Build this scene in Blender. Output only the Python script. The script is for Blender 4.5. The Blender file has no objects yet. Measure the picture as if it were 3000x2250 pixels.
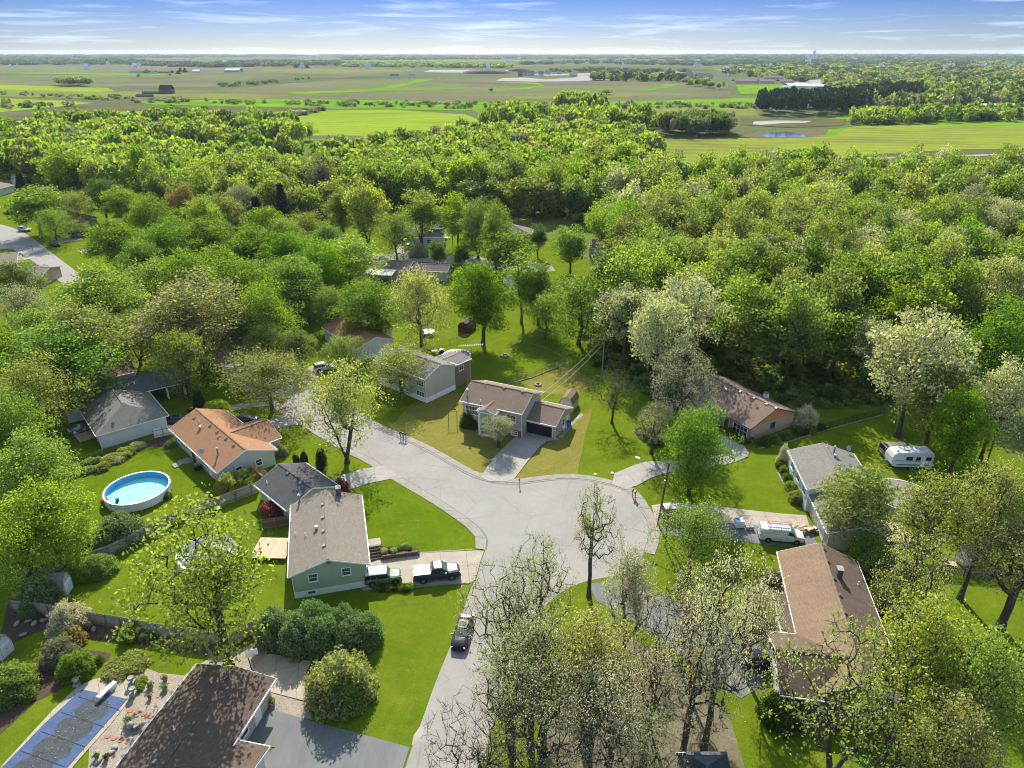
import bpy, math, random
import numpy as np
from mathutils import Vector, Matrix
R = math.radians
scene = bpy.context.scene
col = scene.collection
# ------------------------------------------------------------------ camera
CAM_H = 60.0
FOC = 2065.0                                   # focal length in photograph pixels (3000 wide)
PITCH = math.atan((1125 - 149) / FOC)
cam_data = bpy.data.cameras.new('camera')
cam = bpy.data.objects.new('camera', cam_data)
col.objects.link(cam)
cam.location = (0, 0, CAM_H)
cam.rotation_euler = (math.pi / 2 - PITCH, 0, 0)
cam_data.sensor_width = 36.0
cam_data.lens = 36.0 * FOC / 3000
cam_data.clip_start = 0.5
cam_data.clip_end = 60000
scene.camera = cam
# ------------------------------------------------------------------ sky
SUN_EL = R(37)
SUN_AZ = R(-5)                                 # from +Y (view direction) towards +X
world = bpy.data.worlds.new('World')
scene.world = world
world.use_nodes = True
nt = world.node_tree
nt.nodes.clear()
def wn(t, **k):
    n = nt.nodes.new(t)
    for a, b in k.items(): setattr(n, a, b)
    return n
wl = nt.links.new
w_out = wn('ShaderNodeOutputWorld'); w_bg = wn('ShaderNodeBackground')
sky = wn('ShaderNodeTexSky', sky_type='NISHITA', sun_disc=False)
sky.sun_elevation = SUN_EL
sky.sun_rotation = SUN_AZ
sky.altitude = 200; sky.air_density = 1.0; sky.dust_density = 0.4; sky.ozone_density = 2.0
w_tc = wn('ShaderNodeTexCoord')
w_sep = wn('ShaderNodeSeparateXYZ'); wl(w_tc.outputs['Generated'], w_sep.inputs[0])
w_map = wn('ShaderNodeMapRange'); w_map.inputs['From Min'].default_value = 0.0; w_map.inputs['From Max'].default_value = 0.5
wl(w_sep.outputs['Z'], w_map.inputs['Value'])
w_ramp = wn('ShaderNodeValToRGB')
cr = w_ramp.color_ramp
SKY_STOPS = [(0.0, (0.178, 0.23, 0.345)), (0.03, (0.142, 0.19, 0.325)), (0.07, (0.10, 0.146, 0.298)), (0.12, (0.057, 0.101, 0.268)), (0.16, (0.042, 0.087, 0.256)), (0.4, (0.70, 0.70, 0.70)), (1.0, (1.15, 1.04, 0.88))]
while len(cr.elements) < len(SKY_STOPS): cr.elements.new(0.5)
for e_, (p_, c_) in zip(cr.elements, SKY_STOPS): e_.position = p_; e_.color = (*c_, 1)
wl(w_map.outputs[0], w_ramp.inputs[0])
w_mul = wn('ShaderNodeMix', data_type='RGBA', blend_type='MULTIPLY'); w_mul.inputs[0].default_value = 1
wl(sky.outputs[0], w_mul.inputs[6]); wl(w_ramp.outputs[0], w_mul.inputs[7])
# cirrus: streaks on a plane high above (direction / z), stretched along x
w_div = wn('ShaderNodeMath', operation='ADD'); w_div.inputs[1].default_value = 0.012; wl(w_sep.outputs['Z'], w_div.inputs[0])
w_cx = wn('ShaderNodeMath', operation='MULTIPLY'); wl(w_sep.outputs['X'], w_cx.inputs[0]); w_cx.inputs[1].default_value = 5.0
w_cz = wn('ShaderNodeMath', operation='MULTIPLY'); wl(w_sep.outputs['Z'], w_cz.inputs[0]); w_cz.inputs[1].default_value = 85.0
w_cmb = wn('ShaderNodeCombineXYZ'); wl(w_cx.outputs[0], w_cmb.inputs[0]); wl(w_cz.outputs[0], w_cmb.inputs[1]); wl(w_sep.outputs['Y'], w_cmb.inputs[2])
w_rot = wn('ShaderNodeMapping'); w_rot.inputs['Rotation'].default_value = (0, 0, R(9)); w_rot.inputs['Location'].default_value = (3.1, 0.4, 0); wl(w_cmb.outputs[0], w_rot.inputs[0])
w_n1 = wn('ShaderNodeTexNoise'); w_n1.inputs['Scale'].default_value = 1.3; w_n1.inputs['Detail'].default_value = 7; w_n1.inputs['Roughness'].default_value = 0.62; w_n1.inputs['Distortion'].default_value = 0.35
wl(w_rot.outputs[0], w_n1.inputs['Vector'])
w_cr = wn('ShaderNodeMapRange'); w_cr.inputs['From Min'].default_value = 0.52; w_cr.inputs['From Max'].default_value = 0.8; w_cr.inputs['To Max'].default_value = 0.6
wl(w_n1.outputs['Fac'], w_cr.inputs['Value'])
w_cm = wn('ShaderNodeMix', data_type='RGBA'); wl(w_cr.outputs[0], w_cm.inputs[0]); wl(w_mul.outputs[2], w_cm.inputs[6]); w_cm.inputs[7].default_value = (3.8, 4.4, 5.2, 1)
wl(w_cm.outputs[2], w_bg.inputs[0])
w_bg.inputs[1].default_value = 0.15
wl(w_bg.outputs[0], w_out.inputs[0])
# ------------------------------------------------------------------ sun
sd = bpy.data.lights.new('sun', 'SUN'); sd.energy = 4.0; sd.angle = R(0.55); sd.color = (1.0, 0.95, 0.86)
so = bpy.data.objects.new('sun', sd); col.objects.link(so)
sun_dir = Vector((math.sin(SUN_AZ) * math.cos(SUN_EL), math.cos(SUN_AZ) * math.cos(SUN_EL), math.sin(SUN_EL)))
so.rotation_euler = sun_dir.to_track_quat('Z', 'Y').to_euler()
so.location = (0, 200, 200)
# ------------------------------------------------------------------ exposure
scene.view_settings.view_transform = 'Standard'; scene.view_settings.look = 'None'
scene.view_settings.exposure = 1.16; scene.view_settings.gamma = 1; scene.view_settings.use_curve_mapping = False
scene.render.engine = 'CYCLES'
cy = scene.cycles
cy.max_bounces = 6; cy.diffuse_bounces = 4; cy.glossy_bounces = 3; cy.transmission_bounces = 4; cy.volume_bounces = 0
cy.transparent_max_bounces = 6
cy.use_denoising = True
cy.filter_width = 1.1
try: cy.denoising_prefilter = 'FAST'
except Exception: pass
cy.caustics_reflective = False; cy.caustics_refractive = False
# ------------------------------------------------------------------ pixel -> ground point (the photograph's own survey)
_sp, _cp = math.sin(PITCH), math.cos(PITCH)
def S(u, v, h=0.0):
    """world x, y of the point at height h that the photograph shows at (u, v)"""
    a = (u - 1500) / FOC; t = (v - 1125) / FOC
    z = (CAM_H - h) / (_sp + t * _cp)
    return (z * a, z * (_cp - t * _sp))
def mk(ox, oy, s): return lambda x, y, h=0.0: S(ox + x / s, oy + y / s, h)
zA = mk(0, 950, 2.4578); zB = mk(700, 1250, 2.765); zC = mk(0, 1550, 2.37); zD = mk(700, 1650, 2.765); zE = mk(1200, 1000, 2.765)
zF = mk(1800, 1050, 2.765); zG = mk(2200, 1200, 2.765); zH = mk(2000, 1550, 2.212); zI = mk(0, 450, 2.212); zJ = mk(900, 550, 2.4578)
zK = mk(1700, 450, 1.7015); zL = mk(0, 0, 2.212); zM = mk(1000, 0, 2.212); zN = mk(2000, 0, 2.212); zZ = mk(0, 0, .73733)
def height_at(xy, v):
    """height above xy of the point the photograph shows at row v (D rows)"""
    t = (v / .73733 - 1125) / FOC
    return CAM_H - xy[1] * (_sp + t * _cp) / (_cp - t * _sp)
# ------------------------------------------------------------------ mesh helpers
def link(o, parent=None):
    col.objects.link(o)
    if parent is not None: o.parent = parent
    return o
def tag(o, label=None, cat=None, group=None, kind=None):
    if label: o['label'] = label
    if cat: o['category'] = cat
    if group: o['group'] = group
    if kind: o['kind'] = kind
    return o
def thing(name, label, cat, loc=(0, 0, 0), rz=0.0, group=None):
    o = bpy.data.objects.new(name, None); o.empty_display_size = 0.3
    col.objects.link(o); o.location = loc; o.rotation_euler = (0, 0, rz)
    return tag(o, label, cat, group)
class MB:
    def __init__(s): s.v = []; s.f = []; s.m = []; s.cur = 0; s.smooth = False; s.sm = []
    def add(s, vs, fs, M=None):
        b = len(s.v)
        if M is not None: vs = [tuple(M @ Vector(p)) for p in vs]
        s.v += [tuple(p) for p in vs]
        for f in fs: s.f.append([b + i for i in f]); s.m.append(s.cur); s.sm.append(s.smooth)
        return s
    def box(s, c, d, rz=0.0, M=None):
        x, y, z = d[0] / 2, d[1] / 2, d[2] / 2
        ca, sa = math.cos(rz), math.sin(rz)
        vs = [(c[0] + ca * px - sa * py, c[1] + sa * px + ca * py, c[2] + pz) for pz in (-z, z) for px, py in ((-x, -y), (x, -y), (x, y), (-x, y))]
        return s.add(vs, [(3, 2, 1, 0), (4, 5, 6, 7), (0, 1, 5, 4), (1, 2, 6, 5), (2, 3, 7, 6), (3, 0, 4, 7)], M)
    def b2(s, lo, hi, M=None):
        return s.box([(a + b) / 2 for a, b in zip(lo, hi)], [b - a for a, b in zip(lo, hi)], 0, M)
    def prism(s, poly, z0, z1, M=None):
        n = len(poly)
        ar = sum(poly[i][0] * poly[(i + 1) % n][1] - poly[(i + 1) % n][0] * poly[i][1] for i in range(n))
        if ar < 0: poly = poly[::-1]
        vs = [(p[0], p[1], z0) for p in poly] + [(p[0], p[1], z1) for p in poly]
        fs = [tuple(range(n - 1, -1, -1)), tuple(range(n, 2 * n))] + [(i, (i + 1) % n, n + (i + 1) % n, n + i) for i in range(n)]
        return s.add(vs, fs, M)
    def hull(s, top, bot, M=None):
        """solid between two matching loops (top loop counter-clockwise seen from outside)"""
        n = len(top)
        return s.add(list(bot) + list(top), [tuple(range(n - 1, -1, -1)), tuple(range(n, 2 * n))] + [(i, (i + 1) % n, n + (i + 1) % n, n + i) for i in range(n)], M)
    def tube(s, p, q, r0, r1=None, n=6, caps=True):
        r1 = r0 if r1 is None else r1
        p, q = Vector(p), Vector(q); d = (q - p)
        if d.length < 1e-6: return s
        d.normalize(); a = d.orthogonal().normalized(); b = d.cross(a)
        vs = []
        for c, r in ((p, r0), (q, r1)):
            for i in range(n):
                t = 2 * math.pi * i / n; vs.append(c + a * (math.cos(t) * r) + b * (math.sin(t) * r))
        fs = [(i, (i + 1) % n, n + (i + 1) % n, n + i) for i in range(n)]
        if caps: fs += [tuple(range(n - 1, -1, -1)), tuple(range(n, 2 * n))]
        return s.add(vs, fs)
    def path(s, pts, r, n=5):
        for a, b in zip(pts, pts[1:]): s.tube(a, b, r, r, n)
        return s
    def lathe(s, prof, n=16, c=(0, 0, 0)):
        vs = []; k = len(prof)
        for i in range(n):
            t = 2 * math.pi * i / n
            for r, z in prof: vs.append((c[0] + r * math.cos(t), c[1] + r * math.sin(t), c[2] + z))
        fs = []
        for i in range(n):
            j = (i + 1) % n
            for a in range(k - 1): fs.append((i * k + a, j * k + a, j * k + a + 1, i * k + a + 1))
        return s.add(vs, fs)
    def sheet(s, poly, z=0.0):
        n = len(poly)
        ar = sum(poly[i][0] * poly[(i + 1) % n][1] - poly[(i + 1) % n][0] * poly[i][1] for i in range(n))
        if ar < 0: poly = poly[::-1]
        return s.add([(p[0], p[1], z) for p in poly], [tuple(range(n))])
    def build(s, name, mats, parent=None):
        me = bpy.data.meshes.new(name)
        me.from_pydata(s.v, [], s.f)
        if not isinstance(mats, (list, tuple)): mats = [mats]
        for m in mats: me.materials.append(m)
        if len(mats) > 1: me.polygons.foreach_set('material_index', s.m)
        if any(s.sm): me.polygons.foreach_set('use_smooth', s.sm)
        me.update()
        auto_uv(me)
        return link(bpy.data.objects.new(name, me), parent)
def auto_uv(me):
    uvl = me.uv_layers.new(name='uv')
    uv = np.zeros((len(me.loops), 2), np.float32)
    co = np.zeros(len(me.vertices) * 3, np.float32); me.vertices.foreach_get('co', co); co = co.reshape(-1, 3)
    vi = np.zeros(len(me.loops), np.int32); me.loops.foreach_get('vertex_index', vi)
    nl = np.zeros(len(me.polygons) * 3, np.float32); me.polygons.foreach_get('normal', nl); nl = nl.reshape(-1, 3)
    lt = np.zeros(len(me.polygons), np.int32); me.polygons.foreach_get('loop_total', lt)
    n = np.repeat(nl, lt, axis=0)
    flat = np.abs(n[:, 2]) > 0.995
    t1 = np.stack([-n[:, 1], n[:, 0], np.zeros(len(n))], 1); ln = np.linalg.norm(t1, axis=1); ln[ln == 0] = 1; t1 /= ln[:, None]
    t1[flat] = (1, 0, 0)
    t2 = np.cross(n, t1); t2[flat] = (0, 1, 0)
    p = co[vi]
    uv[:, 0] = (p * t1).sum(1); uv[:, 1] = (p * t2).sum(1)
    uvl.data.foreach_set('uv', uv.ravel())
def copy_tree(o, parent=None):
    c = o.copy(); col.objects.link(c)
    if parent is not None: c.parent = parent
    for ch in [k for k in o.children]: copy_tree(ch, c)
    return c
def copy_of(o, loc, rz, label=None, group=None):
    c = copy_tree(o); c.location = loc; c.rotation_euler = (0, 0, rz)
    if label: c['label'] = label
    if group: c['group'] = group
    return c
# ------------------------------------------------------------------ material helpers
class NT:
    def __init__(s, name):
        s.mat = bpy.data.materials.new(name); s.mat.use_nodes = True
        s.t = s.mat.node_tree; s.t.nodes.clear()
        s.out = s.n('ShaderNodeOutputMaterial')
    def n(s, t, **k):
        x = s.t.nodes.new(t)
        for a, b in k.items():
            if a == 'i':
                for kk, vv in b.items():
                    x.inputs[kk].default_value = vv
            else: setattr(x, a, b)
        return x
    def l(s, a, b): s.t.links.new(a, b)
    def noise(s, vec, scale, detail=4, rough=0.55, dist=0.0):
        x = s.n('ShaderNodeTexNoise'); x.inputs['Scale'].default_value = scale; x.inputs['Detail'].default_value = detail
        x.inputs['Roughness'].default_value = rough; x.inputs['Distortion'].default_value = dist
        if vec is not None: s.l(vec, x.inputs['Vector'])
        return x.outputs['Fac']
    def ramp(s, f, stops):
        x = s.n('ShaderNodeValToRGB'); e = x.color_ramp.elements
        while len(e) < len(stops): e.new(0.5)
        for a, (p, c) in zip(e, stops): a.position = p; a.color = (*c, 1) if len(c) == 3 else c
        s.l(f, x.inputs[0]); return x.outputs[0]
    def rng(s, f, a, b, c=0.0, d=1.0):
        x = s.n('ShaderNodeMapRange'); s.l(f, x.inputs[0])
        for i, v in zip((1, 2, 3, 4), (a, b, c, d)): x.inputs[i].default_value = v
        return x.outputs[0]
    def mix(s, f, a, b, mode='MIX'):
        x = s.n('ShaderNodeMix', data_type='RGBA', blend_type=mode)
        for sock, v in ((x.inputs[0], f), (x.inputs[6], a), (x.inputs[7], b)):
            if isinstance(v, (int, float)): sock.default_value = v
            elif isinstance(v, tuple): sock.default_value = (*v, 1) if len(v) == 3 else v
            else: s.l(v, sock)
        return x.outputs[2]
    def math(s, op, a, b=0.0):
        x = s.n('ShaderNodeMath', operation=op)
        for sock, v in ((x.inputs[0], a), (x.inputs[1], b)):
            if isinstance(v, (int, float)): sock.default_value = v
            else: s.l(v, sock)
        return x.outputs[0]
    def mapping(s, vec, scale=(1, 1, 1), rot=(0, 0, 0), loc=(0, 0, 0)):
        x = s.n('ShaderNodeMapping'); x.inputs['Scale'].default_value = scale; x.inputs['Rotation'].default_value = rot; x.inputs['Location'].default_value = loc
        s.l(vec, x.inputs[0]); return x.outputs[0]
    def obj(s): return s.n('ShaderNodeTexCoord').outputs['Object']
    def uv(s): return s.n('ShaderNodeTexCoord').outputs['UV']
    def pos(s): return s.n('ShaderNodeNewGeometry').outputs['Position']
    def bsdf(s, color, rough=0.8, metal=0.0, spec=0.3, bump=None, bstr=0.3, bdist=0.02):
        x = s.n('ShaderNodeBsdfPrincipled')
        for k, v in (('Base Color', color), ('Roughness', rough), ('Metallic', metal), ('Specular IOR Level', spec)):
            if isinstance(v, (int, float)): x.inputs[k].default_value = v
            elif isinstance(v, tuple): x.inputs[k].default_value = (*v, 1) if len(v) == 3 else v
            else: s.l(v, x.inputs[k])
        if bump is not None:
            b = s.n('ShaderNodeBump'); b.inputs['Strength'].default_value = bstr; b.inputs['Distance'].default_value = bdist
            s.l(bump, b.inputs['Height']); s.l(b.outputs[0], x.inputs['Normal'])
        s.l(x.outputs[0], s.out.inputs[0]); return s.mat
M = {}
def simple(name, c, rough=0.7, metal=0.0, spec=0.3, var=0.12, sc=1.5, bump=True):
    """a painted or plain surface with slight mottling, dust and grain"""
    t = NT(name); v = t.obj()
    f = t.noise(v, sc, 5, 0.65)
    c1 = tuple(max(0, x * (1 - var)) for x in c); c2 = tuple(min(1, x * (1 + var)) for x in c)
    colr = t.ramp(f, [(0.3, c1), (0.7, c2)])
    M[name] = t.bsdf(colr, rough, metal, spec, t.noise(v, 25, 2) if bump else None, 0.15, 0.01)
    return M[name]
def shingle(name, a, b, rowh=0.15, streak=0.25):
    t = NT(name); uv = t.uv()
    br = t.n('ShaderNodeTexBrick'); t.l(uv, br.inputs['Vector'])
    for k, v in (('Scale', 1.0), ('Mortar Size', 0.008), ('Mortar Smooth', 0.4), ('Bias', 0.0), ('Brick Width', 0.32), ('Row Height', rowh)): br.inputs[k].default_value = v
    br.inputs['Color1'].default_value = (*a, 1); br.inputs['Color2'].default_value = (*b, 1); br.inputs['Mortar'].default_value = (*[x * 0.55 for x in a], 1)
    n1 = t.noise(t.mapping(uv, (0.5, 0.12, 1)), 1.0, 6, 0.7)
    n2 = t.noise(uv, 9.0, 3, 0.7)
    c = t.mix(t.rng(n1, 0.35, 0.75, 0, streak), br.outputs['Color'], tuple(x * 0.45 for x in a))
    c = t.mix(t.rng(n2, 0.3, 0.8, 0, 0.35), c, tuple(min(1, x * 1.5) for x in b))
    M[name] = t.bsdf(c, 0.95, 0, 0.06, br.outputs['Fac'], 0.35, 0.01)
    return M[name]
def siding(name, c, step=0.2, vertical=False, dirt=0.25):
    t = NT(name); uv = t.uv(); s = t.n('ShaderNodeSeparateXYZ'); t.l(uv, s.inputs[0])
    f = t.math('FRACT', t.math('DIVIDE', s.outputs[0 if vertical else 1], step))
    edge = t.rng(f, 0.0, 0.12, 0.0, 1.0)
    n = t.noise(t.mapping(uv, (0.6, 0.25, 1)), 1.2, 6, 0.7)
    base = t.mix(t.rng(n, 0.4, 0.8, 0, dirt), c, tuple(x * 0.7 for x in c))
    cc = t.mix(edge, tuple(x * 0.55 for x in c), base)
    M[name] = t.bsdf(cc, 0.6, 0, 0.3, f, 0.4, 0.02)
    return M[name]
def brickmat(name, a, b, mortar):
    t = NT(name); uv = t.uv(); br = t.n('ShaderNodeTexBrick'); t.l(uv, br.inputs['Vector'])
    for k, v in (('Scale', 1.0), ('Mortar Size', 0.012), ('Brick Width', 0.22), ('Row Height', 0.075)): br.inputs[k].default_value = v
    br.inputs['Color1'].default_value = (*a, 1); br.inputs['Color2'].default_value = (*b, 1); br.inputs['Mortar'].default_value = (*mortar, 1)
    c = t.mix(t.rng(t.noise(uv, 1.1, 5, 0.7), 0.35, 0.75, 0, 0.5), br.outputs['Color'], tuple(x * 0.6 for x in a))
    M[name] = t.bsdf(c, 0.85, 0, 0.2, br.outputs['Fac'], 0.4, 0.01)
    return M[name]
def concrete(name, a, b, grime=0.5, sc=0.5):
    t = NT(name); p = t.pos()
    c = t.ramp(t.noise(p, sc, 7, 0.65), [(0.3, a), (0.7, b)])
    c = t.mix(t.rng(t.noise(p, 4.0, 6, 0.75), 0.5, 0.85, 0, grime), c, tuple(x * 0.5 for x in a))
    c = t.mix(t.rng(t.noise(p, 0.13, 4, 0.6), 0.45, 0.7, 0, 0.3), c, tuple(x * 0.72 for x in b))
    vo = t.n('ShaderNodeTexVoronoi', feature='DISTANCE_TO_EDGE'); vo.inputs['Scale'].default_value = 0.22
    wv = t.mix(0.35, p, t.n('ShaderNodeTexNoise', i={'Scale': 0.7, 'Detail': 5}).outputs['Color'], 'ADD'); t.l(wv, vo.inputs['Vector'])
    c = t.mix(t.math('MULTIPLY', t.rng(vo.outputs['Distance'], 0.001, 0.006, 0.5, 0.0), t.rng(t.noise(p, 0.25, 2), 0.5, 0.6)), c, tuple(x * 0.35 for x in a))
    M[name] = t.bsdf(c, 0.95, 0, 0.06, t.noise(p, 12, 4), 0.2, 0.01)
    return M[name]
def glossy_paint(name, c, rough=0.25, metal=0.3, coat=0.8):
    t = NT(name); v = t.obj()
    cc = t.ramp(t.noise(v, 2.5, 4, 0.6), [(0.3, tuple(x * 0.9 for x in c)), (0.7, tuple(min(1, x * 1.08) for x in c))])
    m = t.bsdf(cc, rough, metal, 0.25)
    pb = [n for n in t.t.nodes if n.type == 'BSDF_PRINCIPLED'][0]
    pb.inputs['Coat Weight'].default_value = coat; pb.inputs['Coat Roughness'].default_value = 0.06
    M[name] = m; return m
# ------------------------------------------------------------------ ground materials
def grassmat(name, a, b, c, sc=1.0, stripe=0.0, rot=0.0, patch=0.45):
    t = NT(name); p = t.pos()
    f1 = t.noise(p, 0.22 * sc, 6, 0.62, 0.4)
    f2 = t.noise(p, 1.1 * sc, 7, 0.78)
    f3 = t.noise(p, 14.0, 3, 0.7)
    colr = t.ramp(f1, [(0.28, a), (0.52, b), (0.74, c)])
    colr = t.mix(t.rng(f2, 0.42, 0.72, 0, patch), colr, tuple(x * 0.55 for x in a))
    colr = t.mix(t.rng(f3, 0.35, 0.75, 0, 0.6), colr, tuple(min(1, x * 1.35) for x in b))
    dry = t.noise(p, 0.7, 5, 0.7, 1.0)
    colr = t.mix(t.rng(dry, 0.55, 0.72, 0, patch), colr, (c[0] * 1.5 + 0.03, c[1] * 1.05, c[2] * 1.6 + 0.01))
    if stripe:
        w = t.n('ShaderNodeTexWave', wave_type='BANDS', bands_direction='X'); w.inputs['Scale'].default_value = 0.28; w.inputs['Distortion'].default_value = 1.2; w.inputs['Detail'].default_value = 2
        t.l(t.mapping(p, rot=(0, 0, rot)), w.inputs['Vector'])
        colr = t.mix(t.rng(w.outputs['Fac'], 0.2, 0.8, 0, stripe), colr, tuple(x * 0.7 for x in b))
    M[name] = t.bsdf(colr, 0.95, 0, 0.0, t.noise(p, 9.0, 5, 0.75), 0.9, 0.09)
    return M[name]
grassmat('lawn', (0.075, 0.118, 0.007), (0.110, 0.155, 0.009), (0.150, 0.190, 0.016), 1.0, 0.08, 0.3)
grassmat('lawn_dry', (0.140, 0.145, 0.025), (0.185, 0.170, 0.036), (0.220, 0.192, 0.050), 1.3, 0.08, 0.6)
grassmat('lawn_lush', (0.068, 0.115, 0.006), (0.098, 0.150, 0.007), (0.135, 0.182, 0.012), 0.8, 0.1, -0.35)
grassmat('rough_grass', (0.075, 0.120, 0.018), (0.100, 0.160, 0.025), (0.140, 0.190, 0.040), 1.4, patch=0.6)
grassmat('litter', (0.13, 0.11, 0.06), (0.17, 0.15, 0.085), (0.23, 0.19, 0.13), 2.0, patch=0.7)
grassmat('wood_floor', (0.09, 0.10, 0.03), (0.12, 0.15, 0.035), (0.15, 0.20, 0.045), 1.2, patch=0.7)
def fieldmat(name, stops, sc, fine=0.02, row=0.0, rot=0.2):
    t = NT(name); p = t.pos()
    colr = t.ramp(t.noise(t.mapping(p, (0.55, 1.0, 1), (0, 0, rot)), sc, 8, 0.66, 0.9), stops)
    colr = t.mix(t.rng(t.noise(p, sc * 9, 5, 0.75), 0.35, 0.75, 0, 0.35), colr, tuple(x * 0.68 for x in stops[0][1]))
    w = t.n('ShaderNodeTexWave', wave_type='BANDS', bands_direction='Y'); w.inputs['Scale'].default_value = 0.018; w.inputs['Distortion'].default_value = 3; w.inputs['Detail'].default_value = 4; w.inputs['Detail Scale'].default_value = 0.5
    t.l(t.mapping(p, rot=(0, 0, rot)), w.inputs['Vector'])
    colr = t.mix(t.rng(w.outputs['Fac'], 0.3, 0.9, 0, 0.22), colr, tuple(min(1, x * 1.25) for x in stops[-1][1]))
    M[name] = t.bsdf(colr, 0.95, 0, 0.0)
    return M[name]
fieldmat('plain', [(0.34, (0.05, 0.065, 0.03)), (0.44, (0.11, 0.11, 0.06)), (0.5, (0.09, 0.135, 0.03)), (0.56, (0.13, 0.125, 0.07)), (0.66, (0.16, 0.16, 0.09))], 0.0012)
fieldmat('field_brown', [(0.33, (0.085, 0.08, 0.045)), (0.45, (0.135, 0.125, 0.07)), (0.53, (0.125, 0.15, 0.04)), (0.60, (0.16, 0.15, 0.085)), (0.7, (0.20, 0.185, 0.115))], 0.0045)
fieldmat('field_mix', [(0.32, (0.099, 0.083, 0.041)), (0.45, (0.165, 0.141, 0.064)), (0.55, (0.173, 0.198, 0.035)), (0.72, (0.165, 0.248, 0.029))], 0.008)
fieldmat('field_green', [(0.3, (0.157, 0.159, 0.028)), (0.42, (0.171, 0.243, 0.019)), (0.55, (0.202, 0.290, 0.023)), (0.75, (0.272, 0.309, 0.039))], 0.011)
fieldmat('field_right', [(0.3, (0.123, 0.113, 0.044)), (0.42, (0.176, 0.189, 0.035)), (0.55, (0.194, 0.244, 0.026)), (0.75, (0.238, 0.269, 0.035))], 0.016)
fieldmat('meadow', [(0.3, (0.073, 0.143, 0.011)), (0.5, (0.119, 0.242, 0.013)), (0.7, (0.172, 0.308, 0.018))], 0.02)
fieldmat('mud', [(0.3, (0.072, 0.068, 0.032)), (0.5, (0.105, 0.099, 0.045)), (0.7, (0.142, 0.144, 0.052))], 0.02)
fieldmat('pale_dirt', [(0.3, (0.210, 0.192, 0.168)), (0.5, (0.312, 0.294, 0.270)), (0.7, (0.372, 0.360, 0.342))], 0.03)
fieldmat('marsh', [(0.3, (0.10, 0.075, 0.05)), (0.5, (0.16, 0.12, 0.08)), (0.7, (0.10, 0.13, 0.04))], 0.05)
t = NT('pond_water'); M['pond_water'] = t.bsdf((0.10, 0.12, 0.13), 0.08, 0, 0.6, t.noise(t.pos(), 0.6, 3), 0.1, 0.05)
# asphalt with cracks and pale wear
t = NT('asphalt'); p = t.pos()
c = t.ramp(t.noise(p, 0.16, 6, 0.6), [(0.3, (0.270, 0.247, 0.215)), (0.7, (0.335, 0.310, 0.272))])
c = t.mix(t.rng(t.noise(p, 22, 3, 0.8), 0.3, 0.75, 0, 0.35), c, (0.16, 0.155, 0.15))
c = t.mix(t.rng(t.noise(p, 1.1, 6, 0.75), 0.48, 0.75, 0, 0.35), c, (0.37, 0.345, 0.305))
vo = t.n('ShaderNodeTexVoronoi', feature='DISTANCE_TO_EDGE'); vo.inputs['Scale'].default_value = 0.17
wv = t.mix(0.5, p, t.n('ShaderNodeTexNoise', i={'Scale': 0.5, 'Detail': 6}).outputs['Color'], 'ADD'); t.l(wv, vo.inputs['Vector'])
c = t.mix(t.math('MULTIPLY', t.rng(vo.outputs['Distance'], 0.002, 0.009, 0.4, 0.0), t.rng(t.noise(p, 0.11, 2), 0.42, 0.55)), c, (0.07, 0.065, 0.06))
M['asphalt'] = t.bsdf(c, 0.95, 0, 0.05, t.noise(p, 30, 3), 0.3, 0.01)
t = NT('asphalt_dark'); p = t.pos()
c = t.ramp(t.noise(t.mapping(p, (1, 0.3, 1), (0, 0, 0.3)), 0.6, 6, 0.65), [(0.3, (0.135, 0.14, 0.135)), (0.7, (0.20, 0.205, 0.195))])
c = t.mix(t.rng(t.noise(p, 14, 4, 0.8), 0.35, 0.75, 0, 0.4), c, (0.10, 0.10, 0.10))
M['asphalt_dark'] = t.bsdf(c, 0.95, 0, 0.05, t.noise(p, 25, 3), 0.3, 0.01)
concrete('concrete', (0.30, 0.27, 0.23), (0.38, 0.35, 0.30), 0.45)
concrete('concrete_old', (0.25, 0.225, 0.185), (0.34, 0.31, 0.26), 0.6, 0.8)
concrete('concrete_tan', (0.33, 0.28, 0.215), (0.41, 0.355, 0.28), 0.4, 0.7)
# mulch, gravel
t = NT('mulch'); p = t.pos()
c = t.ramp(t.noise(p, 6, 6, 0.8), [(0.3, (0.05, 0.03, 0.022)), (0.55, (0.10, 0.065, 0.045)), (0.75, (0.17, 0.13, 0.10))])
M['mulch'] = t.bsdf(c, 0.95, 0, 0.1, t.noise(p, 14, 4, 0.8), 0.8, 0.06)
t = NT('gravel'); p = t.pos(); vo = t.n('ShaderNodeTexVoronoi'); vo.inputs['Scale'].default_value = 9; t.l(p, vo.inputs['Vector'])
c = t.mix(0.6, t.ramp(vo.outputs['Color'], [(0.1, (0.16, 0.13, 0.10)), (0.5, (0.30, 0.25, 0.19)), (0.9, (0.42, 0.37, 0.29))]), t.ramp(t.noise(p, 0.8, 5), [(0.3, (0.23, 0.19, 0.145)), (0.7, (0.34, 0.29, 0.22))]))
M['gravel'] = t.bsdf(c, 0.95, 0, 0.1, vo.outputs['Distance'], 0.6, 0.03)
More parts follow.
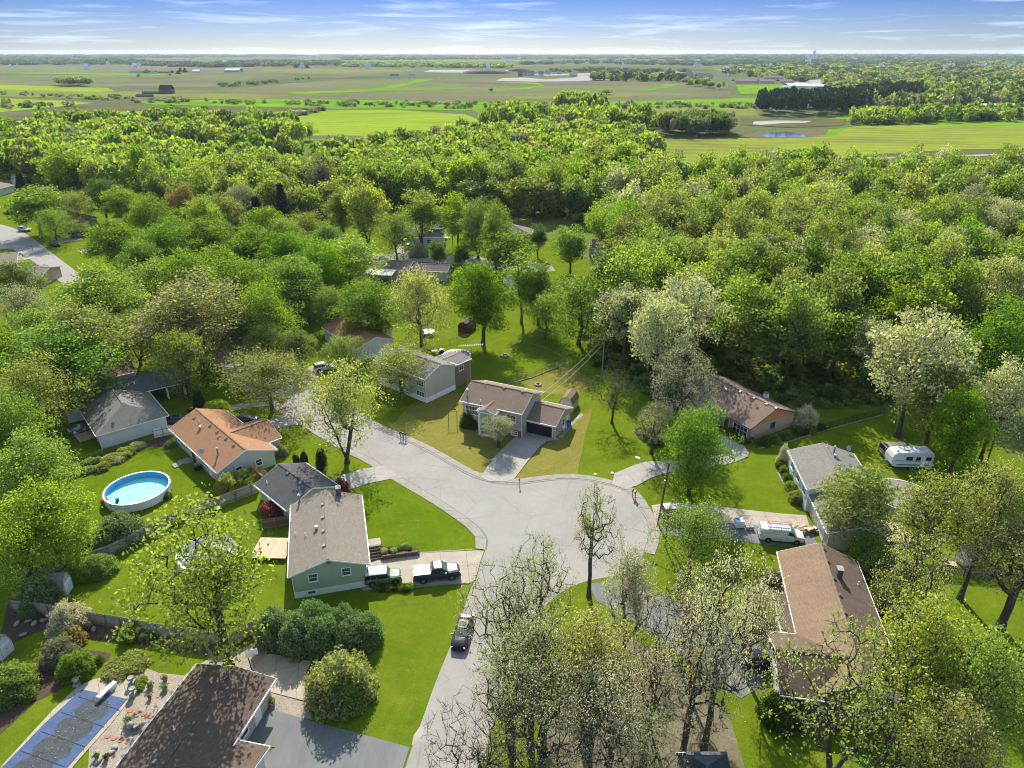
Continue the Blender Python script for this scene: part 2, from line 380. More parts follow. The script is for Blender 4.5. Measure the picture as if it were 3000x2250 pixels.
# ------------------------------------------------------------------ ground sheets
def sheet(name, pts, z, mat, kind='structure'):
    o = MB().sheet(pts, z).build(name, M[mat]); o['kind'] = kind
    return o
def ZP(*pts): return [zZ(x, y) for x, y in pts]
sheet('ground', [(14000 * math.cos(a * math.pi / 32), 14000 * math.sin(a * math.pi / 32)) for a in range(64)], 0.0, 'plain')
far_fields = [
 # name, material, D outline
 ('ploughed_field', 'field_brown', [(367, 213), (480, 194), (600, 182), (737, 172), (1000, 174), (1240, 176), (1474, 176), (1568, 178), (1580, 212), (1400, 217), (1180, 221), (1000, 219), (737, 213), (467, 217)]),
 ('ploughed_field', 'field_brown', [(-60, 163), (193, 162), (350, 158), (500, 162), (560, 163), (533, 173), (467, 189), (330, 186), (200, 188), (-60, 182)]),
 ('ploughed_field', 'field_brown', [(-60, 141), (300, 142), (700, 141), (900, 150), (737, 168), (600, 160), (400, 156), (-60, 156)]),
 ('green_field', 'field_green', [(-60, 181), (233, 190), (253, 200), (150, 210), (-60, 203)]),
 ('green_field', 'field_green', [(-60, 210), (133, 217), (200, 222), (127, 231), (-60, 248)]),
 ('muddy_field', 'mud', [(-60, 262), (60, 245), (167, 231), (367, 227), (667, 233), (690, 243), (560, 247), (367, 239), (253, 241), (150, 252), (80, 262), (-60, 285)]),
 ('green_field', 'field_green', [(87, 262), (180, 250), (267, 241), (380, 240), (500, 250), (620, 240), (560, 266), (420, 275), (200, 270)]),
 ('green_field', 'field_green', [(567, 268), (633, 251), (700, 238), (837, 237), (924, 242), (1004, 247), (1034, 258), (1040, 290), (927, 297), (737, 293), (610, 294)]),
 ('green_field', 'field_mix', [(1020, 238), (1180, 233), (1474, 231), (1630, 234), (1640, 250), (1400, 262), (1120, 262), (1040, 250)]),
 ('meadow_strip', 'meadow', [(280, 219), (560, 214), (737, 215), (940, 219), (1180, 222), (1474, 216), (1640, 211), (1640, 231), (1474, 230), (1180, 232), (1000, 239), (737, 235), (560, 231), (330, 226)]),
 ('meadow_strip', 'meadow', [(-60, 292), (60, 300), (300, 302), (520, 300), (900, 301), (1000, 309), (520, 316), (-60, 312)]),
 ('meadow_strip', 'meadow', [(1040, 196), (1120, 191), (1170, 184), (1130, 180), (1060, 179), (1150, 177), (1178, 184), (1140, 193), (1070, 198)]),
 ('meadow_strip', 'meadow', [(1374, 197), (1440, 183), (1490, 180), (1470, 185), (1400, 197)]),
 ('meadow_strip', 'meadow', [(737, 195), (820, 191), (900, 172), (940, 171), (860, 189), (800, 196)]),
 ('ploughed_field', 'field_brown', [(1474, 179), (1570, 177), (1580, 206), (1474, 213), (1360, 215)]),
 ('green_field', 'field_mix', [(560, 152), (700, 149), (900, 152), (840, 157), (640, 158)]),
 ('meadow_strip', 'meadow', [(-60, 157), (150, 156), (420, 161), (340, 163), (100, 160)]),
 ('green_field', 'field_mix', [(-60, 192), (200, 198), (420, 195), (640, 206), (560, 214), (300, 216), (-60, 207)]),
 ('green_field', 'field_mix', [(740, 130), (1000, 128), (1200, 131), (1000, 134), (760, 134)]),
 ('meadow_strip', 'meadow', [(620, 200), (760, 195), (1000, 190), (1010, 192), (780, 199), (640, 204)]),
 ('green_field', 'field_mix', [(1100, 207), (1300, 203), (1420, 206), (1300, 213), (1120, 214)]),
 ('school_field', 'meadow', [(1588, 184), (1705, 182), (1730, 193), (1680, 205), (1600, 204)]),
 ('right_field', 'field_right', [(1420, 303), (1560, 300), (1700, 297), (1800, 280), (1860, 272), (1990, 270), (2300, 274), (2300, 364), (1950, 366), (1420, 363)]),
 ('muddy_field', 'mud', [(1835, 341), (1900, 333), (2060, 324), (2300, 320), (2300, 345), (2100, 352), (1900, 352)]),
 ('meadow_strip', 'meadow', [(1425, 358), (1600, 362), (1850, 366), (1850, 376), (1640, 378), (1425, 374)]),
 ('meadow_strip', 'meadow', [(1605, 335), (1680, 331), (1770, 333), (1835, 341), (1810, 346), (1680, 345)]),
 ('meadow_strip', 'meadow', [(1690, 297), (1760, 283), (1830, 277), (1800, 294), (1730, 299)]),
 ('meadow_strip', 'meadow', [(1740, 252), (1830, 250), (2300, 266), (2300, 274), (1990, 270), (1830, 262)]),
 ('muddy_field', 'mud', [(1600, 258), (1740, 254), (1830, 258), (1820, 272), (1700, 276), (1600, 270)]),
 ('marsh', 'marsh', [(1590, 295), (1640, 284), (1700, 279), (1790, 282), (1780, 293), (1720, 299), (1640, 300)]),
 ('sandy_bank', 'pale_dirt', [(1628, 263), (1680, 261), (1755, 262), (1740, 266), (1690, 267), (1640, 271), (1626, 269)]),
 ('pond', 'pond_water', [(1637, 292), (1665, 287), (1700, 285), (1735, 291), (1742, 297), (1690, 298), (1655, 297)]),
 ('pond', 'pale_dirt', [(10, 268), (25, 262), (50, 263), (56, 269), (45, 274), (20, 274)]),
 ('flooded_strip', 'pale_dirt', [(1830, 344), (1860, 340), (1900, 341), (1985, 339), (1984, 341), (1900, 345), (1850, 347)]),
 ('flooded_strip', 'pale_dirt', [(2040, 338), (2150, 334), (2300, 328), (2300, 333), (2150, 337), (2060, 340)]),
 ('flooded_strip', 'pale_dirt', [(1580, 351), (1640, 350), (1650, 352), (1585, 353)]),
 ('building_site', 'pale_dirt', [(1070, 175), (1085, 169), (1130, 168), (1180, 172), (1240, 168), (1250, 163), (1320, 164), (1340, 171), (1250, 176), (1150, 177)]), ('building_site', 'pale_dirt', [(1130, 161), (1200, 160), (1290, 158), (1400, 156), (1500, 154), (1480, 158), (1330, 161), (1180, 164)]), ('building_site', 'mud', [(1280, 152), (1480, 148), (1560, 151), (1480, 154), (1330, 156)]),
 ('building_site', 'pale_dirt', [(915, 156), (930, 151), (1000, 151), (1110, 152), (1090, 158), (960, 157)]),
 ('car_park', 'pale_dirt', [(1700, 180), (1760, 172), (1800, 172), (1830, 182), (1780, 190)]),
 ('gravel_yard', 'pale_dirt', [(2010, 238), (2080, 231), (2300, 226), (2300, 240), (2150, 244), (2020, 246)]),
 ('gravel_yard', 'pale_dirt', [(1540, 151), (1700, 145), (1740, 147), (1600, 156)]),
]
for k, (nm, mt, pl) in enumerate(far_fields):
    sheet(nm, ZP(*pl), 0.03 + 0.012 * k, mt)
# narrow meadow clearing inside the wood
sheet('meadow_clearing', ZP((480, 345), (560, 338), (680, 352), (760, 366), (740, 378), (640, 382), (520, 372), (450, 356)), 0.05, 'meadow')
wood_floor = ZP((-120, 330), (250, 322), (520, 322), (940, 300), (1160, 290), (1430, 300), (1430, 378), (1700, 372), (2300, 384), (2420, 1100), (2212, 1000), (2000, 880), (1890, 888), (1700, 880), (1560, 845), (1420, 862), (1290, 800), (1262, 720), (1280, 600), (1250, 520), (830, 470), (560, 470), (200, 430), (-120, 385))
sheet('woodland_floor', wood_floor, 0.02, 'wood_floor')
lawn_pts = ZP((-300, 1900), (-200, 600), (-120, 385), (200, 430), (560, 470), (830, 470), (1250, 520), (1280, 600), (1262, 720), (1290, 800), (1420, 862), (1560, 845), (1700, 880), (1890, 888), (2000, 880), (2212, 1000), (2420, 1100), (2600, 1900))
sheet('lawn', lawn_pts, 0.04, 'lawn')
sheet('dry_lawn', [zE(*q) for q in [(-160, 700), (0, 770), (180, 880), (370, 1000), (480, 1060), (590, 1075), (830, 800), (900, 640), (700, 420), (420, 420), (180, 430), (0, 520)]], 0.046, 'lawn_dry')
sheet('dry_lawn', [zE(*q) for q in [(840, 1120), (960, 1110), (1150, 1085), (1360, 1085), (1370, 1000), (1400, 880), (1420, 760), (1460, 640), (1480, 540), (1400, 600), (1180, 780), (1060, 870)]], 0.046, 'lawn_dry')
sheet('dry_lawn', [zE(*q) for q in [(900, 340), (1100, 260), (1300, 200), (1500, 330), (1380, 420), (1200, 430), (1080, 420)]], 0.046, 'lawn_dry')
sheet('lush_lawn', [zB(*q) for q in [(890, 520), (1250, 425), (1480, 570), (1700, 700), (1860, 830), (1925, 1005), (1450, 1020), (1130, 975), (1000, 900)]], 0.046, 'lawn_lush')
sheet('lush_lawn', [zA(*q) for q in [(420, 1100), (1150, 850), (1400, 980), (1560, 1180), (700, 1500), (480, 1598), (330, 1300)]], 0.046, 'lawn_lush')
sheet('leaf_litter', ZP((1180, 1560), (1230, 1440), (1300, 1340), (1400, 1400), (1500, 1470), (1580, 1560), (1620, 1700), (1180, 1760)), 0.046, 'litter')
sheet('leaf_litter', ZP((1290, 800), (1420, 862), (1560, 845), (1700, 880), (1890, 888), (2000, 880), (2060, 800), (1700, 760), (1400, 740)), 0.048, 'wood_floor')
# ------------------------------------------------------------------ roads
def resample(pts, n):
    d = [0]
    for a, b in zip(pts, pts[1:]): d.append(d[-1] + math.dist(a, b))
    out = []
    for i in range(n):
        t = d[-1] * i / (n - 1); k = 0
        while k < len(d) - 2 and d[k + 1] < t: k += 1
        f = (t - d[k]) / max(1e-9, d[k + 1] - d[k])
        out.append((pts[k][0] + (pts[k + 1][0] - pts[k][0]) * f, pts[k][1] + (pts[k + 1][1] - pts[k][1]) * f))
    return out
def smooth_line(pts, it=2):
    for _ in range(it):
        q = [pts[0]]
        for a, b in zip(pts, pts[1:]):
            q += [(a[0] * .75 + b[0] * .25, a[1] * .75 + b[1] * .25), (a[0] * .25 + b[0] * .75, a[1] * .25 + b[1] * .75)]
        q.append(pts[-1]); pts = q
    return pts
def plen(p): return sum(math.dist(a, b) for a, b in zip(p, p[1:]))
north_edge = smooth_line([zZ(430, 712), zZ(478, 738), zZ(560, 768), zZ(640, 822)] + [zE(-320, 690), zE(-150, 760), zE(0, 822), zE(200, 922), zE(450, 1075), zE(560, 1120), zE(700, 1155), zE(900, 1162), zE(1100, 1132), zE(1250, 1118), zE(1400, 1122), zE(1550, 1150), zE(1700, 1190), zE(1830, 1260)] + [zF(150, 1160), zF(240, 1260), zF(290, 1370), zF(270, 1500)] + [zZ(1375, 1228), zZ(1325, 1246), zZ(1270, 1254), zZ(1215, 1275), zZ(1165, 1320), zZ(1130, 1400), zZ(1095, 1480)] + [zD(2095, 1170), zD(2050, 1330), zD(1990, 1560), zD(1900, 1800)], 2)
south_edge = smooth_line([zZ(385, 740), zZ(440, 765)] + [zA(1480, 225), zA(1600, 300), zA(1790, 440), zA(1960, 560), zA(2180, 690)] + [zB(880, 175), zB(1060, 250), zB(1180, 330), zB(1330, 425), zB(1500, 520), zB(1700, 640), zB(1900, 780), zB(1985, 860), zB(2018, 940), zB(1995, 1010), zB(1960, 1090), zB(1925, 1240)] + [zD(1875, 200), zD(1790, 480), zD(1695, 720), zD(1590, 970), zD(1490, 1260), zD(1400, 1500), zD(1310, 1780)], 2)
sheet('road', north_edge + south_edge[::-1], 0.055, 'asphalt')
back_street = smooth_line(ZP((-120, 470), (0, 482), (60, 505), (110, 545), (170, 590), (230, 640), (330, 690), (430, 712)), 2)
back_street2 = smooth_line(ZP((385, 740), (260, 690), (150, 625), (80, 570), (20, 530), (-120, 520)), 2)
sheet('road', back_street + back_street2, 0.052, 'asphalt')
sheet('road', ZP((640, 555), (760, 548), (860, 548), (1000, 553), (1100, 560), (1190, 572), (1200, 585), (1150, 590), (1060, 578), (980, 570), (850, 562), (740, 562), (640, 572)), 0.052, 'asphalt')
def kerb(name, inner, outer, mat, seg=2.6, top=0.11, low=0.075):
    n = max(2, int(plen(inner) / seg) + 1)
    a = resample(inner, n); b = resample(outer, n)
    root = bpy.data.objects.new(name, None); link(root); root['kind'] = 'structure'
    for i in range(n - 1):
        g = 0.012
        def lp(p, q, t): return (p[0] + (q[0] - p[0]) * t, p[1] + (q[1] - p[1]) * t)
        A0, A1, B0, B1 = lp(a[i], a[i + 1], g), lp(a[i], a[i + 1], 1 - g), lp(b[i], b[i + 1], g), lp(b[i], b[i + 1], 1 - g)
        m = MB()
        for f0, f1, z in ((0.0, 0.22, low), (0.23, 1.0, top)):
            q = [lp(A0, B0, f0), lp(A1, B1, f0), lp(A1, B1, f1), lp(A0, B0, f1)]
            m.prism(q, 0.02, z + random.uniform(-0.006, 0.006))
        m.build('kerb_slab', M[mat], root)
    return root
random.seed(5)
def offset(pts, d):
    out = []
    for i, p in enumerate(pts):
        a = pts[max(0, i - 1)]; b = pts[min(len(pts) - 1, i + 1)]
        tx, ty = b[0] - a[0], b[1] - a[1]; l = math.hypot(tx, ty) or 1
        out.append((p[0] - ty / l * d, p[1] + tx / l * d))
    return out
def cut(pts, u0, u1):
    n = len(pts); return pts[int(n * u0):int(n * u1) + 1]
nk = cut(north_edge, 0.0, 0.665)
kerb('kerb', nk, offset(nk, 1.45), 'concrete_old')
sk = cut(south_edge, 0.0, 0.625)
kerb('kerb', sk, offset(sk, -1.35), 'concrete_old')
for nm, e in (('gutter_line', nk), ('gutter_line', sk)):
    q = offset(e, .10 if e is nk else -.10); q2 = offset(e, -.12 if e is nk else .12); sheet(nm, q + q2[::-1], .061, 'asphalt_dark')
sheet('road_patch', [zD(*q) for q in [(1400, 1480), (1415, 1400), (1470, 1320), (1510, 1310), (1490, 1380), (1440, 1460)]], .06, 'concrete')
# ------------------------------------------------------------------ driveways made of slabs
def clip(poly, a, b, c):                       # keep a*x+b*y <= c
    out = []
    for i in range(len(poly)):
        p, q = poly[i], poly[(i + 1) % len(poly)]
        dp, dq = a * p[0] + b * p[1] - c, a * q[0] + b * q[1] - c
        if dp <= 0: out.append(p)
        if (dp < 0 < dq) or (dq < 0 < dp):
            t = dp / (dp - dq); out.append((p[0] + (q[0] - p[0]) * t, p[1] + (q[1] - p[1]) * t))
    return out
def slabs(name, poly, mat, size=3.0, ang=0.0, gap=0.03, z=0.085, piece='slab', size2=None, z0=0.02):
    root = bpy.data.objects.new(name, None); link(root); root['kind'] = 'structure'
    ca, sa = math.cos(ang), math.sin(ang); size2 = size2 or size
    us = [p[0] * ca + p[1] * sa for p in poly]; vs = [-p[0] * sa + p[1] * ca for p in poly]
    u = min(us)
    while u < max(us):
        v = min(vs)
        while v < max(vs):
            q = clip(clip(clip(clip(poly, ca, sa, u + size - gap), -ca, -sa, -u), -sa, ca, v + size2 - gap), sa, -ca, -v)
            if len(q) > 2:
                ar = abs(sum(q[i][0] * q[(i + 1) % len(q)][1] - q[(i + 1) % len(q)][0] * q[i][1] for i in range(len(q)))) / 2
                if ar > 0.15: MB().prism(q, z0, z + random.uniform(-0.008, 0.008)).build(piece, M[mat], root)
            v += size2
        u += size
    return root
slabs('driveway', [zE(*q) for q in [(570, 1105), (680, 950), (800, 830), (910, 722), (1140, 770), (1215, 795), (1110, 810), (1060, 850), (960, 970), (850, 1115), (790, 1140), (650, 1140)]], 'concrete', 3.0, R(62), z=0.125)
slabs('driveway', [zF(*q) for q in [(0, 935), (170, 865), (260, 840), (560, 830), (760, 700), (850, 615), (960, 640), (1040, 700), (1090, 770), (1080, 800), (960, 850), (800, 885), (640, 905), (420, 930), (300, 970), (180, 1035), (100, 1060), (-20, 1020)]], 'concrete', 3.6, R(20), z=0.125)
slabs('driveway', [zF(*q) for q in [(300, 1195), (440, 1170), (860, 1205), (1100, 1235), (1360, 1262), (1550, 1275), (1600, 1420), (1400, 1430), (1100, 1345), (700, 1330), (330, 1300)]], 'concrete_tan', 4.0, R(-4), z=0.11)
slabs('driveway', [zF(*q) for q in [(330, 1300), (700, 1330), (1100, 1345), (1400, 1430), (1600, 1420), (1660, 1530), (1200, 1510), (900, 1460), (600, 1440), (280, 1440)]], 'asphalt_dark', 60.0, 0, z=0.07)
slabs('driveway', [zB(*q) for q in [(1075, 1105), (1150, 1075), (1460, 1030), (1925, 1008), (1985, 1015), (1955, 1100), (1915, 1245), (1860, 1275), (1400, 1290), (1000, 1330), (990, 1130)]], 'concrete_tan', 3.4, R(8), z=0.12)
slabs('driveway', [zB(*q) for q in [(790, 410), (1000, 345), (1170, 322), (1330, 418), (1240, 425), (1060, 460), (880, 520), (810, 500), (740, 480)]], 'concrete', 3.4, R(12), z=0.12)
slabs('driveway', [zA(*q) for q in [(1620, 600), (1700, 580), (1850, 550), (2000, 540), (2060, 600), (1950, 590), (1780, 605), (1650, 635)]], 'concrete', 3.4, R(12), z=0.12)
slabs('driveway', [zA(*q) for q in [(1900, 700), (1950, 690), (2080, 640), (2212, 680), (2230, 700), (2100, 730), (1990, 755), (1940, 765)]], 'concrete', 3.4, R(12), z=0.12)
slabs('driveway', [zJ(*q) for q in [(620, 485), (660, 400), (690, 350), (780, 340), (770, 400), (735, 485)]], 'concrete', 4, 0, z=0.09)
slabs('driveway', [zJ(*q) for q in [(-80, 1390), (20, 1290), (120, 1260), (160, 1290), (100, 1350), (20, 1420)]], 'concrete', 4, 0, z=0.12)
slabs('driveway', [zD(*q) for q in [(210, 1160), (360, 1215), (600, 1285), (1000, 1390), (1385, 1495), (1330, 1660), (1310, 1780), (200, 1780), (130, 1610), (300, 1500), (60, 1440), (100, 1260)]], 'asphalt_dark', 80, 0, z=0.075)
for pl, z in (([(-60, 600), (155, 594), (165, 610), (-60, 625)], 0.09), ([(60, 690), (215, 658), (290, 640), (310, 665), (240, 680), (100, 695)], 0.09), ([(310, 568), (400, 545), (520, 535), (540, 560), (430, 575), (330, 585)], 0.09), ([(510, 630), (560, 618), (700, 610), (640, 632), (530, 650)], 0.09), ([(220, 770), (260, 735), (330, 720), (350, 760), (250, 785)], 0.09)):
    slabs('driveway', [zI(*q) for q in pl], 'concrete', 6, 0, z=z)
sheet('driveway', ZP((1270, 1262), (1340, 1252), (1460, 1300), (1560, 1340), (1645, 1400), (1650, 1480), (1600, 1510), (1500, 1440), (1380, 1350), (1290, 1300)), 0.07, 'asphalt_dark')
sheet('path', [zH(*q) for q in [(440, 560), (520, 545), (510, 620), (480, 720), (470, 790), (400, 760), (420, 640)]], 0.08, 'concrete_old')
# planting beds, gravel yards and patios
sheet('mulch_bed', [zF(*q) for q in [(155, 585), (220, 640), (360, 715), (400, 700), (380, 600), (300, 560), (200, 560)]], 0.06, 'mulch')
sheet('mulch_bed', [zF(*q) for q in [(1320, 930), (1380, 1010), (1440, 1130), (1480, 1200), (1560, 1220), (1520, 1080), (1440, 920), (1400, 860), (1340, 850)]], 0.06, 'mulch')
sheet('mulch_bed', [zC(*q) for q in [(230, 960), (420, 890), (560, 840), (700, 850), (775, 870), (740, 920), (620, 960), (560, 1010), (480, 1080), (400, 1130), (250, 1200), (100, 1340), (-60, 1480), (-60, 1200), (120, 1100), (200, 1000)]], 0.06, 'mulch')
sheet('mulch_bed', [zC(*q) for q in [(60, 480), (420, 520), (620, 590), (1100, 660), (1600, 750), (1560, 860), (1500, 890), (1000, 810), (560, 760), (420, 720), (300, 700), (100, 790), (0, 780)]], 0.06, 'mulch')
sheet('mulch_bed', [zA(*q) for q in [(420, 1075), (600, 970), (850, 900), (1230, 800), (1260, 880), (1050, 890), (860, 990), (700, 1060), (520, 1095)]], 0.06, 'mulch')
sheet('mulch_bed', [zC(*q) for q in [(1630, 830), (1850, 720), (2000, 860), (2133, 900), (2133, 830), (1850, 620), (1780, 700)]], 0.062, 'mulch')
sheet('gravel_yard', [zC(*q) for q in [(620, 1560), (620, 1500), (760, 1370), (930, 1150), (900, 1050), (740, 1030), (800, 1020), (1000, 960), (1100, 1000), (1280, 1020), (1450, 900), (1640, 850), (1850, 750), (1860, 860), (1760, 1000), (1900, 1040), (1600, 1400), (1000, 1800), (600, 1800)]], 0.065, 'gravel')
sheet('gravel_yard', [zD(*q) for q in [(120, 900), (250, 1040), (500, 1120), (580, 1100), (590, 1270), (470, 1250), (260, 1190), (180, 1160), (60, 1000)]], 0.065, 'gravel')
slabs('patio', [zD(*q) for q in [(230, 735), (590, 800), (540, 900), (590, 1060), (540, 1120), (490, 1110), (260, 1050), (110, 890)]], 'concrete_tan', 2.4, R(12), z=0.135)
slabs('pool_deck', [zC(*q) for q in [(560, 1080), (640, 1050), (740, 1030), (880, 1050), (935, 1150), (760, 1370), (520, 1640), (330, 1900), (-200, 1900), (-40, 1710), (250, 1390), (370, 1260)]], 'concrete_tan', 2.2, R(35), z=0.12, size2=3.2)
# ------------------------------------------------------------------ leaf and bark materials
def leafmat(name, c, c2, trans=0.58, var=0.3):
    t = NT(name)
    g = t.n('ShaderNodeNewGeometry'); oi = t.n('ShaderNodeObjectInfo')
    at = t.n('ShaderNodeAttribute'); at.attribute_name = 'tint'
    a = t.mix(g.outputs['Random Per Island'], tuple(x * (1 - var) for x in c), c2)
    rnd = t.math('FRACT', t.math('ADD', oi.outputs['Random'], at.outputs['Fac']))
    hs = t.n('ShaderNodeHueSaturation')
    t.l(t.rng(rnd, 0, 1, 0.478, 0.505), hs.inputs['Hue']); t.l(t.rng(t.math('FRACT', t.math('MULTIPLY', rnd, 7.3)), 0, 1, 0.84, 1.05), hs.inputs['Saturation'])
    t.l(t.rng(t.math('FRACT', t.math('MULTIPLY', rnd, 3.7)), 0, 1, 0.85, 1.15), hs.inputs['Value']); t.l(a, hs.inputs['Color'])
    d = t.n('ShaderNodeBsdfDiffuse'); t.l(hs.outputs[0], d.inputs[0])
    tr = t.n('ShaderNodeBsdfTranslucent')
    tc = t.mix(1.0, hs.outputs[0], (1.12, 1.25, 0.45), 'MULTIPLY'); t.l(tc, tr.inputs[0])
    mx = t.n('ShaderNodeMixShader'); mx.inputs[0].default_value = trans; t.l(d.outputs[0], mx.inputs[1]); t.l(tr.outputs[0], mx.inputs[2])
    gl = t.n('ShaderNodeBsdfGlossy'); gl.inputs['Roughness'].default_value = 0.5; gl.inputs[0].default_value = (0.8, 0.85, 0.8, 1)
    m2 = t.n('ShaderNodeMixShader'); m2.inputs[0].default_value = 0.012; t.l(mx.outputs[0], m2.inputs[1]); t.l(gl.outputs[0], m2.inputs[2])
    t.l(m2.outputs[0], t.out.inputs[0]); M[name] = t.mat
leafmat('leaf_maple', (0.155, 0.27, 0.012), (0.25, 0.39, 0.03))
leafmat('leaf_spring', (0.22, 0.31, 0.03), (0.36, 0.45, 0.075))
leafmat('leaf_gold', (0.28, 0.32, 0.06), (0.42, 0.44, 0.13))
leafmat('leaf_tan', (0.32, 0.33, 0.11), (0.48, 0.47, 0.21))
leafmat('leaf_pale', (0.40, 0.40, 0.20), (0.62, 0.60, 0.38), 0.4)
leafmat('leaf_pink', (0.50, 0.44, 0.32), (0.74, 0.67, 0.53), 0.4)
leafmat('leaf_mauve', (0.26, 0.25, 0.14), (0.38, 0.36, 0.22), 0.4)
leafmat('leaf_wood', (0.18, 0.26, 0.04), (0.28, 0.37, 0.075))
leafmat('leaf_olive', (0.20, 0.24, 0.055), (0.31, 0.35, 0.11))
leafmat('leaf_deep', (0.075, 0.14, 0.02), (0.13, 0.22, 0.035))
leafmat('leaf_lilac', (0.13, 0.22, 0.07), (0.26, 0.38, 0.17), 0.35)
leafmat('leaf_needle', (0.024, 0.051, 0.022), (0.047, 0.088, 0.034), 0.15)
leafmat('leaf_willow', (0.24, 0.33, 0.06), (0.36, 0.47, 0.11))
leafmat('leaf_red', (0.216, 0.047, 0.068), (0.351, 0.095, 0.121), 0.4)
leafmat('leaf_copper', (0.30, 0.23, 0.08), (0.42, 0.32, 0.12), 0.4)
leafmat('leaf_bud', (0.270, 0.405, 0.054), (0.459, 0.608, 0.121), 0.45)
leafmat('leaf_far', (0.06, 0.105, 0.03), (0.10, 0.16, 0.045), 0.3)
def bark(name, a, b):
    t = NT(name); v = t.obj()
    c = t.ramp(t.noise(t.mapping(v, (6, 6, 1.2)), 1.0, 6, 0.7), [(0.35, a), (0.65, b)])
    M[name] = t.bsdf(c, 0.95, 0, 0.1, t.noise(t.mapping(v, (10, 10, 2)), 1, 4), 0.6, 0.03)
bark('bark_dark', (0.045, 0.036, 0.028), (0.11, 0.09, 0.07))
bark('bark_grey', (0.11, 0.095, 0.08), (0.22, 0.195, 0.165))
# ------------------------------------------------------------------ tree shapes
def grow(rng, h, rad, base, n, trunk_r, gnarl=0.15, lobes=5, shell=0.5, stems=1, droop=0.0, top=1.0, flat=1.0, pathw=0.25):
    """skeleton that reaches n crown points; returns nodes, parents, radii, tips"""
    cz = h * (1 + base) / 2; rz = h * (1 - base) / 2
    ld = rng.normal(size=(lobes, 3)); ld /= np.linalg.norm(ld, axis=1)[:, None]; la = rng.uniform(-0.5, 0.42, lobes)
    pts = []
    while len(pts) < n:
        d = rng.normal(size=3); d /= np.linalg.norm(d)
        k = 1 + (la * np.clip((ld @ d - 0.35) / 0.65, 0, 1) ** 1.5).sum()
        r = rng.random() ** shell * k
        z = d[2] * r
        wid = 1.0 - (0.30 * top) * max(0, z) - 0.10 * max(0, -z)
        pts.append((d[0] * r * rad * wid, d[1] * r * rad * wid, cz + z * rz * flat))
    pts = np.array(pts)
    pts[:, 2] = np.clip(pts[:, 2], h * base * 0.75, None)
    nodes = [np.zeros(3)]; par = [-1]
    tt = h * (base + 0.12 * (1 - base))
    steps = 4
    if stems == 1:
        lean = rng.normal(size=2) * 0.02 * h
        for i in range(1, steps + 1):
            f = i / steps; nodes.append(np.array([lean[0] * f * f + rng.normal() * 0.05, lean[1] * f * f + rng.normal() * 0.05, tt * f])); par.append(len(nodes) - 2)
        lead = len(nodes) - 1; zt = tt
        for i in range(3):
            zt += (h * 0.93 - tt) / 3.6
            nodes.append(nodes[lead] + np.array([rng.normal() * rad * 0.06, rng.normal() * rad * 0.06, zt - nodes[lead][2]])); par.append(lead); lead = len(nodes) - 1
    else:
        nodes.append(np.array([0, 0, h * 0.05])); par.append(0)
        for s in range(stems):
            a = 2 * math.pi * (s + rng.random() * 0.6) / stems; p = 1
            for i in range(1, 5):
                f = i / 4
                nodes.append(np.array([math.cos(a) * rad * 0.42 * f + rng.normal() * 0.1, math.sin(a) * rad * 0.42 * f + rng.normal() * 0.1, h * 0.05 + (h * (base + 0.45 * (1 - base))) * f])); par.append(p); p = len(nodes) - 1
    start = np.array([0, 0, tt * 0.9])
    order = np.argsort(np.linalg.norm((pts - start) * (1, 1, 0.8), axis=1))
    plenn = [0.0]
    for i in range(1, len(nodes)): plenn.append(plenn[par[i]] + np.linalg.norm(nodes[i] - nodes[par[i]]))
    usable = [i for i in range(len(nodes)) if nodes[i][2] > tt * 0.72] or [len(nodes) - 1]
    N = np.zeros((len(nodes) + n * 3, 3)); N[:len(nodes)] = nodes; PL = np.zeros(len(N)); PL[:len(nodes)] = plenn; U = np.zeros(len(N), bool); U[usable] = True
    cnt = len(nodes); tips = []
    for k in order:
        p = pts[k]
        d = p - N[:cnt]; dist = np.linalg.norm(d, axis=1)
        cost = dist + pathw * PL[:cnt] + np.where(d[:, 2] < -0.3, -d[:, 2] * 0.8, 0) + np.where(U[:cnt], 0, 1e6)
        j = int(np.argmin(cost)); L = dist[j]
        segs = 1 if L < 0.9 else (2 if L < 2.4 else 3)
        prev = j
        for s in range(1, segs + 1):
            f = s / segs
            q = N[j] + (p - N[j]) * f
            if s < segs: q = q + rng.normal(size=3) * L * gnarl + np.array([0, 0, L * 0.10 * math.sin(math.pi * f)])
            N[cnt] = q; PL[cnt] = PL[prev] + L / segs; U[cnt] = True; par.append(prev); prev = cnt; cnt += 1
        tips.append(cnt - 1)
    N = N[:cnt]
    if droop:
        r = np.hypot(N[:, 0], N[:, 1]) / rad; N[:, 2] -= droop * r ** 2 * h * 0.25
    w = np.zeros(cnt); w[tips] = 1.0
    for i in range(cnt - 1, 0, -1): w[par[i]] += w[i]
    w = np.maximum(w, 1)
    rd = 0.018 * w ** 0.52
    rd = rd * (trunk_r / rd[1])
    rd = np.maximum(rd, 0.016)
    return N, par, rd, tips
def branch_mesh(mb, N, par, rd, minr=0.0, flare=1.5):
    for i in range(1, len(N)):
        p = par[i]
        if rd[i] < minr: continue
        r0 = min(rd[p], rd[i] * 1.5); r1 = rd[i]
        n = 7 if r1 > 0.15 else (5 if r1 > 0.07 else (4 if r1 > 0.04 else 3))
        if p == 0: r0 = rd[i] * flare
        mb.tube(N[p], N[i], r0, r1, n, caps=False)
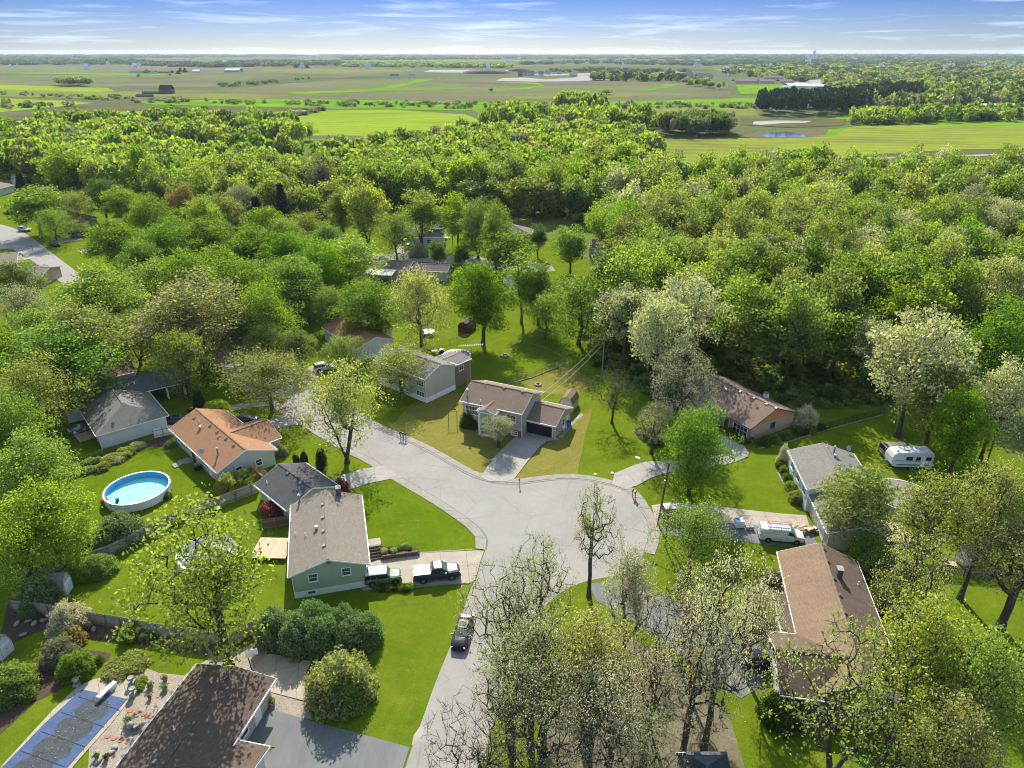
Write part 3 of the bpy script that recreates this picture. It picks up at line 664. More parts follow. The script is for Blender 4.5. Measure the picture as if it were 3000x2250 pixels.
def twigs(mb, rng, N, par, tips, k=3, ln=0.8, r=0.02):
    ends = []
    for t_ in tips:
        d = N[t_] - N[par[t_]]; d = d / (np.linalg.norm(d) + 1e-6)
        for _ in range(k):
            e = d + rng.normal(size=3) * 0.75; e[2] += 0.15; e = e / (np.linalg.norm(e) + 1e-6) * ln * rng.uniform(0.5, 1.2)
            q = N[t_] + e; mb.tube(N[t_], q, r, r * 0.5, 3, caps=False); ends.append(q)
    return np.array(ends)
def leaf_arrays(rng, centres, per, cr, size, flat=0.75, updir=0.25, elong=1.5):
    """quads spread round the centres; returns vertex array (4 per leaf)"""
    c = np.repeat(centres, per, axis=0)
    off = rng.normal(size=(len(c), 3)) * cr; off[:, 2] *= flat
    l = np.linalg.norm(off, axis=1); k = np.minimum(1, 1.9 * cr / np.maximum(l, 1e-6)); off *= k[:, None]
    c = c + off
    n = rng.normal(size=(len(c), 3)); n[:, 2] += updir; n /= np.linalg.norm(n, axis=1)[:, None]
    a = np.cross(n, rng.normal(size=(len(c), 3))); a /= np.linalg.norm(a, axis=1)[:, None] + 1e-9
    b = np.cross(n, a)
    s = size * rng.uniform(0.6, 1.3, len(c))
    a = a * (s * elong * 0.5)[:, None]; b = b * (s * 0.5)[:, None]
    bend = n * (s * 0.12)[:, None]
    return np.stack([c - a, c - b + bend, c + a, c + b + bend], 1).reshape(-1, 3)
def quad_mesh(name, V, mat, tint=None, extra=None):
    me = bpy.data.meshes.new(name)
    nq = len(V) // 4
    me.vertices.add(len(V)); me.vertices.foreach_set('co', V.astype(np.float32).ravel())
    me.loops.add(len(V)); me.loops.foreach_set('vertex_index', np.arange(len(V), dtype=np.int32))
    me.polygons.add(nq); me.polygons.foreach_set('loop_start', np.arange(nq, dtype=np.int32) * 4); me.polygons.foreach_set('loop_total', np.full(nq, 4, np.int32))
    me.materials.append(mat)
    if tint is not None:
        at = me.attributes.new('tint', 'FLOAT', 'POINT'); at.data.foreach_set('value', tint.astype(np.float32))
    me.update(); me.validate()
    return me
PROTO = {}
def proto(name, seed, h=14, rad=5, base=0.3, n=170, trunk_r=0.28, per=60, cr=0.62, size=0.24, barkm='bark_dark', tw=0, minr=0.0, updir=0.25, elong=1.5, flat=0.75, inner=0.0, **kw):
    rng = np.random.default_rng(seed)
    N, par, rd, tips = grow(rng, h, rad, base, n, trunk_r, **kw)
    mb = MB(); branch_mesh(mb, N, par, rd, minr)
    C = N[tips]
    if tw: C = np.concatenate([C, twigs(mb, rng, N, par, tips, tw)])
    me_t = bpy.data.meshes.new(name + '_trunk'); me_t.from_pydata(mb.v, [], mb.f); me_t.materials.append(M[barkm]); me_t.update()
    cnt = max(1, int(per / (1 + (len(C) / len(tips) - 1)))) if tw else per
    # airier and fuller parts of the crown
    keep = rng.random(len(C)) > 0.08
    V = leaf_arrays(rng, C[keep], cnt, cr, size, flat, updir, elong)
    me_c = quad_mesh(name + '_crown', V, M['leaf_maple'])
    PROTO[name] = (me_t, me_c, h, rad)
    return PROTO[name]
# near: yard trees (leaf clusters about 0.2 m)
proto('near_round_1', 1, 16, 5.2, 0.13, 230, 0.30, 100, 0.66, 0.19, inner=1)
proto('near_round_2', 2, 16, 5.2, 0.12, 230, 0.30, 100, 0.70, 0.19, stems=3)
proto('near_round_3', 3, 16, 5.2, 0.14, 200, 0.28, 112, 0.62, 0.19, lobes=8)
proto('near_airy_1', 4, 14, 5.2, 0.13, 260, 0.26, 50, 0.56, 0.17, tw=1, gnarl=0.1)
proto('near_airy_2', 5, 14, 5.2, 0.18, 230, 0.30, 34, 0.50, 0.19, tw=1, gnarl=0.12, stems=2)
proto('near_oak_1', 6, 16, 6.0, 0.30, 300, 0.42, 30, 0.34, 0.125, tw=2, gnarl=0.30, lobes=9, shell=0.38, pathw=0.12)
proto('near_oak_2', 7, 16, 6.0, 0.34, 280, 0.42, 26, 0.32, 0.125, tw=2, gnarl=0.34, lobes=9, shell=0.38, pathw=0.12)
proto('near_oak_3', 8, 16, 5.2, 0.30, 260, 0.36, 46, 0.40, 0.14, tw=2, gnarl=0.30, lobes=9, shell=0.4, pathw=0.12)
proto('near_bare', 9, 14, 5.0, 0.28, 300, 0.26, 9, 0.25, 0.09, tw=3, gnarl=0.32, lobes=9, shell=0.36, pathw=0.1)
proto('near_bud', 10, 14, 6.0, 0.22, 260, 0.28, 12, 0.20, 0.17, tw=2, gnarl=0.2, stems=2, shell=0.4, pathw=0.15)
proto('near_willow', 11, 12, 4.0, 0.16, 200, 0.18, 40, 0.5, 0.15, flat=1.5, elong=3.2, gnarl=0.1, droop=0.3, updir=-0.2)
# mid: wood trees 110 - 230 m away
mids = []
for k in range(4):
    proto('mid_round_%d' % k, 20 + k, 15, 5.2, 0.26, 130, 0.26, 72, 0.78, 0.30, minr=0.02, stems=1 if k % 2 else 3)
for k in range(4):
    proto('mid_oak_%d' % k, 30 + k, 16, 5.6, 0.34, 150, 0.30, 46, 0.60, 0.27, minr=0.018, gnarl=0.25, shell=0.4, lobes=8, pathw=0.14)
for k in range(3):
    proto('mid_thin_%d' % k, 40 + k, 18, 3.4, 0.42, 90, 0.20, 30, 0.65, 0.26, minr=0.015, gnarl=0.15, shell=0.5, barkm='bark_grey')
# far trees
for k in range(4):
    proto('far_round_%d' % k, 50 + k, 15, 5.6, 0.16, 85, 0.26, 42, 0.95, 0.52, minr=0.05, stems=1 if k % 2 else 3, flat=0.9)
for k in range(2):
    proto('far_poplar_%d' % k, 60 + k, 19, 4.4, 0.20, 85, 0.26, 38, 0.85, 0.48, minr=0.05, stems=4, flat=1.3, elong=1.8)
def conifer(name, seed, h, rad, rows, per, size):
    rng = np.random.default_rng(seed); mb = MB(); mb.tube((0, 0, 0), (0, 0, h * 0.97), 0.2, 0.03, 6)
    C = []
    for i in range(rows):
        f = i / (rows - 1); z = h * (0.06 + 0.92 * f); rr = rad * (1 - f) ** 0.85 + 0.15
        k = max(3, int(9 * (1 - f) + 4)); a0 = rng.random() * 6
        for j in range(k):
            a = a0 + 2 * math.pi * j / k; r = rr * rng.uniform(0.75, 1.1)
            e = (math.cos(a) * r, math.sin(a) * r, z - r * 0.28)
            if f < 0.8: mb.tube((0, 0, z), e, 0.03, 0.012, 3, caps=False)
            for s in (0.35, 0.6, 0.8, 1.0): C.append((e[0] * s, e[1] * s, z + (e[2] - z) * s))
    V = leaf_arrays(rng, np.array(C), per, rad * 0.09, size, 0.5, 0.6, 2.2)
    me_t = bpy.data.meshes.new(name + '_trunk'); me_t.from_pydata(mb.v, [], mb.f); me_t.materials.append(M['bark_dark']); me_t.update()
    PROTO[name] = (me_t, quad_mesh(name + '_crown', V, M['leaf_needle']), h, rad)
conifer('near_conifer', 70, 12, 2.8, 26, 9, 0.3)
conifer('far_conifer', 71, 16, 3.4, 13, 3, 0.9)
def bush_proto(name, seed, rad, h, n, per, size, cr, elong=1.5):
    rng = np.random.default_rng(seed); mb = MB(); C = []
    for i in range(n):
        d = rng.normal(size=3); d[2] = abs(d[2]); d /= np.linalg.norm(d); r = rng.random() ** 0.35
        p = np.array([d[0] * rad * r, d[1] * rad * r, 0.08 + d[2] * h * r * rng.uniform(0.8, 1.08)])
        if i % 3 == 0: mb.tube((p[0] * 0.1, p[1] * 0.1, 0), p, 0.035, 0.012, 3, caps=False)
        C.append(p)
    V = leaf_arrays(rng, np.array(C), per, cr, size, 0.9, 0.3, elong)
    V[:, 2] = np.maximum(V[:, 2], 0.02)
    me_t = bpy.data.meshes.new(name + '_stems'); me_t.from_pydata(mb.v, [], mb.f); me_t.materials.append(M['bark_dark']); me_t.update()
    PROTO[name] = (me_t, quad_mesh(name + '_leaves', V, M['leaf_lilac']), h, rad)
bush_proto('bush_big', 80, 3.2, 3.6, 260, 90, 0.17, 0.36)
bush_proto('bush_soft', 81, 3.2, 3.8, 230, 52, 0.13, 0.34, 2.8)
bush_proto('bush_small', 82, 1.0, 1.1, 60, 34, 0.13, 0.16)
bush_proto('bush_far', 83, 2.6, 2.8, 60, 22, 0.42, 0.42)
# ------------------------------------------------------------------ placing trees
LEAFWORD = {'leaf_far': 'hazy dark green', 'leaf_maple': 'bright green', 'leaf_spring': 'yellow green', 'leaf_gold': 'golden green', 'leaf_tan': 'tan flowering', 'leaf_pale': 'pale grey green',
            'leaf_pink': 'pinkish white budding', 'leaf_mauve': 'dull mauve brown', 'leaf_wood': 'mid green', 'leaf_olive': 'olive green', 'leaf_deep': 'deep green',
            'leaf_lilac': 'grey green', 'leaf_needle': 'dark evergreen', 'leaf_willow': 'soft willow green', 'leaf_red': 'dark red', 'leaf_copper': 'copper brown', 'leaf_bud': 'lime budding'}
def place_tree(name, pk, leaf, x, y, h, w, label, cat='tree', group=None, rz=None, whole=False, part='crown', stem='trunk', z=0.0):
    me_t, me_c, ph, pr = PROTO[pk]
    root = thing(name, label, cat, (x, y, z), random.uniform(0, 6.28) if rz is None else rz, group)
    sx = (w / 2) / pr * (1.05 if 'oak' in pk or pk[:4] != 'near' else 1.15); root.scale = (sx, sx, h / ph)
    a = link(bpy.data.objects.new(stem, me_t), root)
    b = link(bpy.data.objects.new(part, me_c), root)
    b.material_slots[0].link = 'OBJECT'; b.material_slots[0].material = M[leaf]
    return root
def at_top(u, v, h, wpx):
    """D pixel of the crown top, its height, its width in D pixels -> x, y, width in metres"""
    x, y = zZ(u, v, h)
    zz = math.hypot(y, CAM_H - h)
    dep = y * _cp + (CAM_H - h * 0.6) * _sp
    return x, y, wpx / .73733 * dep / FOC
random.seed(11)
# ------------------------------------------------------------------ yard trees, one by one: (name, shape, leaf, top u, top v, height, width px, label)
yard = [
 ('oak_tree', 'near_airy_2', 'leaf_tan', 763, 778, 14.5, 152, 'tan flowering street tree on the lawn corner beside the dark-roofed garage'),
 ('maple_tree', 'near_airy_1', 'leaf_gold', 606, 742, 12, 158, 'golden green tree on the verge between street and orange-roofed house'),
 ('maple_tree', 'near_airy_1', 'leaf_gold', 838, 733, 11, 120, 'yellow green tree in front of the beige two-storey house'),
 ('oak_tree', 'near_airy_1', 'leaf_tan', 900, 556, 15.5, 118, 'tall slender tan tree behind the beige two-storey house, trampoline at its foot'),
 ('maple_tree', 'near_round_3', 'leaf_maple', 1032, 565, 15, 140, 'big bright green maple casting shade on the fenced back lawn'),
 ('ash_tree', 'mid_thin_1', 'leaf_maple', 1122, 545, 15, 85, 'slim light green tree standing alone on the back lawn beyond the maple'),
 ('ash_tree', 'near_airy_1', 'leaf_wood', 1212, 572, 17, 150, 'olive brown thin-leaved tree at the wood edge beside the back lawn'),
 ('maple_tree', 'near_round_2', 'leaf_maple', 790, 606, 13.5, 135, 'bright green maple over the brown-roofed house with the sunroom'),
 ('maple_tree', 'near_round_1', 'leaf_maple', 652, 545, 16, 152, 'dense bright green maple in front of the blue house'),
 ('oak_tree', 'near_round_2', 'leaf_tan', 440, 604, 17, 235, 'wide tan and yellow oak spreading over the street at left'),
 ('ash_tree', 'near_airy_1', 'leaf_spring', 398, 690, 15, 100, 'green tree rising in front of the grey roof carport'),
 ('ash_tree', 'near_airy_2', 'leaf_wood', 298, 668, 12, 100, 'small forked green tree behind the long grey roof'),
 ('maple_tree', 'near_round_3', 'leaf_gold', 150, 655, 15, 185, 'golden leafed tree behind the bright green maple at left'),
 ('maple_tree', 'near_round_1', 'leaf_maple', 105, 690, 15, 230, 'broad bright green maple beside the long grey roof at left'),
 ('maple_tree', 'near_round_2', 'leaf_gold', 42, 778, 13, 150, 'yellow green tree left of the grey house patio'),
 ('maple_tree', 'near_round_3', 'leaf_spring', 50, 930, 12.5, 165, 'light green tree behind the round pool lawn'),
 ('maple_tree', 'near_round_1', 'leaf_spring', 70, 1020, 12, 170, 'large yellow green tree left of the round pool'),
 ('maple_tree', 'near_airy_1', 'leaf_spring', 10, 1090, 11, 120, 'green tree at the picture edge behind the barn shed'),
 ('maple_tree', 'near_airy_2', 'leaf_spring', 497, 1092, 15.5, 290, 'large thinly leafed maple beside the brown hip-roofed house and board fence'),
 ('oak_tree', 'near_oak_2', 'leaf_pale', 1262, 1046, 17, 120, 'slender gnarled oak standing in the middle of the turning circle view'),
 ('oak_tree', 'near_oak_1', 'leaf_pale', 1165, 1150, 16, 150, 'pale leafing oak left of the gnarled oak over the road'),
 ('oak_tree', 'near_oak_3', 'leaf_pink', 1372, 1150, 16, 130, 'pinkish slim oak right of the gnarled oak over the road'),
 ('oak_tree', 'near_oak_3', 'leaf_pale', 1150, 1300, 15, 210, 'full pale oak above the lower road edge'),
 ('oak_tree', 'near_oak_3', 'leaf_tan', 1280, 1300, 15, 230, 'tan leafed oak in the lower middle of the grove'),
 ('oak_tree', 'near_oak_1', 'leaf_pale', 1180, 1430, 14, 230, 'pale oak at the lower picture edge of the grove'),
 ('oak_tree', 'near_oak_2', 'leaf_pink', 1330, 1440, 14, 200, 'pink budded oak at the lower picture edge of the grove'),
 ('oak_tree', 'near_bare', 'leaf_pink', 1030, 1520, 13, 210, 'nearly bare gnarled oak reaching over the lower road'),
 ('oak_tree', 'near_oak_1', 'leaf_pink', 1580, 1190, 15, 190, 'pinkish white oak with dark limbs left of the long brown roof'),
 ('oak_tree', 'near_oak_2', 'leaf_pink', 1520, 1330, 15, 210, 'gnarled pink budding oak over the dark driveway'),
 ('oak_tree', 'near_bare', 'leaf_pink', 1440, 1260, 15, 140, 'thin dark limbed tree behind the pink budding oak'),
 ('maple_tree', 'near_round_2', 'leaf_maple', 1476, 880, 13.5, 128, 'bright green maple on the verge between two concrete driveways'),
 ('birch_tree', 'near_airy_1', 'leaf_spring', 1502, 1068, 12, 125, 'young light green tree in front of the white parked car'),
 ('willow_tree', 'near_willow', 'leaf_willow', 1822, 1008, 13, 150, 'feathery willow green tree in front of the blue grey house'),
 ('oak_tree', 'near_oak_3', 'leaf_gold', 1950, 1000, 18, 215, 'yellow green oak over the patio right of the blue grey house'),
 ('oak_tree', 'near_oak_3', 'leaf_tan', 2125, 1090, 19, 240, 'large tan green oak by the grey shed at right'),
 ('oak_tree', 'near_oak_3', 'leaf_tan', 2190, 960, 18, 150, 'tan green oak at the right picture edge above the shed'),
 ('oak_tree', 'near_oak_3', 'leaf_gold', 2040, 1260, 17, 240, 'yellowish oak over the lawn between shed and long brown roof'),
 ('oak_tree', 'near_oak_3', 'leaf_spring', 2175, 1330, 17, 240, 'green oak in the lower right corner beside the long brown roof'),
 ('maple_tree', 'near_bud', 'leaf_bud', 1890, 1350, 16, 300, 'dark limbed maple with lime buds over the end of the long brown roof'),
 ('maple_tree', 'near_bud', 'leaf_bud', 1990, 1420, 13, 260, 'second lime budded tree beside the gable end of the long brown roof'),
 ('oak_tree', 'near_oak_1', 'leaf_pale', 1478, 748, 14, 165, 'pale oak beside the brown shed behind the brick house'),
 ('oak_tree', 'near_oak_1', 'leaf_pale', 1418, 868, 8, 90, 'low pale oak over the mulch bed beside the brick house drive'),
 ('serviceberry_tree', 'near_oak_3', 'leaf_pale', 1078, 893, 6, 95, 'small pale tree on the front lawn of the tan house with black garage door'),
 ('hawthorn_tree', 'near_bare', 'leaf_olive', 1330, 795, 9, 90, 'low spreading thinly leafed tree behind the white barn shed'),
 ('willow_tree', 'near_willow', 'leaf_olive', 1962, 785, 15, 145, 'tall grey green cone shaped tree behind the travel trailer'),
 ('oak_tree', 'near_round_3', 'leaf_maple', 2105, 840, 13, 120, 'green oak on the shaded lawn right of the travel trailer'),
 ('oak_tree', 'near_round_2', 'leaf_maple', 2200, 655, 17, 160, 'bright green tree at the right edge of the wood'),
 ('oak_tree', 'mid_oak_1', 'leaf_pale', 2010, 672, 19, 190, 'broad pale grey oak at the wood edge above the travel trailer'),
 ('oak_tree', 'mid_oak_2', 'leaf_pale', 2190, 775, 15, 130, 'pale oak at the right edge behind the shaded lawn'),
 ('oak_tree', 'mid_oak_0', 'leaf_pale', 1331, 590, 19, 140, 'tall pale oak on the wood edge beside the utility pole'),
 ('oak_tree', 'mid_oak_3', 'leaf_pale', 1430, 630, 18, 130, 'pale oak right of the tall one on the wood edge'),
 ('maple_tree', 'mid_round_1', 'leaf_maple', 1222, 492, 13, 85, 'rounded bright green maple at the far turning circle'),
 ('maple_tree', 'mid_round_3', 'leaf_maple', 1095, 500, 12, 110, 'bright green tree in front of the far hip-roofed house'),
 ('pear_tree', 'mid_round_2', 'leaf_deep', 945, 520, 7.5, 42, 'left one of two dark pear shaped trees by the far street'),
 ('pear_tree', 'mid_round_2', 'leaf_deep', 996, 522, 7.5, 40, 'right one of two dark pear shaped trees by the far street'),
 ('pear_tree', 'mid_round_0', 'leaf_deep', 787, 462, 9, 40, 'dark pear shaped tree on the lawn left of the far grey house'),
 ('pear_tree', 'mid_round_0', 'leaf_deep', 1163, 484, 9, 44, 'dark rounded tree between the far brown house and the wood'),
 ('willow_tree', 'near_willow', 'leaf_willow', 745, 510, 12, 130, 'wide soft willow by the far street'),
 ('willow_tree', 'near_willow', 'leaf_willow', 655, 565, 9, 80, 'small willow left of the white-roofed house'),
 ('maple_tree', 'mid_round_2', 'leaf_gold', 783, 388, 19, 92, 'tall golden domed tree behind the far grey house'),
 ('maple_tree', 'mid_round_0', 'leaf_spring', 906, 410, 16, 95, 'yellow green tree behind the far grey house on its left'),
 ('maple_tree', 'mid_round_3', 'leaf_spring', 985, 420, 15, 80, 'light tree behind the far grey house on its right'),
 ('maple_tree', 'near_round_1', 'leaf_maple', 240, 466, 14, 130, 'bright green maple right of the far left street'),
 ('maple_tree', 'near_round_2', 'leaf_maple', 345, 480, 14, 130, 'dense green tree in the row left of the street bend'),
 ('maple_tree', 'near_round_3', 'leaf_maple', 441, 470, 14, 120, 'dense green tree right of the row by the street bend'),
 ('maple_tree', 'near_round_1', 'leaf_maple', 540, 480, 14, 150, 'full green tree above the blue house roof'),
 ('maple_tree', 'near_round_2', 'leaf_maple', 500, 560, 14, 140, 'green tree between the street and the blue house'),
 ('maple_tree', 'near_round_3', 'leaf_spring', 200, 570, 15, 170, 'spreading light green tree on the corner by the bend'),
 ('maple_tree', 'near_airy_1', 'leaf_wood', 320, 540, 14, 130, 'thin green tree by the street bend pole'),
 ('oak_tree', 'near_oak_3', 'leaf_pale', 30, 600, 14, 120, 'pale oak at the left picture edge below the street houses'),
 ('maple_tree', 'near_round_3', 'leaf_maple', 575, 445, 15, 110, 'bright green tree behind the full green tree'),
 ('maple_tree', 'near_round_2', 'leaf_wood', 710, 620, 9, 80, 'small tree between blue house and maple'),
 ('tree_crabapple', 'near_airy_1', 'leaf_wood', 735, 715, 8, 80, 'small dark green tree beside the brown roof and white car'),
 ('tree_crabapple', 'near_airy_1', 'leaf_spring', 148, 468, 6, 60, 'small ornamental tree by the blue cars on the left street'),
 ('maple_tree', 'mid_round_1', 'leaf_maple', 60, 405, 14, 120, 'rounded green tree over the left street lawn'),
 ('maple_tree', 'mid_round_2', 'leaf_spring', 145, 318, 17, 125, 'big light green tree behind the left street'),
 ('maple_tree', 'mid_round_3', 'leaf_copper', 385, 398, 13, 60, 'copper brown tree among the green ones at left'),
 ('spruce_tree', 'near_conifer', 'leaf_needle', 603, 398, 17, 48, 'dark pointed spruce above the left tree row'),
 ('spruce_tree', 'near_conifer', 'leaf_needle', 40, 375, 11, 40, 'dark spruce beside the left street houses'),
 ('spruce_tree', 'near_conifer', 'leaf_needle', 550, 425, 14, 50, 'dark spruce left of the taller pointed one'),
]
YARD = []
ROW = 'in the gardens between the two far streets'
BASE = {763: (750, 1000), 606: (590, 890), 838: (868, 852), 900: (911, 752), 1032: (1043, 745), 1122: (1126, 698), 1212: (1250, 745), 790: (800, 738), 652: (650, 700), 440: (435, 800), 398: (410, 865), 298: (305, 790), 497: (495, 1440), 1262: (1272, 1290), 1476: (1487, 1070), 1502: (1490, 1240), 1822: (1832, 1175), 1950: (1962, 1290), 2125: (2158, 1360), 1078: (1077, 966), 1962: (2000, 960), 1331: (1345, 790), 1580: (1520, 1620), 1222: (1232, 590)}
for nm, pk, lf, u, v, h, wp, lab in yard:
    if u in BASE:
        x, y = zZ(*BASE[u]); h = height_at((x, y), v); w = wp / .73733 * (y * _cp + (CAM_H - h * .6) * _sp) / FOC
    else: h *= 1.2; x, y, w = at_top(u, v, h, wp)
    place_tree(nm.replace('tree_crabapple', 'crabapple_tree'), pk, lf, x, y, h, w, lab)
    YARD.append((x, y, w / 2))
LEAFY = [(255, 395, 13, 90, 1), (310, 425, 14, 95, 0), (210, 385, 13, 80, 2), (150, 400, 13, 70, 4), (470, 410, 14, 90, 4), (520, 400, 13, 80, 5), (430, 420, 15, 80, 1), (655, 440, 14, 80, 4), (700, 470, 13, 90, 0), (690, 520, 13, 110, 0), (610, 500, 13, 110, 0), (560, 540, 13, 110, 0), (470, 520, 13, 120, 0), (400, 540, 14, 120, 0), (290, 520, 12, 90, 0), (380, 600, 13, 110, 3), (500, 640, 12, 90, 0), (560, 610, 14, 110, 0), (600, 470, 14, 90, 3), (850, 440, 15, 80, 3), (730, 400, 15, 70, 4), (1030, 430, 15, 80, 3), (230, 620, 12, 100, 3), (60, 640, 13, 110, 3), (-20, 700, 13, 120, 1), (0, 850, 12, 120, 3), (20, 560, 12, 90, 3), (100, 440, 11, 60, 0), (640, 700, 8, 70, 4), (1070, 440, 16, 70, 3), (560, 700, 9, 80, 1), (1180, 620, 10, 60, 3), (1165, 560, 13, 90, 0)]
for k, (u, v, h, wp, li) in enumerate(LEAFY):
    lf = ('leaf_maple', 'leaf_spring', 'leaf_deep', 'leaf_wood', 'leaf_olive', 'leaf_mauve')[li]; h *= 1.25; x, y, w = at_top(u, v, h, wp)
    place_tree('shade_tree', ('near_round_1', 'near_round_2', 'near_round_3', 'near_airy_1')[k % 4], lf, x, y, h, w, '%s shade tree %s' % (LEAFWORD[lf].split()[0] + ' leafed', ROW), 'tree', '%s shade trees %s' % (LEAFWORD[lf], ROW)); YARD.append((x, y, w / 2))
GR = [(1090, 1230, 14, 170, 'pale'), (1290, 1400, 13, 200, 'pale'), (1110, 1400, 13, 190, 'pale'), (1420, 1390, 13, 170, 'pink'), (1650, 1250, 11, 130, 'pink'), (1500, 1220, 12, 120, 'pink'), (1400, 1540, 12, 170, 'pale'), (2110, 1480, 15, 220, 'tan'), (2010, 1150, 16, 170, 'tan')]
for k, (u, v, h, wp, c) in enumerate(GR):
    h *= 1.2; x, y, w = at_top(u, v, h, wp); lf = 'leaf_' + c
    place_tree('grove_oak', ('near_oak_1', 'near_oak_3', 'near_oak_2')[k % 3], lf, x, y, h, w, '%s oak of the lower grove' % LEAFWORD[lf], 'tree', '%s oaks of the lower grove' % LEAFWORD[lf]); YARD.append((x, y, w / 2))
# ------------------------------------------------------------------ the woods, tree by tree
def inside(p, poly):
    c = False; n = len(poly)
    for i in range(n):
        a, b = poly[i], poly[(i + 1) % n]
        if (a[1] > p[1]) != (b[1] > p[1]) and p[0] < (b[0] - a[0]) * (p[1] - a[1]) / (b[1] - a[1]) + a[0]: c = not c
    return c
def in_view(x, y, h=14, m=60):
    dep = y * _cp + CAM_H * _sp
    if y < 20: return False
    u = 1500 + FOC * x / dep
    return -m < u < 3000 + m
def scatter(poly, sp, jit=0.42):
    xs = [p[0] for p in poly]; ys = [p[1] for p in poly]; out = []
    y = min(ys); r = 0
    while y < max(ys):
        x = min(xs) + (r % 2) * sp / 2
        while x < max(xs):
            p = (x + random.uniform(-jit, jit) * sp, y + random.uniform(-jit, jit) * sp)
            if inside(p, poly) and in_view(*p): out.append(p)
            x += sp
        y += sp * 0.87; r += 1
    return out
right_wood = ZP((1430, 420), (1700, 412), (2300, 415), (2420, 780), (2150, 760), (1960, 800), (1885, 868), (1700, 860), (1560, 826), (1425, 842), (1305, 785), (1290, 700), (1300, 600), (1285, 545), (1310, 500), (1360, 450))
mid_wood = ZP((1430, 400), (1360, 450), (1310, 500), (1230, 478), (1060, 470), (830, 462), (640, 500), (450, 470), (300, 460), (240, 440), (100, 400), (-120, 378), (-120, 345), (250, 335), (450, 360), (640, 386), (740, 382), (790, 366), (640, 358), (480, 345), (470, 335), (640, 352), (800, 352), (930, 328), (1000, 312), (1100, 304), (1300, 302), (1400, 325))
left_strip = ZP((-120, 300), (120, 298), (330, 300), (470, 300), (640, 300), (660, 322), (480, 330), (250, 328), (-120, 338))
forest = []
KEEP = [zZ(900, 540), zZ(845, 545), zZ(800, 540), zZ(1090, 520)]
def add_wood(poly, sp, kinds, zone):
    for p in scatter(poly, sp):
        if any(math.hypot(p[0] - a, p[1] - b) < r * 0.75 for a, b, r in YARD): continue
        forest.append((p, random.choices([k[0] for k in kinds], [k[1] for k in kinds])[0], zone))
RW = [('leaf_wood', 32), ('leaf_olive', 20), ('leaf_spring', 17), ('leaf_pale', 14), ('leaf_gold', 7), ('leaf_tan', 4), ('leaf_mauve', 2), ('leaf_deep', 3), ('leaf_maple', 4)]
MW = [('leaf_wood', 34), ('leaf_spring', 34), ('leaf_olive', 14), ('leaf_maple', 10), ('leaf_gold', 5), ('leaf_mauve', 2), ('leaf_deep', 2)]
add_wood(right_wood, 9.6, RW, 'right')
add_wood(mid_wood, 11.5, MW, 'mid')
add_wood(left_strip, 12.5, MW, 'strip')
forest.sort(key=lambda f: f[0][1])
ZONE = {'right': 'in the dense wood right of the houses', 'mid': 'in the wood beyond the houses', 'strip': 'in the belt by the railway line'}
counts = {}
rest = []
for (x, y), lf, zone in forest:
    name = {'leaf_pale': 'oak_tree', 'leaf_tan': 'oak_tree', 'leaf_olive': 'ash_tree', 'leaf_wood': 'ash_tree', 'leaf_mauve': 'ash_tree'}.get(lf, 'maple_tree')
    if counts.get(name, 0) > 205: rest.append((x, y, lf, zone)); continue
    counts[name] = counts.get(name, 0) + 1
    h = random.uniform(14, 22) if zone != 'strip' else random.uniform(9, 15)
    w = random.uniform(9.5, 14.5) if zone == 'right' else random.uniform(9.5, 15)
    if y < 235:
        if lf in ('leaf_pale', 'leaf_tan', 'leaf_mauve'): pk = 'mid_oak_%d' % random.randrange(4)
        elif random.random() < 0.25: pk = 'mid_thin_%d' % random.randrange(3); w *= 0.65; h *= 1.1
        else: pk = 'mid_round_%d' % random.randrange(4)
    else:
        pk = 'far_poplar_%d' % random.randrange(2) if zone == 'mid' and random.random() < 0.35 else 'far_round_%d' % random.randrange(4)
    side = 'far left' if x < -95 else 'left of centre' if x < -25 else 'in the middle' if x < 45 else 'right of centre' if x < 110 else 'far right'
    deep = 'at the near wood edge' if y < 150 else 'in the near wood' if y < 200 else 'deep in the wood' if y < 290 else 'in the far wood'
    place_tree(name, pk, lf, x, y, h, w, '%s %s %s %s %s' % ('tall' if h > 17 else 'low', LEAFWORD[lf], name.replace('_tree', ''), deep, side), 'tree', 'woodland %ss, %s, %s' % (name.replace('_', ' '), LEAFWORD[lf], ZONE[zone]))
# ------------------------------------------------------------------ masses: tiles of a small tree shape
def low_tree(seed, h, rad, n, size, tall=0.15):
    rng = np.random.default_rng(seed)
    d = rng.normal(size=(n, 3)); d /= np.linalg.norm(d, axis=1)[:, None]; r = rng.random(n) ** 0.3
    c = np.stack([d[:, 0] * rad * r, d[:, 1] * rad * r, h * (0.5 + tall) + d[:, 2] * r * h * (0.5 - tall)], 1)
    return leaf_arrays(rng, c, 1, 0.01, size, 1, 0.2, 1.3)
LOW = [low_tree(s, 1.0, 0.5, 280, 0.135) for s in range(4)]
LOWC = [low_tree(s + 9, 1.0, 0.5, 100, 0.21, 0.02) for s in range(3)]
def mass(name, items, mat, label, proto_list, group=None):
    """items: (x, y, height, width); one object of merged small trees"""
    Vs = []; T = []
    rng = np.random.default_rng(len(items))
    for i, (x, y, h, w) in enumerate(items):
        P = proto_list[rng.integers(len(proto_list))]
        a = rng.random() * 6.28; ca, sa = math.cos(a), math.sin(a)
        q = np.stack([(P[:, 0] * ca - P[:, 1] * sa) * w + x, (P[:, 0] * sa + P[:, 1] * ca) * w + y, P[:, 2] * h], 1)
        Vs.append(q); T.append(np.full(len(P), rng.random()))
    if not Vs: return None
    o = bpy.data.objects.new(name, quad_mesh(name, np.concatenate(Vs), M[mat], np.concatenate(T)))
    link(o); return tag(o, label, None, group, 'stuff')
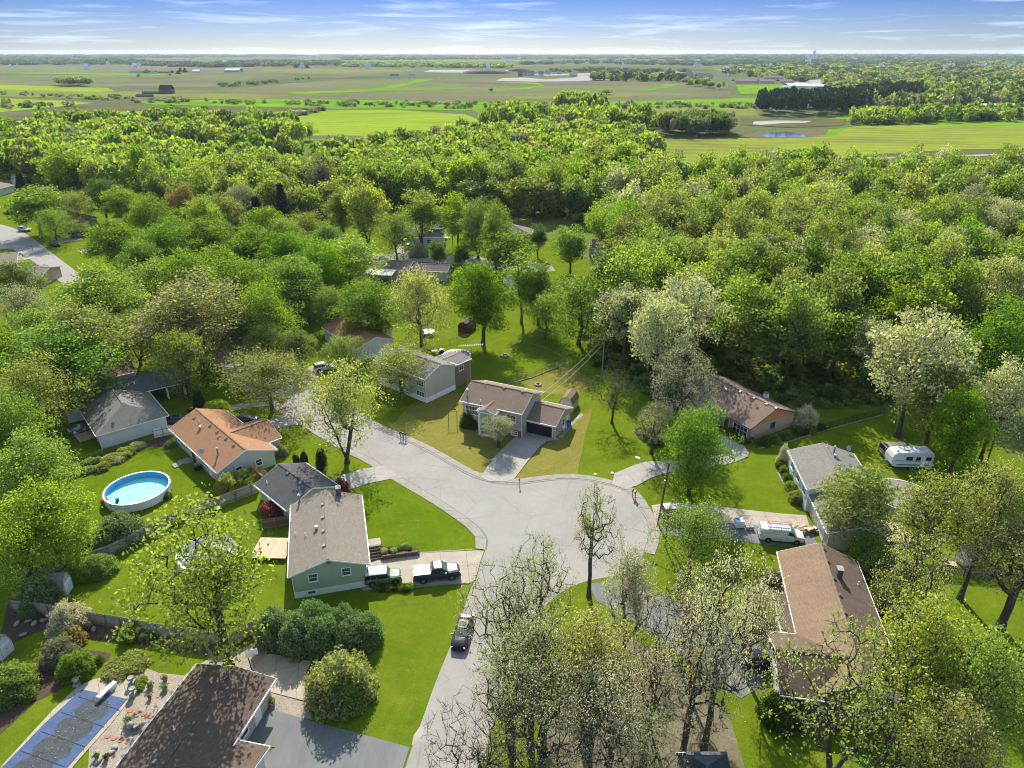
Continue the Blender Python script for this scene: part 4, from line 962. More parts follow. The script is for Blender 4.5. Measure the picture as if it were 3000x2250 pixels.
for lf in sorted(set(r[2] for r in rest)):
    mass('far_wood', [(x, y, random.uniform(12, 18), random.uniform(10, 15)) for x, y, l, zn in rest if l == lf], lf, '%s trees in the far part of the wood' % LEAFWORD[lf], LOW)
# undergrowth under the near wood edge
ug = []
edge = ZP((1290, 800), (1420, 860), (1560, 840), (1700, 878), (1890, 885), (2212, 790), (2420, 850), (2420, 640), (2000, 700), (1700, 740), (1500, 720), (1350, 680), (1275, 600), (1250, 700))
for p in scatter(edge, 2.4, 0.5): ug.append((p[0], p[1], random.uniform(0.7, 2.6), random.uniform(2.0, 3.6)))
mass('undergrowth', ug[::2], 'leaf_wood', 'green undergrowth at the foot of the wood', LOWC)
mass('undergrowth', ug[1::4], 'leaf_deep', 'dark undergrowth at the foot of the wood', LOWC)
mass('undergrowth', ug[3::4], 'leaf_olive', 'olive undergrowth at the foot of the wood', LOWC)
ug = [(p[0], p[1], random.uniform(1.5, 4), random.uniform(3, 6)) for p in scatter(mid_wood, 6, 0.5)]
mass('undergrowth', ug[::2], 'leaf_spring', 'light green undergrowth in the wood beyond the houses', LOWC)
mass('undergrowth', ug[1::2], 'leaf_wood', 'mid green undergrowth in the wood beyond the houses', LOWC)
# ------------------------------------------------------------------ far woods: outlines on the ground (D), spacing grows with distance
def far_mass(name, poly, n, mats, hr, wf, label, plist=None):
    us = [p[0] for p in poly]; vs = [p[1] for p in poly]; items = {m: [] for m in mats}; k = 0; tries = 0
    while k < n and tries < n * 30:
        tries += 1
        u = random.uniform(min(us), max(us)); v = random.uniform(min(vs), max(vs))
        if not inside((u, v), poly): continue
        x, y = zZ(u, v)
        if y > 12500 or y < 0: continue
        w = max(9, y * wf)
        items[random.choice(mats)].append((x, y, random.uniform(*hr) , w * random.choice((.5, .7, .9, 1.2, 1.7)))); k += 1
    for m, it in items.items(): mass(name, it, m, label % LEAFWORD[m], plist or LOWC)
W3 = ['leaf_far', 'leaf_far', 'leaf_deep']
far_mass('pine_wood', [(1640, 250), (1700, 252), (1830, 250), (1985, 228), (1985, 205), (1830, 222), (1640, 232)], 260, ['leaf_needle'], (17, 23), 0.011, '%s pines in the dark block beyond the right field', LOW)
far_mass('far_wood', [(1800, 215), (1830, 250), (2060, 240), (2300, 226), (2300, 150), (2000, 150), (1830, 165), (1790, 185)], 900, ['leaf_wood', 'leaf_far', 'leaf_olive', 'leaf_far', 'leaf_mauve'], (13, 20), 0.013, '%s trees of the far wood at right')
far_mass('far_wood', [(1560, 160), (1790, 185), (2000, 150), (2300, 150), (2300, 133), (1900, 136), (1600, 148)], 430, ['leaf_far', 'leaf_olive', 'leaf_wood'], (11, 16), 0.011, '%s trees among the town houses at right')
far_mass('far_wood', [(1815, 262), (1850, 272), (1990, 268), (2200, 262), (2300, 262), (2300, 248), (2050, 248), (1860, 248)], 230, ['leaf_wood', 'leaf_spring', 'leaf_deep'], (8, 14), 0.014, '%s bushy trees along the right field')
far_mass('far_wood', [(1430, 298), (1575, 296), (1578, 280), (1500, 278), (1430, 282)], 90, ['leaf_deep', 'leaf_mauve'], (12, 17), 0.012, '%s trees of the dark row beside the pond', LOW)
far_mass('far_wood', [(1380, 290), (1500, 285), (1540, 270), (1400, 268), (1250, 270)], 60, ['leaf_mauve', 'leaf_wood'], (8, 14), 0.012, '%s trees behind the dark row', LOW)
far_mass('far_wood', [(1210, 268), (1300, 268), (1300, 262), (1210, 262)], 26, ['leaf_wood', 'leaf_spring'], (22, 27), 0.012, '%s tall poplars standing above the wood', LOW)
far_mass('far_wood', [(1040, 290), (1150, 300), (1380, 300), (1400, 290), (1180, 276), (1040, 274)], 110, ['leaf_spring', 'leaf_wood'], (14, 24), 0.012, '%s tall trees at the far edge of the wood', LOW)
far_mass('far_wood', [(85, 296), (300, 292), (640, 296), (640, 282), (420, 272), (250, 280), (100, 284)], 220, ['leaf_wood', 'leaf_deep', 'leaf_spring'], (9, 19), 0.013, '%s trees of the belt beyond the railway', LOW)
far_mass('far_wood', [(560, 262), (700, 236), (705, 238), (570, 266)], 60, ['leaf_mauve', 'leaf_deep'], (3, 6), 0.008, '%s hedge along the green field')
far_mass('far_wood', [(1180, 156), (1470, 160), (1480, 156), (1290, 150)], 40, W3, (9, 14), 0.009, '%s trees beside the building site')
far_mass('far_wood', [(1270, 174), (1480, 178), (1480, 172), (1280, 170)], 60, ['leaf_wood', 'leaf_deep', 'leaf_needle'], (13, 20), 0.010, '%s trees in front of the building site')
far_mass('far_wood', [(130, 187), (192, 187), (192, 182), (130, 182)], 26, ['leaf_wood', 'leaf_olive'], (12, 16), 0.012, '%s small copse in the left fields', LOW)
far_mass('far_wood', [(-60, 141), (250, 140), (420, 146), (560, 145), (740, 142), (740, 134), (560, 133), (420, 139), (250, 130), (-60, 128)], 600, W3, (12, 17), 0.011, '%s trees of the long far woodland at left')
far_mass('far_wood', [(-60, 126), (300, 126), (740, 122), (740, 118), (300, 119), (-60, 117)], 500, W3, (12, 20), 0.012, '%s trees of the most distant woodland at left')
far_mass('far_wood', [(740, 144), (900, 146), (1110, 148), (1110, 144), (900, 139), (740, 139)], 260, ['leaf_wood', 'leaf_deep', 'leaf_spring'], (12, 17), 0.009, '%s trees of the farm row in mid distance')
far_mass('far_wood', [(740, 131), (1100, 128), (1474, 128), (1474, 124), (1100, 122), (740, 124)], 300, W3, (11, 16), 0.012, '%s trees of distant hedgerows')
far_mass('far_wood', [(740, 121), (1474, 121), (1474, 116.5), (740, 116.5)], 400, W3, (9, 14), 0.010, '%s trees along the horizon')
far_mass('far_wood', [(1110, 140), (1300, 138), (1474, 142), (2300, 140), (2300, 128), (1700, 128), (1474, 132), (1200, 134)], 700, W3, (10, 16), 0.010, '%s trees of the distant town edge')
far_mass('far_wood', [(1474, 127), (2300, 127), (2300, 115.5), (1474, 117)], 900, W3, (14, 24), 0.012, '%s trees of the most distant woodland at right')
far_mass('scattered_shrubs', [(0, 205), (300, 222), (600, 228), (1000, 236), (1400, 234), (1640, 236), (1640, 228), (1400, 226), (1000, 224), (600, 222), (300, 214), (0, 200)], 220, ['leaf_deep', 'leaf_mauve', 'leaf_wood'], (2.5, 6), 0.008, '%s shrubs along the ditch between the fields')
far_mass('scattered_shrubs', [(0, 225), (160, 230), (160, 236), (0, 240)], 16, ['leaf_deep', 'leaf_mauve'], (4, 8), 0.010, '%s shrubs in the wet left field')
far_mass('scattered_shrubs', [(470, 190), (600, 180), (690, 168), (740, 166), (740, 163), (600, 176), (470, 184)], 18, ['leaf_deep'], (4, 8), 0.008, '%s shrubs along the field path')
far_mass('scattered_shrubs', [(1425, 362), (1850, 370), (1850, 376), (1425, 372)], 40, ['leaf_spring', 'leaf_deep'], (2, 5), 0.012, '%s shrubs along the right ditch')
far_mass('scattered_shrubs', [(1640, 330), (1780, 332), (1800, 340), (1690, 342)], 26, ['leaf_spring', 'leaf_wood'], (2, 5), 0.010, '%s scrub on the oval green patch')
# ------------------------------------------------------------------ houses
zP = mk(0, 500, 4.424); zQ = mk(1100, 600, 5.53); zR = mk(850, 850, 3.687); zT = mk(2400, 1350, 3.687); zU = mk(450, 1350, 4.147); zV = mk(1050, 1550, 3.1725)
shingle('roof_taupe', (0.175, 0.145, 0.115), (0.23, 0.195, 0.155), streak=0.2)
shingle('roof_black', (0.075, 0.07, 0.068), (0.115, 0.108, 0.105), streak=0.35)
shingle('roof_orange', (0.26, 0.135, 0.075), (0.34, 0.185, 0.10), streak=0.2)
shingle('roof_brown', (0.18, 0.125, 0.09), (0.24, 0.17, 0.125), streak=0.2)
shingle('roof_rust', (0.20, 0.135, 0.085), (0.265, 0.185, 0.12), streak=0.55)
shingle('roof_dark', (0.105, 0.075, 0.055), (0.15, 0.11, 0.08), streak=0.5)
shingle('roof_grey', (0.17, 0.155, 0.135), (0.225, 0.205, 0.18), streak=0.35)
shingle('roof_slate', (0.10, 0.105, 0.115), (0.15, 0.155, 0.165), streak=0.4)
shingle('roof_mauve', (0.14, 0.10, 0.095), (0.19, 0.14, 0.13), streak=0.3)
siding('wall_sage', (0.42, 0.47, 0.34), 0.2, True)
siding('wall_grey', (0.46, 0.47, 0.45), 0.12)
siding('wall_tan', (0.46, 0.41, 0.33), 0.12)
siding('wall_cream', (0.50, 0.455, 0.37), 0.12)
siding('wall_white', (0.66, 0.66, 0.63), 0.15)
siding('wall_brownwood', (0.24, 0.165, 0.105), 0.2, True)
siding('wall_blue', (0.052, 0.123, 0.210), 0.12)
siding('wall_paleblue', (0.578, 0.665, 0.700), 0.15)
siding('wall_rust', (0.525, 0.228, 0.105), 0.2, True)
siding('roof_metal', (0.50, 0.49, 0.46), 0.4, True)
siding('board_wood', (0.350, 0.298, 0.228), 3.0, dirt=0.6)
brickmat('brick_buff', (0.46, 0.33, 0.21), (0.38, 0.26, 0.17), (0.46, 0.41, 0.34))
brickmat('brick_red', (0.22, 0.08, 0.05), (0.15, 0.06, 0.04), (0.26, 0.23, 0.20))
brickmat('brick_dark', (0.10, 0.07, 0.055), (0.14, 0.10, 0.08), (0.16, 0.15, 0.13))
simple('trim_white', (0.82, 0.81, 0.78), 0.5, var=0.06)
simple('trim_dark', (0.10, 0.08, 0.07), 0.5)
simple('whitewash', (0.78, 0.79, 0.80), 0.8, var=0.12)
simple('metal_grey', (0.30, 0.30, 0.30), 0.35, 0.7)
simple('metal_shiny', (0.7, 0.7, 0.7), 0.22, 0.9, bump=False)
simple('black_paint', (0.022, 0.022, 0.024), 0.45)
simple('rubber', (0.02, 0.02, 0.02), 0.8)
simple('white_plastic', (0.68, 0.68, 0.67), 0.4)
simple('red_paint', (0.45, 0.03, 0.02), 0.4)
simple('barn_red', (0.13, 0.035, 0.028), 0.7)
simple('orange_paint', (0.65, 0.12, 0.02), 0.4)
simple('blue_tarp', (0.05, 0.17, 0.42), 0.5, var=0.3)
simple('terracotta', (0.36, 0.15, 0.09), 0.8, var=0.25)
simple('stone_grey', (0.28, 0.26, 0.23), 0.9, var=0.35, sc=4)
simple('wood_old', (0.21, 0.18, 0.145), 0.9, var=0.35, sc=3)
simple('wood_brown', (0.14, 0.095, 0.06), 0.85, var=0.35, sc=3)
simple('wood_new', (0.50, 0.38, 0.24), 0.8, var=0.2, sc=3)
t = NT('window_glass'); M['window_glass'] = t.bsdf(t.ramp(t.noise(t.obj(), 1.2, 3), [(0.35, (0.02, 0.025, 0.03)), (0.7, (0.07, 0.08, 0.09))]), 0.06, 0, 0.8)
def pixel_plane(f, x, y, n, c):
    """point on the vertical plane n.p = c seen at a pixel"""
    k = f(x, y, CAM_H - 1.0)
    s = c / (n[0] * k[0] + n[1] * k[1])
    return (k[0] * s, k[1] * s, CAM_H - s)
class Block:
    def __init__(b, root, P0, P1, P3, he, hr, roofm, wallm, ov=0.45, rake=0.3, trim='trim_white', hips=(0, 0), z0=0.0, walls=True, thick=0.14, gablem=None, inset=(0, 0), found=None, roof2=None, foundm='whitewash', open_front=False):
        ex = Vector((P1[0] - P0[0], P1[1] - P0[1])); L = ex.length; ex.normalize(); ey = Vector((-ex.y, ex.x))
        W = (P3[0] - P0[0]) * ey.x + (P3[1] - P0[1]) * ey.y
        if W < 0:
            P0 = P1; ex = -ex; ey = -ey; W = -W
        b.L, b.W, b.he, b.hr, b.ov, b.rake, b.thick = L, W, he, hr, ov, rake, thick
        b.ex, b.ey, b.P = ex, ey, Vector((P0[0], P0[1]))
        b.root = root; b.hips = hips
        rm = Matrix.Translation(root.location) @ Matrix.Rotation(root.rotation_euler.z, 4, 'Z')
        b.Mw = Matrix(((ex.x, ey.x, 0, P0[0]), (ex.y, ey.y, 0, P0[1]), (0, 0, 1, 0), (0, 0, 0, 1)))
        b.M = rm.inverted() @ b.Mw
        M_ = b.M; h0, h1 = hips
        def rz(y): return he + (hr - he) * (1 - abs(y - W / 2) / (W / 2))
        if walls:
            x0, x1, y0, y1 = (rake + 0.02 if h0 == 0 else ov) + inset[0], L - (rake + 0.02 if h1 == 0 else ov) - inset[1], ov, W - ov
            zt = rz(ov) - thick - 0.01; m = MB()
            if h0 == 0 and h1 == 0:
                za = hr - thick - 0.01
                vs = [(x0, y0, z0), (x0, y1, z0), (x0, y1, zt), (x0, W / 2, za), (x0, y0, zt)] + [(x1, y0, z0), (x1, y1, z0), (x1, y1, zt), (x1, W / 2, za), (x1, y0, zt)]
                m.add(vs, [(0, 4, 3, 2, 1), (5, 6, 7, 8, 9), (0, 5, 9, 4), (1, 2, 7, 6), (4, 9, 8, 3), (3, 8, 7, 2), (0, 1, 6, 5)], M_)
            else:
                m.b2((x0, y0, z0), (x1, y1, zt), M_)
            m.build('wall', M[wallm], root)
            b.box = (x0, x1, y0, y1, zt)
            if gablem:
                za = hr - thick - 0.02
                for xx, s in ((x0, -1), (x1, 1)):
                    xa, xb = sorted((xx, xx + s * 0.03)); zb = zt - 0.25
                    m = MB(); m.hull([(xb, y0 + 0.3, zb + .1), (xb, y1 - .3, zb + .1), (xb, W / 2, za)], [(xa, y0 + .3, zb + .1), (xa, y1 - .3, zb + .1), (xa, W / 2, za)], M_); m.build('gable_boarding', M[gablem], root)
            if found:
                m = MB(); e = 0.03
                m.b2((x0 - e, y0 - e, z0 - 0.05), (x1 + e, y0, found), M_); m.b2((x0 - e, y1, z0 - 0.05), (x1 + e, y1 + e, found), M_)
                m.b2((x0 - e, y0, z0 - 0.05), (x0, y1, found), M_); m.b2((x1, y0, z0 - 0.05), (x1 + e, y1, found), M_)
                m.build('foundation', M[foundm], root)
        # roof: two sloping slabs (and hip ends)
        m = MB(); T = (0, 0, thick)
        def slab(pts): m.hull(pts, [(p[0], p[1], p[2] - thick) for p in pts], M_)
        slab([(0, 0, he), (L, 0, he), (L - h1, W / 2, hr), (h0, W / 2, hr)])
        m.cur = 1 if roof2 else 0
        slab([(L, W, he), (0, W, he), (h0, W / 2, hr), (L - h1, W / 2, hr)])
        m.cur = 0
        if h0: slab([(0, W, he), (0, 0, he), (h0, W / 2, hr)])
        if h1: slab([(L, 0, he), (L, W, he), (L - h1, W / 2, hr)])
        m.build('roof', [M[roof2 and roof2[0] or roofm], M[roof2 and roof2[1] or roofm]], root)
        m = MB()
        m.box((L / 2 + (h0 - h1) / 2, W / 2, hr + 0.015), (L - h0 - h1, 0.3, 0.035), 0, M_)
        m.build('ridge_cap', M[roofm], root)
        if trim:
            for yy, s in ((0, -1), (W, 1)):
                MB().b2((0, min(yy, yy + s * 0.1), he - 0.17), (L, max(yy, yy + s * 0.1), he - 0.02), M_).build('gutter', M[trim], root)
            for xx, s, h in ((0, -1, h0), (L, 1, h1)):
                xa, xb = sorted((xx + s * 0.002, xx + s * 0.03))
                if h == 0:
                    for ya, yb, za, zb in ((0, W / 2, he, hr), (W / 2, W, hr, he)):
                        m = MB(); top = [(xa, ya, za - .01), (xb, ya, za - .01), (xb, yb, zb - .01), (xa, yb, zb - .01)]
                        m.hull(top, [(p[0], p[1], p[2] - 0.2) for p in top], M_); m.build('bargeboard', M[trim], root)
                else: MB().b2((xa, 0, he - 0.18), (xb, W, he - 0.02), M_).build('bargeboard', M[trim], root)
            for yy in (-0.05, W + 0.05):
                xx = L - rake if yy < 0 else rake
                MB().tube(b.M @ Vector((xx, yy, he - 0.15)), b.M @ Vector((xx, (ov - 0.05) if yy < 0 else W - ov + 0.05, he - 0.55)), 0.04, n=5).tube(b.M @ Vector((xx, (ov - 0.05) if yy < 0 else W - ov + 0.05, he - 0.55)), b.M @ Vector((xx, (ov - 0.05) if yy < 0 else W - ov + 0.05, 0.1)), 0.04, n=5).build('downspout', M[trim], root)
    def rz(b, x, y):
        z = b.he + (b.hr - b.he) * (1 - abs(y - b.W / 2) / (b.W / 2)); h0, h1 = b.hips
        if h0: z = min(z, b.he + (b.hr - b.he) * x / h0)
        if h1: z = min(z, b.he + (b.hr - b.he) * (b.L - x) / h1)
        return z
    def on_roof(b, f, px, py):
        h = (b.he + b.hr) / 2
        for _ in range(25):
            X, Y = f(px, py, h); d = Vector((X, Y)) - b.P; x, y = d.dot(b.ex), d.dot(b.ey)
            h = h * 0.4 + 0.6 * b.rz(x, max(0, min(b.W, y)))
        return x, y, h
    def wall_pt(b, side, f, px, py):
        """side: x0 x1 y0 y1 -> (distance along the wall, height)"""
        x0, x1, y0, y1, _ = b.box
        if side[0] == 'x': n = b.ex; c = b.P.dot(b.ex) + (x0 if side == 'x0' else x1)
        else: n = b.ey; c = b.P.dot(b.ey) + (y0 if side == 'y0' else y1)
        p = pixel_plane(f, px, py, n, c); d = Vector(p[:2]) - b.P
        return (d.dot(b.ey) if side[0] == 'x' else d.dot(b.ex)), p[2]
    def panel_M(b, side, a, z):
        """matrix whose x runs along the wall, y out of it, z up"""
        x0, x1, y0, y1, _ = b.box
        if side == 'y0': m = Matrix.Translation((a, y0, z)) @ Matrix.Rotation(math.pi, 4, 'Z')
        elif side == 'y1': m = Matrix.Translation((a, y1, z))
        elif side == 'x0': m = Matrix.Translation((x0, a, z)) @ Matrix.Rotation(math.pi / 2, 4, 'Z')
        else: m = Matrix.Translation((x1, a, z)) @ Matrix.Rotation(-math.pi / 2, 4, 'Z')
        return b.M @ m
    def window(b, side, a, z, w=1.0, h=1.1, split='h', frame='trim_white', n=1):
        Mx = b.panel_M(side, a, z)
        g = MB().b2((-w / 2, -0.05, -h / 2), (w / 2, 0.02, h / 2), Mx).build('window', M['window_glass'], b.root)
        m = MB(); t = 0.09
        m.b2((-w / 2 - t, 0, -h / 2 - t), (w / 2 + t, 0.06, -h / 2), Mx); m.b2((-w / 2 - t, 0, h / 2), (w / 2 + t, 0.06, h / 2 + t), Mx)
        m.b2((-w / 2 - t, 0, -h / 2), (-w / 2, 0.06, h / 2), Mx); m.b2((w / 2, 0, -h / 2), (w / 2 + t, 0.06, h / 2), Mx)
        if split == 'h': m.b2((-w / 2, 0.02, -0.03), (w / 2, 0.05, 0.03), Mx)
        if split == 'v' or n > 1:
            k = max(2, n)
            for i in range(1, k): xx = -w / 2 + w * i / k; m.b2((xx - 0.035, 0.02, -h / 2), (xx + 0.035, 0.05, h / 2), Mx)
        m.build('frame', M[frame], g)
        MB().b2((-w / 2 - t, 0.06, -h / 2 - t - 0.03), (w / 2 + t, 0.11, -h / 2 - t + 0.02), Mx).build('sill', M[frame], g)
        return g
    def window_px(b, side, f, px, py, *a, **k):
        s, z = b.wall_pt(side, f, px, py); return b.window(side, s, z, *a, **k)
    def door(b, side, a, w=0.95, h=2.05, z=0.0, mat='trim_white'):
        Mx = b.panel_M(side, a, z + h / 2)
        d = MB().b2((-w / 2, -0.03, -h / 2), (w / 2, 0.03, h / 2), Mx).build('door', M[mat], b.root)
        m = MB(); t = 0.08
        m.b2((-w / 2 - t, 0, -h / 2), (-w / 2, 0.06, h / 2 + t), Mx); m.b2((w / 2, 0, -h / 2), (w / 2 + t, 0.06, h / 2 + t), Mx); m.b2((-w / 2, 0, h / 2), (w / 2, 0.06, h / 2 + t), Mx)
        m.build('frame', M['trim_white'], d)
        MB().b2((w / 2 - 0.16, 0.03, -0.06), (w / 2 - 0.10, 0.09, 0.0), Mx).build('handle', M['metal_grey'], d)
    def garage_door(b, side, a, w=4.8, h=2.1, mat='black_paint', rows=4, cols=4):
        Mx = b.panel_M(side, a, h / 2)
        g = MB().b2((-w / 2, -0.05, -h / 2), (w / 2, 0.012, h / 2), Mx).build('garage_door', M[mat], b.root)
        for i in range(cols):
            for j in range(rows):
                x0_ = -w / 2 + w * i / cols; z0_ = -h / 2 + h * j / rows
                MB().b2((x0_ + 0.03, 0.012, z0_ + 0.03), (x0_ + w / cols - 0.03, 0.035, z0_ + h / rows - 0.02), Mx).build('panel', M[mat], g)
        m = MB(); t = 0.12
        m.b2((-w / 2 - t, 0, -h / 2), (-w / 2, 0.07, h / 2 + t), Mx); m.b2((w / 2, 0, -h / 2), (w / 2 + t, 0.07, h / 2 + t), Mx); m.b2((-w / 2, 0, h / 2), (w / 2, 0.07, h / 2 + t), Mx)
        m.build('frame', M['trim_white'], g)
    def roof_item(b, kind, f, px, py):
        x, y, h = b.on_roof(f, px, py)
        s = 1 if y < b.W / 2 else -1; sl = math.atan2(b.hr - b.he, b.W / 2) * s
        Mx = b.M @ Matrix.Translation((x, y, h)) @ Matrix.Rotation(sl, 4, 'X')
        up = b.M @ Matrix.Translation((x, y, h))
        def pt(a, c, d): return up @ Vector((a, c, d))
        if kind == 'vent':
            m = MB(); m.hull([(-0.2, -0.16, 0.16), (0.2, -0.16, 0.16), (0.2, 0.18, 0.2), (-0.2, 0.18, 0.2)], [(-0.24, -0.22, 0.0), (0.24, -0.22, 0.0), (0.24, 0.22, 0.0), (-0.24, 0.22, 0.0)], Mx)
            m.build('roof_vent', M['metal_grey'], b.root)
        elif kind == 'pipe':
            MB().tube(pt(0, 0, -0.05), pt(0, 0, 0.45), 0.06, n=8).tube(pt(0, 0, 0), pt(0, 0, 0.1), 0.14, 0.07, n=8).build('vent_pipe', M['trim_white'], b.root)
        elif kind == 'flue':
            o = MB().tube(pt(0, 0, -0.05), pt(0, 0, 1.15), 0.13, n=10).tube(pt(0, 0, -0.05), pt(0, 0, 0.22), 0.24, 0.14, n=10).build('flue_pipe', M['metal_grey'], b.root)
            MB().tube(pt(0, 0, 1.18), pt(0, 0, 1.32), 0.24, 0.12, n=10).tube(pt(0, 0, 1.12), pt(0, 0, 1.18), 0.16, 0.24, n=10).build('cap', M['metal_shiny'], o)
        elif kind == 'turbine':
            o = MB().tube(pt(0, 0, -0.05), pt(0, 0, 0.2), 0.16, n=10).build('turbine_vent', M['metal_grey'], b.root)
            m = MB(); m.lathe([(0.0, 0.0), (0.2, 0.02), (0.3, 0.15), (0.24, 0.3), (0.0, 0.36)], 14, tuple(pt(0, 0, 0.2))); m.build('cap', M['metal_shiny'], o)
        elif kind == 'chimney':
            m = MB(); m.b2((-0.4, -0.3, -0.5), (0.4, 0.3, 1.1), up); o = m.build('chimney', M['brick_dark'], b.root)
            MB().b2((-0.46, -0.36, 1.1), (0.46, 0.36, 1.2), up).build('cap', M['stone_grey'], o)
        elif kind == 'white_chimney':
            m = MB(); m.b2((-0.35, -0.35, -0.5), (0.35, 0.35, 0.9), up); o = m.build('chimney', M['whitewash'], b.root)
            MB().b2((-0.42, -0.42, 0.9), (0.42, 0.42, 1.05), up).build('cap', M['metal_grey'], o)
        elif kind == 'dish':
            c = pt(0, 0, 0.7); dv = Vector((0.25, -0.8, 0.45)).normalized()
            o = MB().tube(pt(0, 0, -0.05), c, 0.03, n=6).build('dish_mast', M['metal_grey'], b.root)
            MB().tube(c, c + dv * 0.05, 0.12, 0.42, n=16).tube(c + dv * 0.05, c + dv * 0.08, 0.42, 0.40, n=16).build('satellite_dish', M['metal_grey'], o)
def house(name, label, P, cat='house'):
    return thing(name, label, cat, (P[0], P[1], 0))
# ---- sage green house
h1 = house('sage_house', 'sage green house with taupe shingle roof and white base beside the parked pickup truck', (-24, 74))
b1 = Block(h1, zB(1060, 1112, 3.7), zB(995, 552, 3.7), zB(420, 640, 3.7), 3.7, 5.35, 'roof_taupe', 'wall_sage', ov=0.45, rake=0.35, found=0.95)
for q in ((600, 1222), (868, 1172)):
    s, z = b1.wall_pt('x0', zB, *q); b1.window('x0', s, z, 0.95, 1.0)
s, z = b1.wall_pt('x0', zB, 590, 1335); Mx = b1.panel_M('x0', s, 0.6); MB().b2((-0.42, 0, -0.15), (0.42, 0.06, 0.15), Mx).build('foundation_vent', M['trim_dark'], h1)
s, z = b1.wall_pt('x0', zB, 730, 1100); Mx = b1.panel_M('x0', s, z); MB().b2((-0.22, 0, -0.22), (0.22, 0.06, 0.22), Mx).build('gable_vent', M['metal_grey'], h1)
for q in ((680, 632), (682, 738), (687, 848), (693, 965)): b1.roof_item('vent', zB, *q)
b1.roof_item('flue', zB, 492, 612); b1.roof_item('turbine', zB, 626, 832)
for q in ((458, 878), (540, 885), (425, 770)): b1.roof_item('pipe', zB, *q)
b1.roof_item('chimney', zB, 808, 548)
m = MB()
for i in range(38):                                                        # battens of the vertical siding on the gable wall
    y = 0.75 + i * 0.225
    if y > b1.W - 0.7: break
    m.b2((b1.box[0] - 0.022, y, 1.0), (b1.box[0] + 0.01, y + 0.035, b1.rz(5, y) - 0.25), b1.M)
o = m.build('batten', M['wall_sage'], h1); o['kind'] = 'stuff'
# ---- dark garage wing
h2 = house('garage_house', 'dark grey roofed low building between the sage house and the orange roof', (-31, 87))
b2 = Block(h2, zB(385, 680, 2.6), zB(122, 470, 2.6), zB(800, 470, 2.6), 2.6, 4.3, 'roof_black', 'wall_sage', ov=0.5, rake=0.35)
for q in ((395, 380), (500, 458)): b2.roof_item('vent', zB, *q)
b2.roof_item('pipe', zB, 228, 455); b2.door('y1' if False else 'y0', 3.0, mat='trim_white')
# ---- orange roof house
h3 = house('orange_roof_house', 'grey ranch house with orange shingle roof beside the round pool', (-47, 98))
b3 = Block(h3, zA(1560, 1070, 2.7), zA(1215, 750, 2.7), zA(2010, 912, 2.7), 2.7, 4.75, 'roof_orange', 'wall_grey', ov=0.45, rake=0.35)
w3 = Block(h3, (-47.6, 97.1), (-37.4 - 0.5, 106.9 - 0.5), (-50.6, 100.2), 2.7, 4.5, 'roof_orange', 'wall_grey', ov=0.4, rake=0.35) if False else None
_d = b3.ex; _n = -b3.ey if (b3.ey.x < 0) else b3.ey
rs = Vector(zA(1620, 785, 4.6)); re_ = Vector(zA(1925, 680, 4.5)); hw = 4.4
_wn = (re_ - rs).normalized(); _wt = Vector((-_wn.y, _wn.x))
w3 = Block(h3, tuple(rs - _wn * 1.2 - _wt * hw), tuple(re_ - _wt * hw), tuple(rs - _wn * 1.2 + _wt * hw), 2.7, 4.45, 'roof_orange', 'wall_grey', ov=0.4, rake=0.35)
for q in ((1720, 1043), (1863, 990)):
    sd_ = min(('x0', 'x1'), key=lambda sd: abs(b3.wall_pt(sd, zA, *q)[1] - 1.5)); s, z = b3.wall_pt(sd_, zA, *q); b3.window(sd_, s, 1.55, 0.95, 1.05)
for q in ((1400, 675), (1513, 730), (1566, 775), (1628, 825), (1683, 873)): b3.roof_item('vent', zA, *q)
b3.roof_item('turbine', zA, 1440, 750); b3.roof_item('flue', zA, 1570, 940); b3.roof_item('dish', zA, 1455, 940)
b3.roof_item('pipe', zA, 1435, 700)
sd3 = 'y1' if Vector(b3.ey).dot(Vector((-1, -0.3))) > 0 else 'y0'
for a in (2.6, 6.2, 12.5): b3.window(sd3, a, 1.55, 1.3, 1.0, 'v')
b3.door(sd3, 8.6, 1.7, 2.05, mat='window_glass'); b3.door(sd3, 15.2)
# ---- long brown roof, lower right
h6 = house('brown_roof_house', 'long ranch house with rusty brown roof and white trim beside the white van', (34, 60))
_e = 2.8
A_, B_ = zH(1500, 1165, _e), zH(1130, 205, _e); C_ = zH(612, 145, _e)
b6 = Block(h6, A_, B_, C_, 2.8, 4.9, 'roof_rust', 'brick_dark', ov=0.5, rake=0.4, roof2=('roof_dark', 'roof_rust'))  # right slope in darker brown shingles than the left
x_a = 3.4
def b6p(x, y): q = b6.P + b6.ex * x + b6.ey * y; return (q.x, q.y)
nW = b6.W
p_a = Vector(zH(682, 400, 2.8)) - b6.P; p_b = Vector(zH(637, 655, 2.8)) - b6.P
xa, xb = sorted((p_a.dot(b6.ex), p_b.dot(b6.ex)))
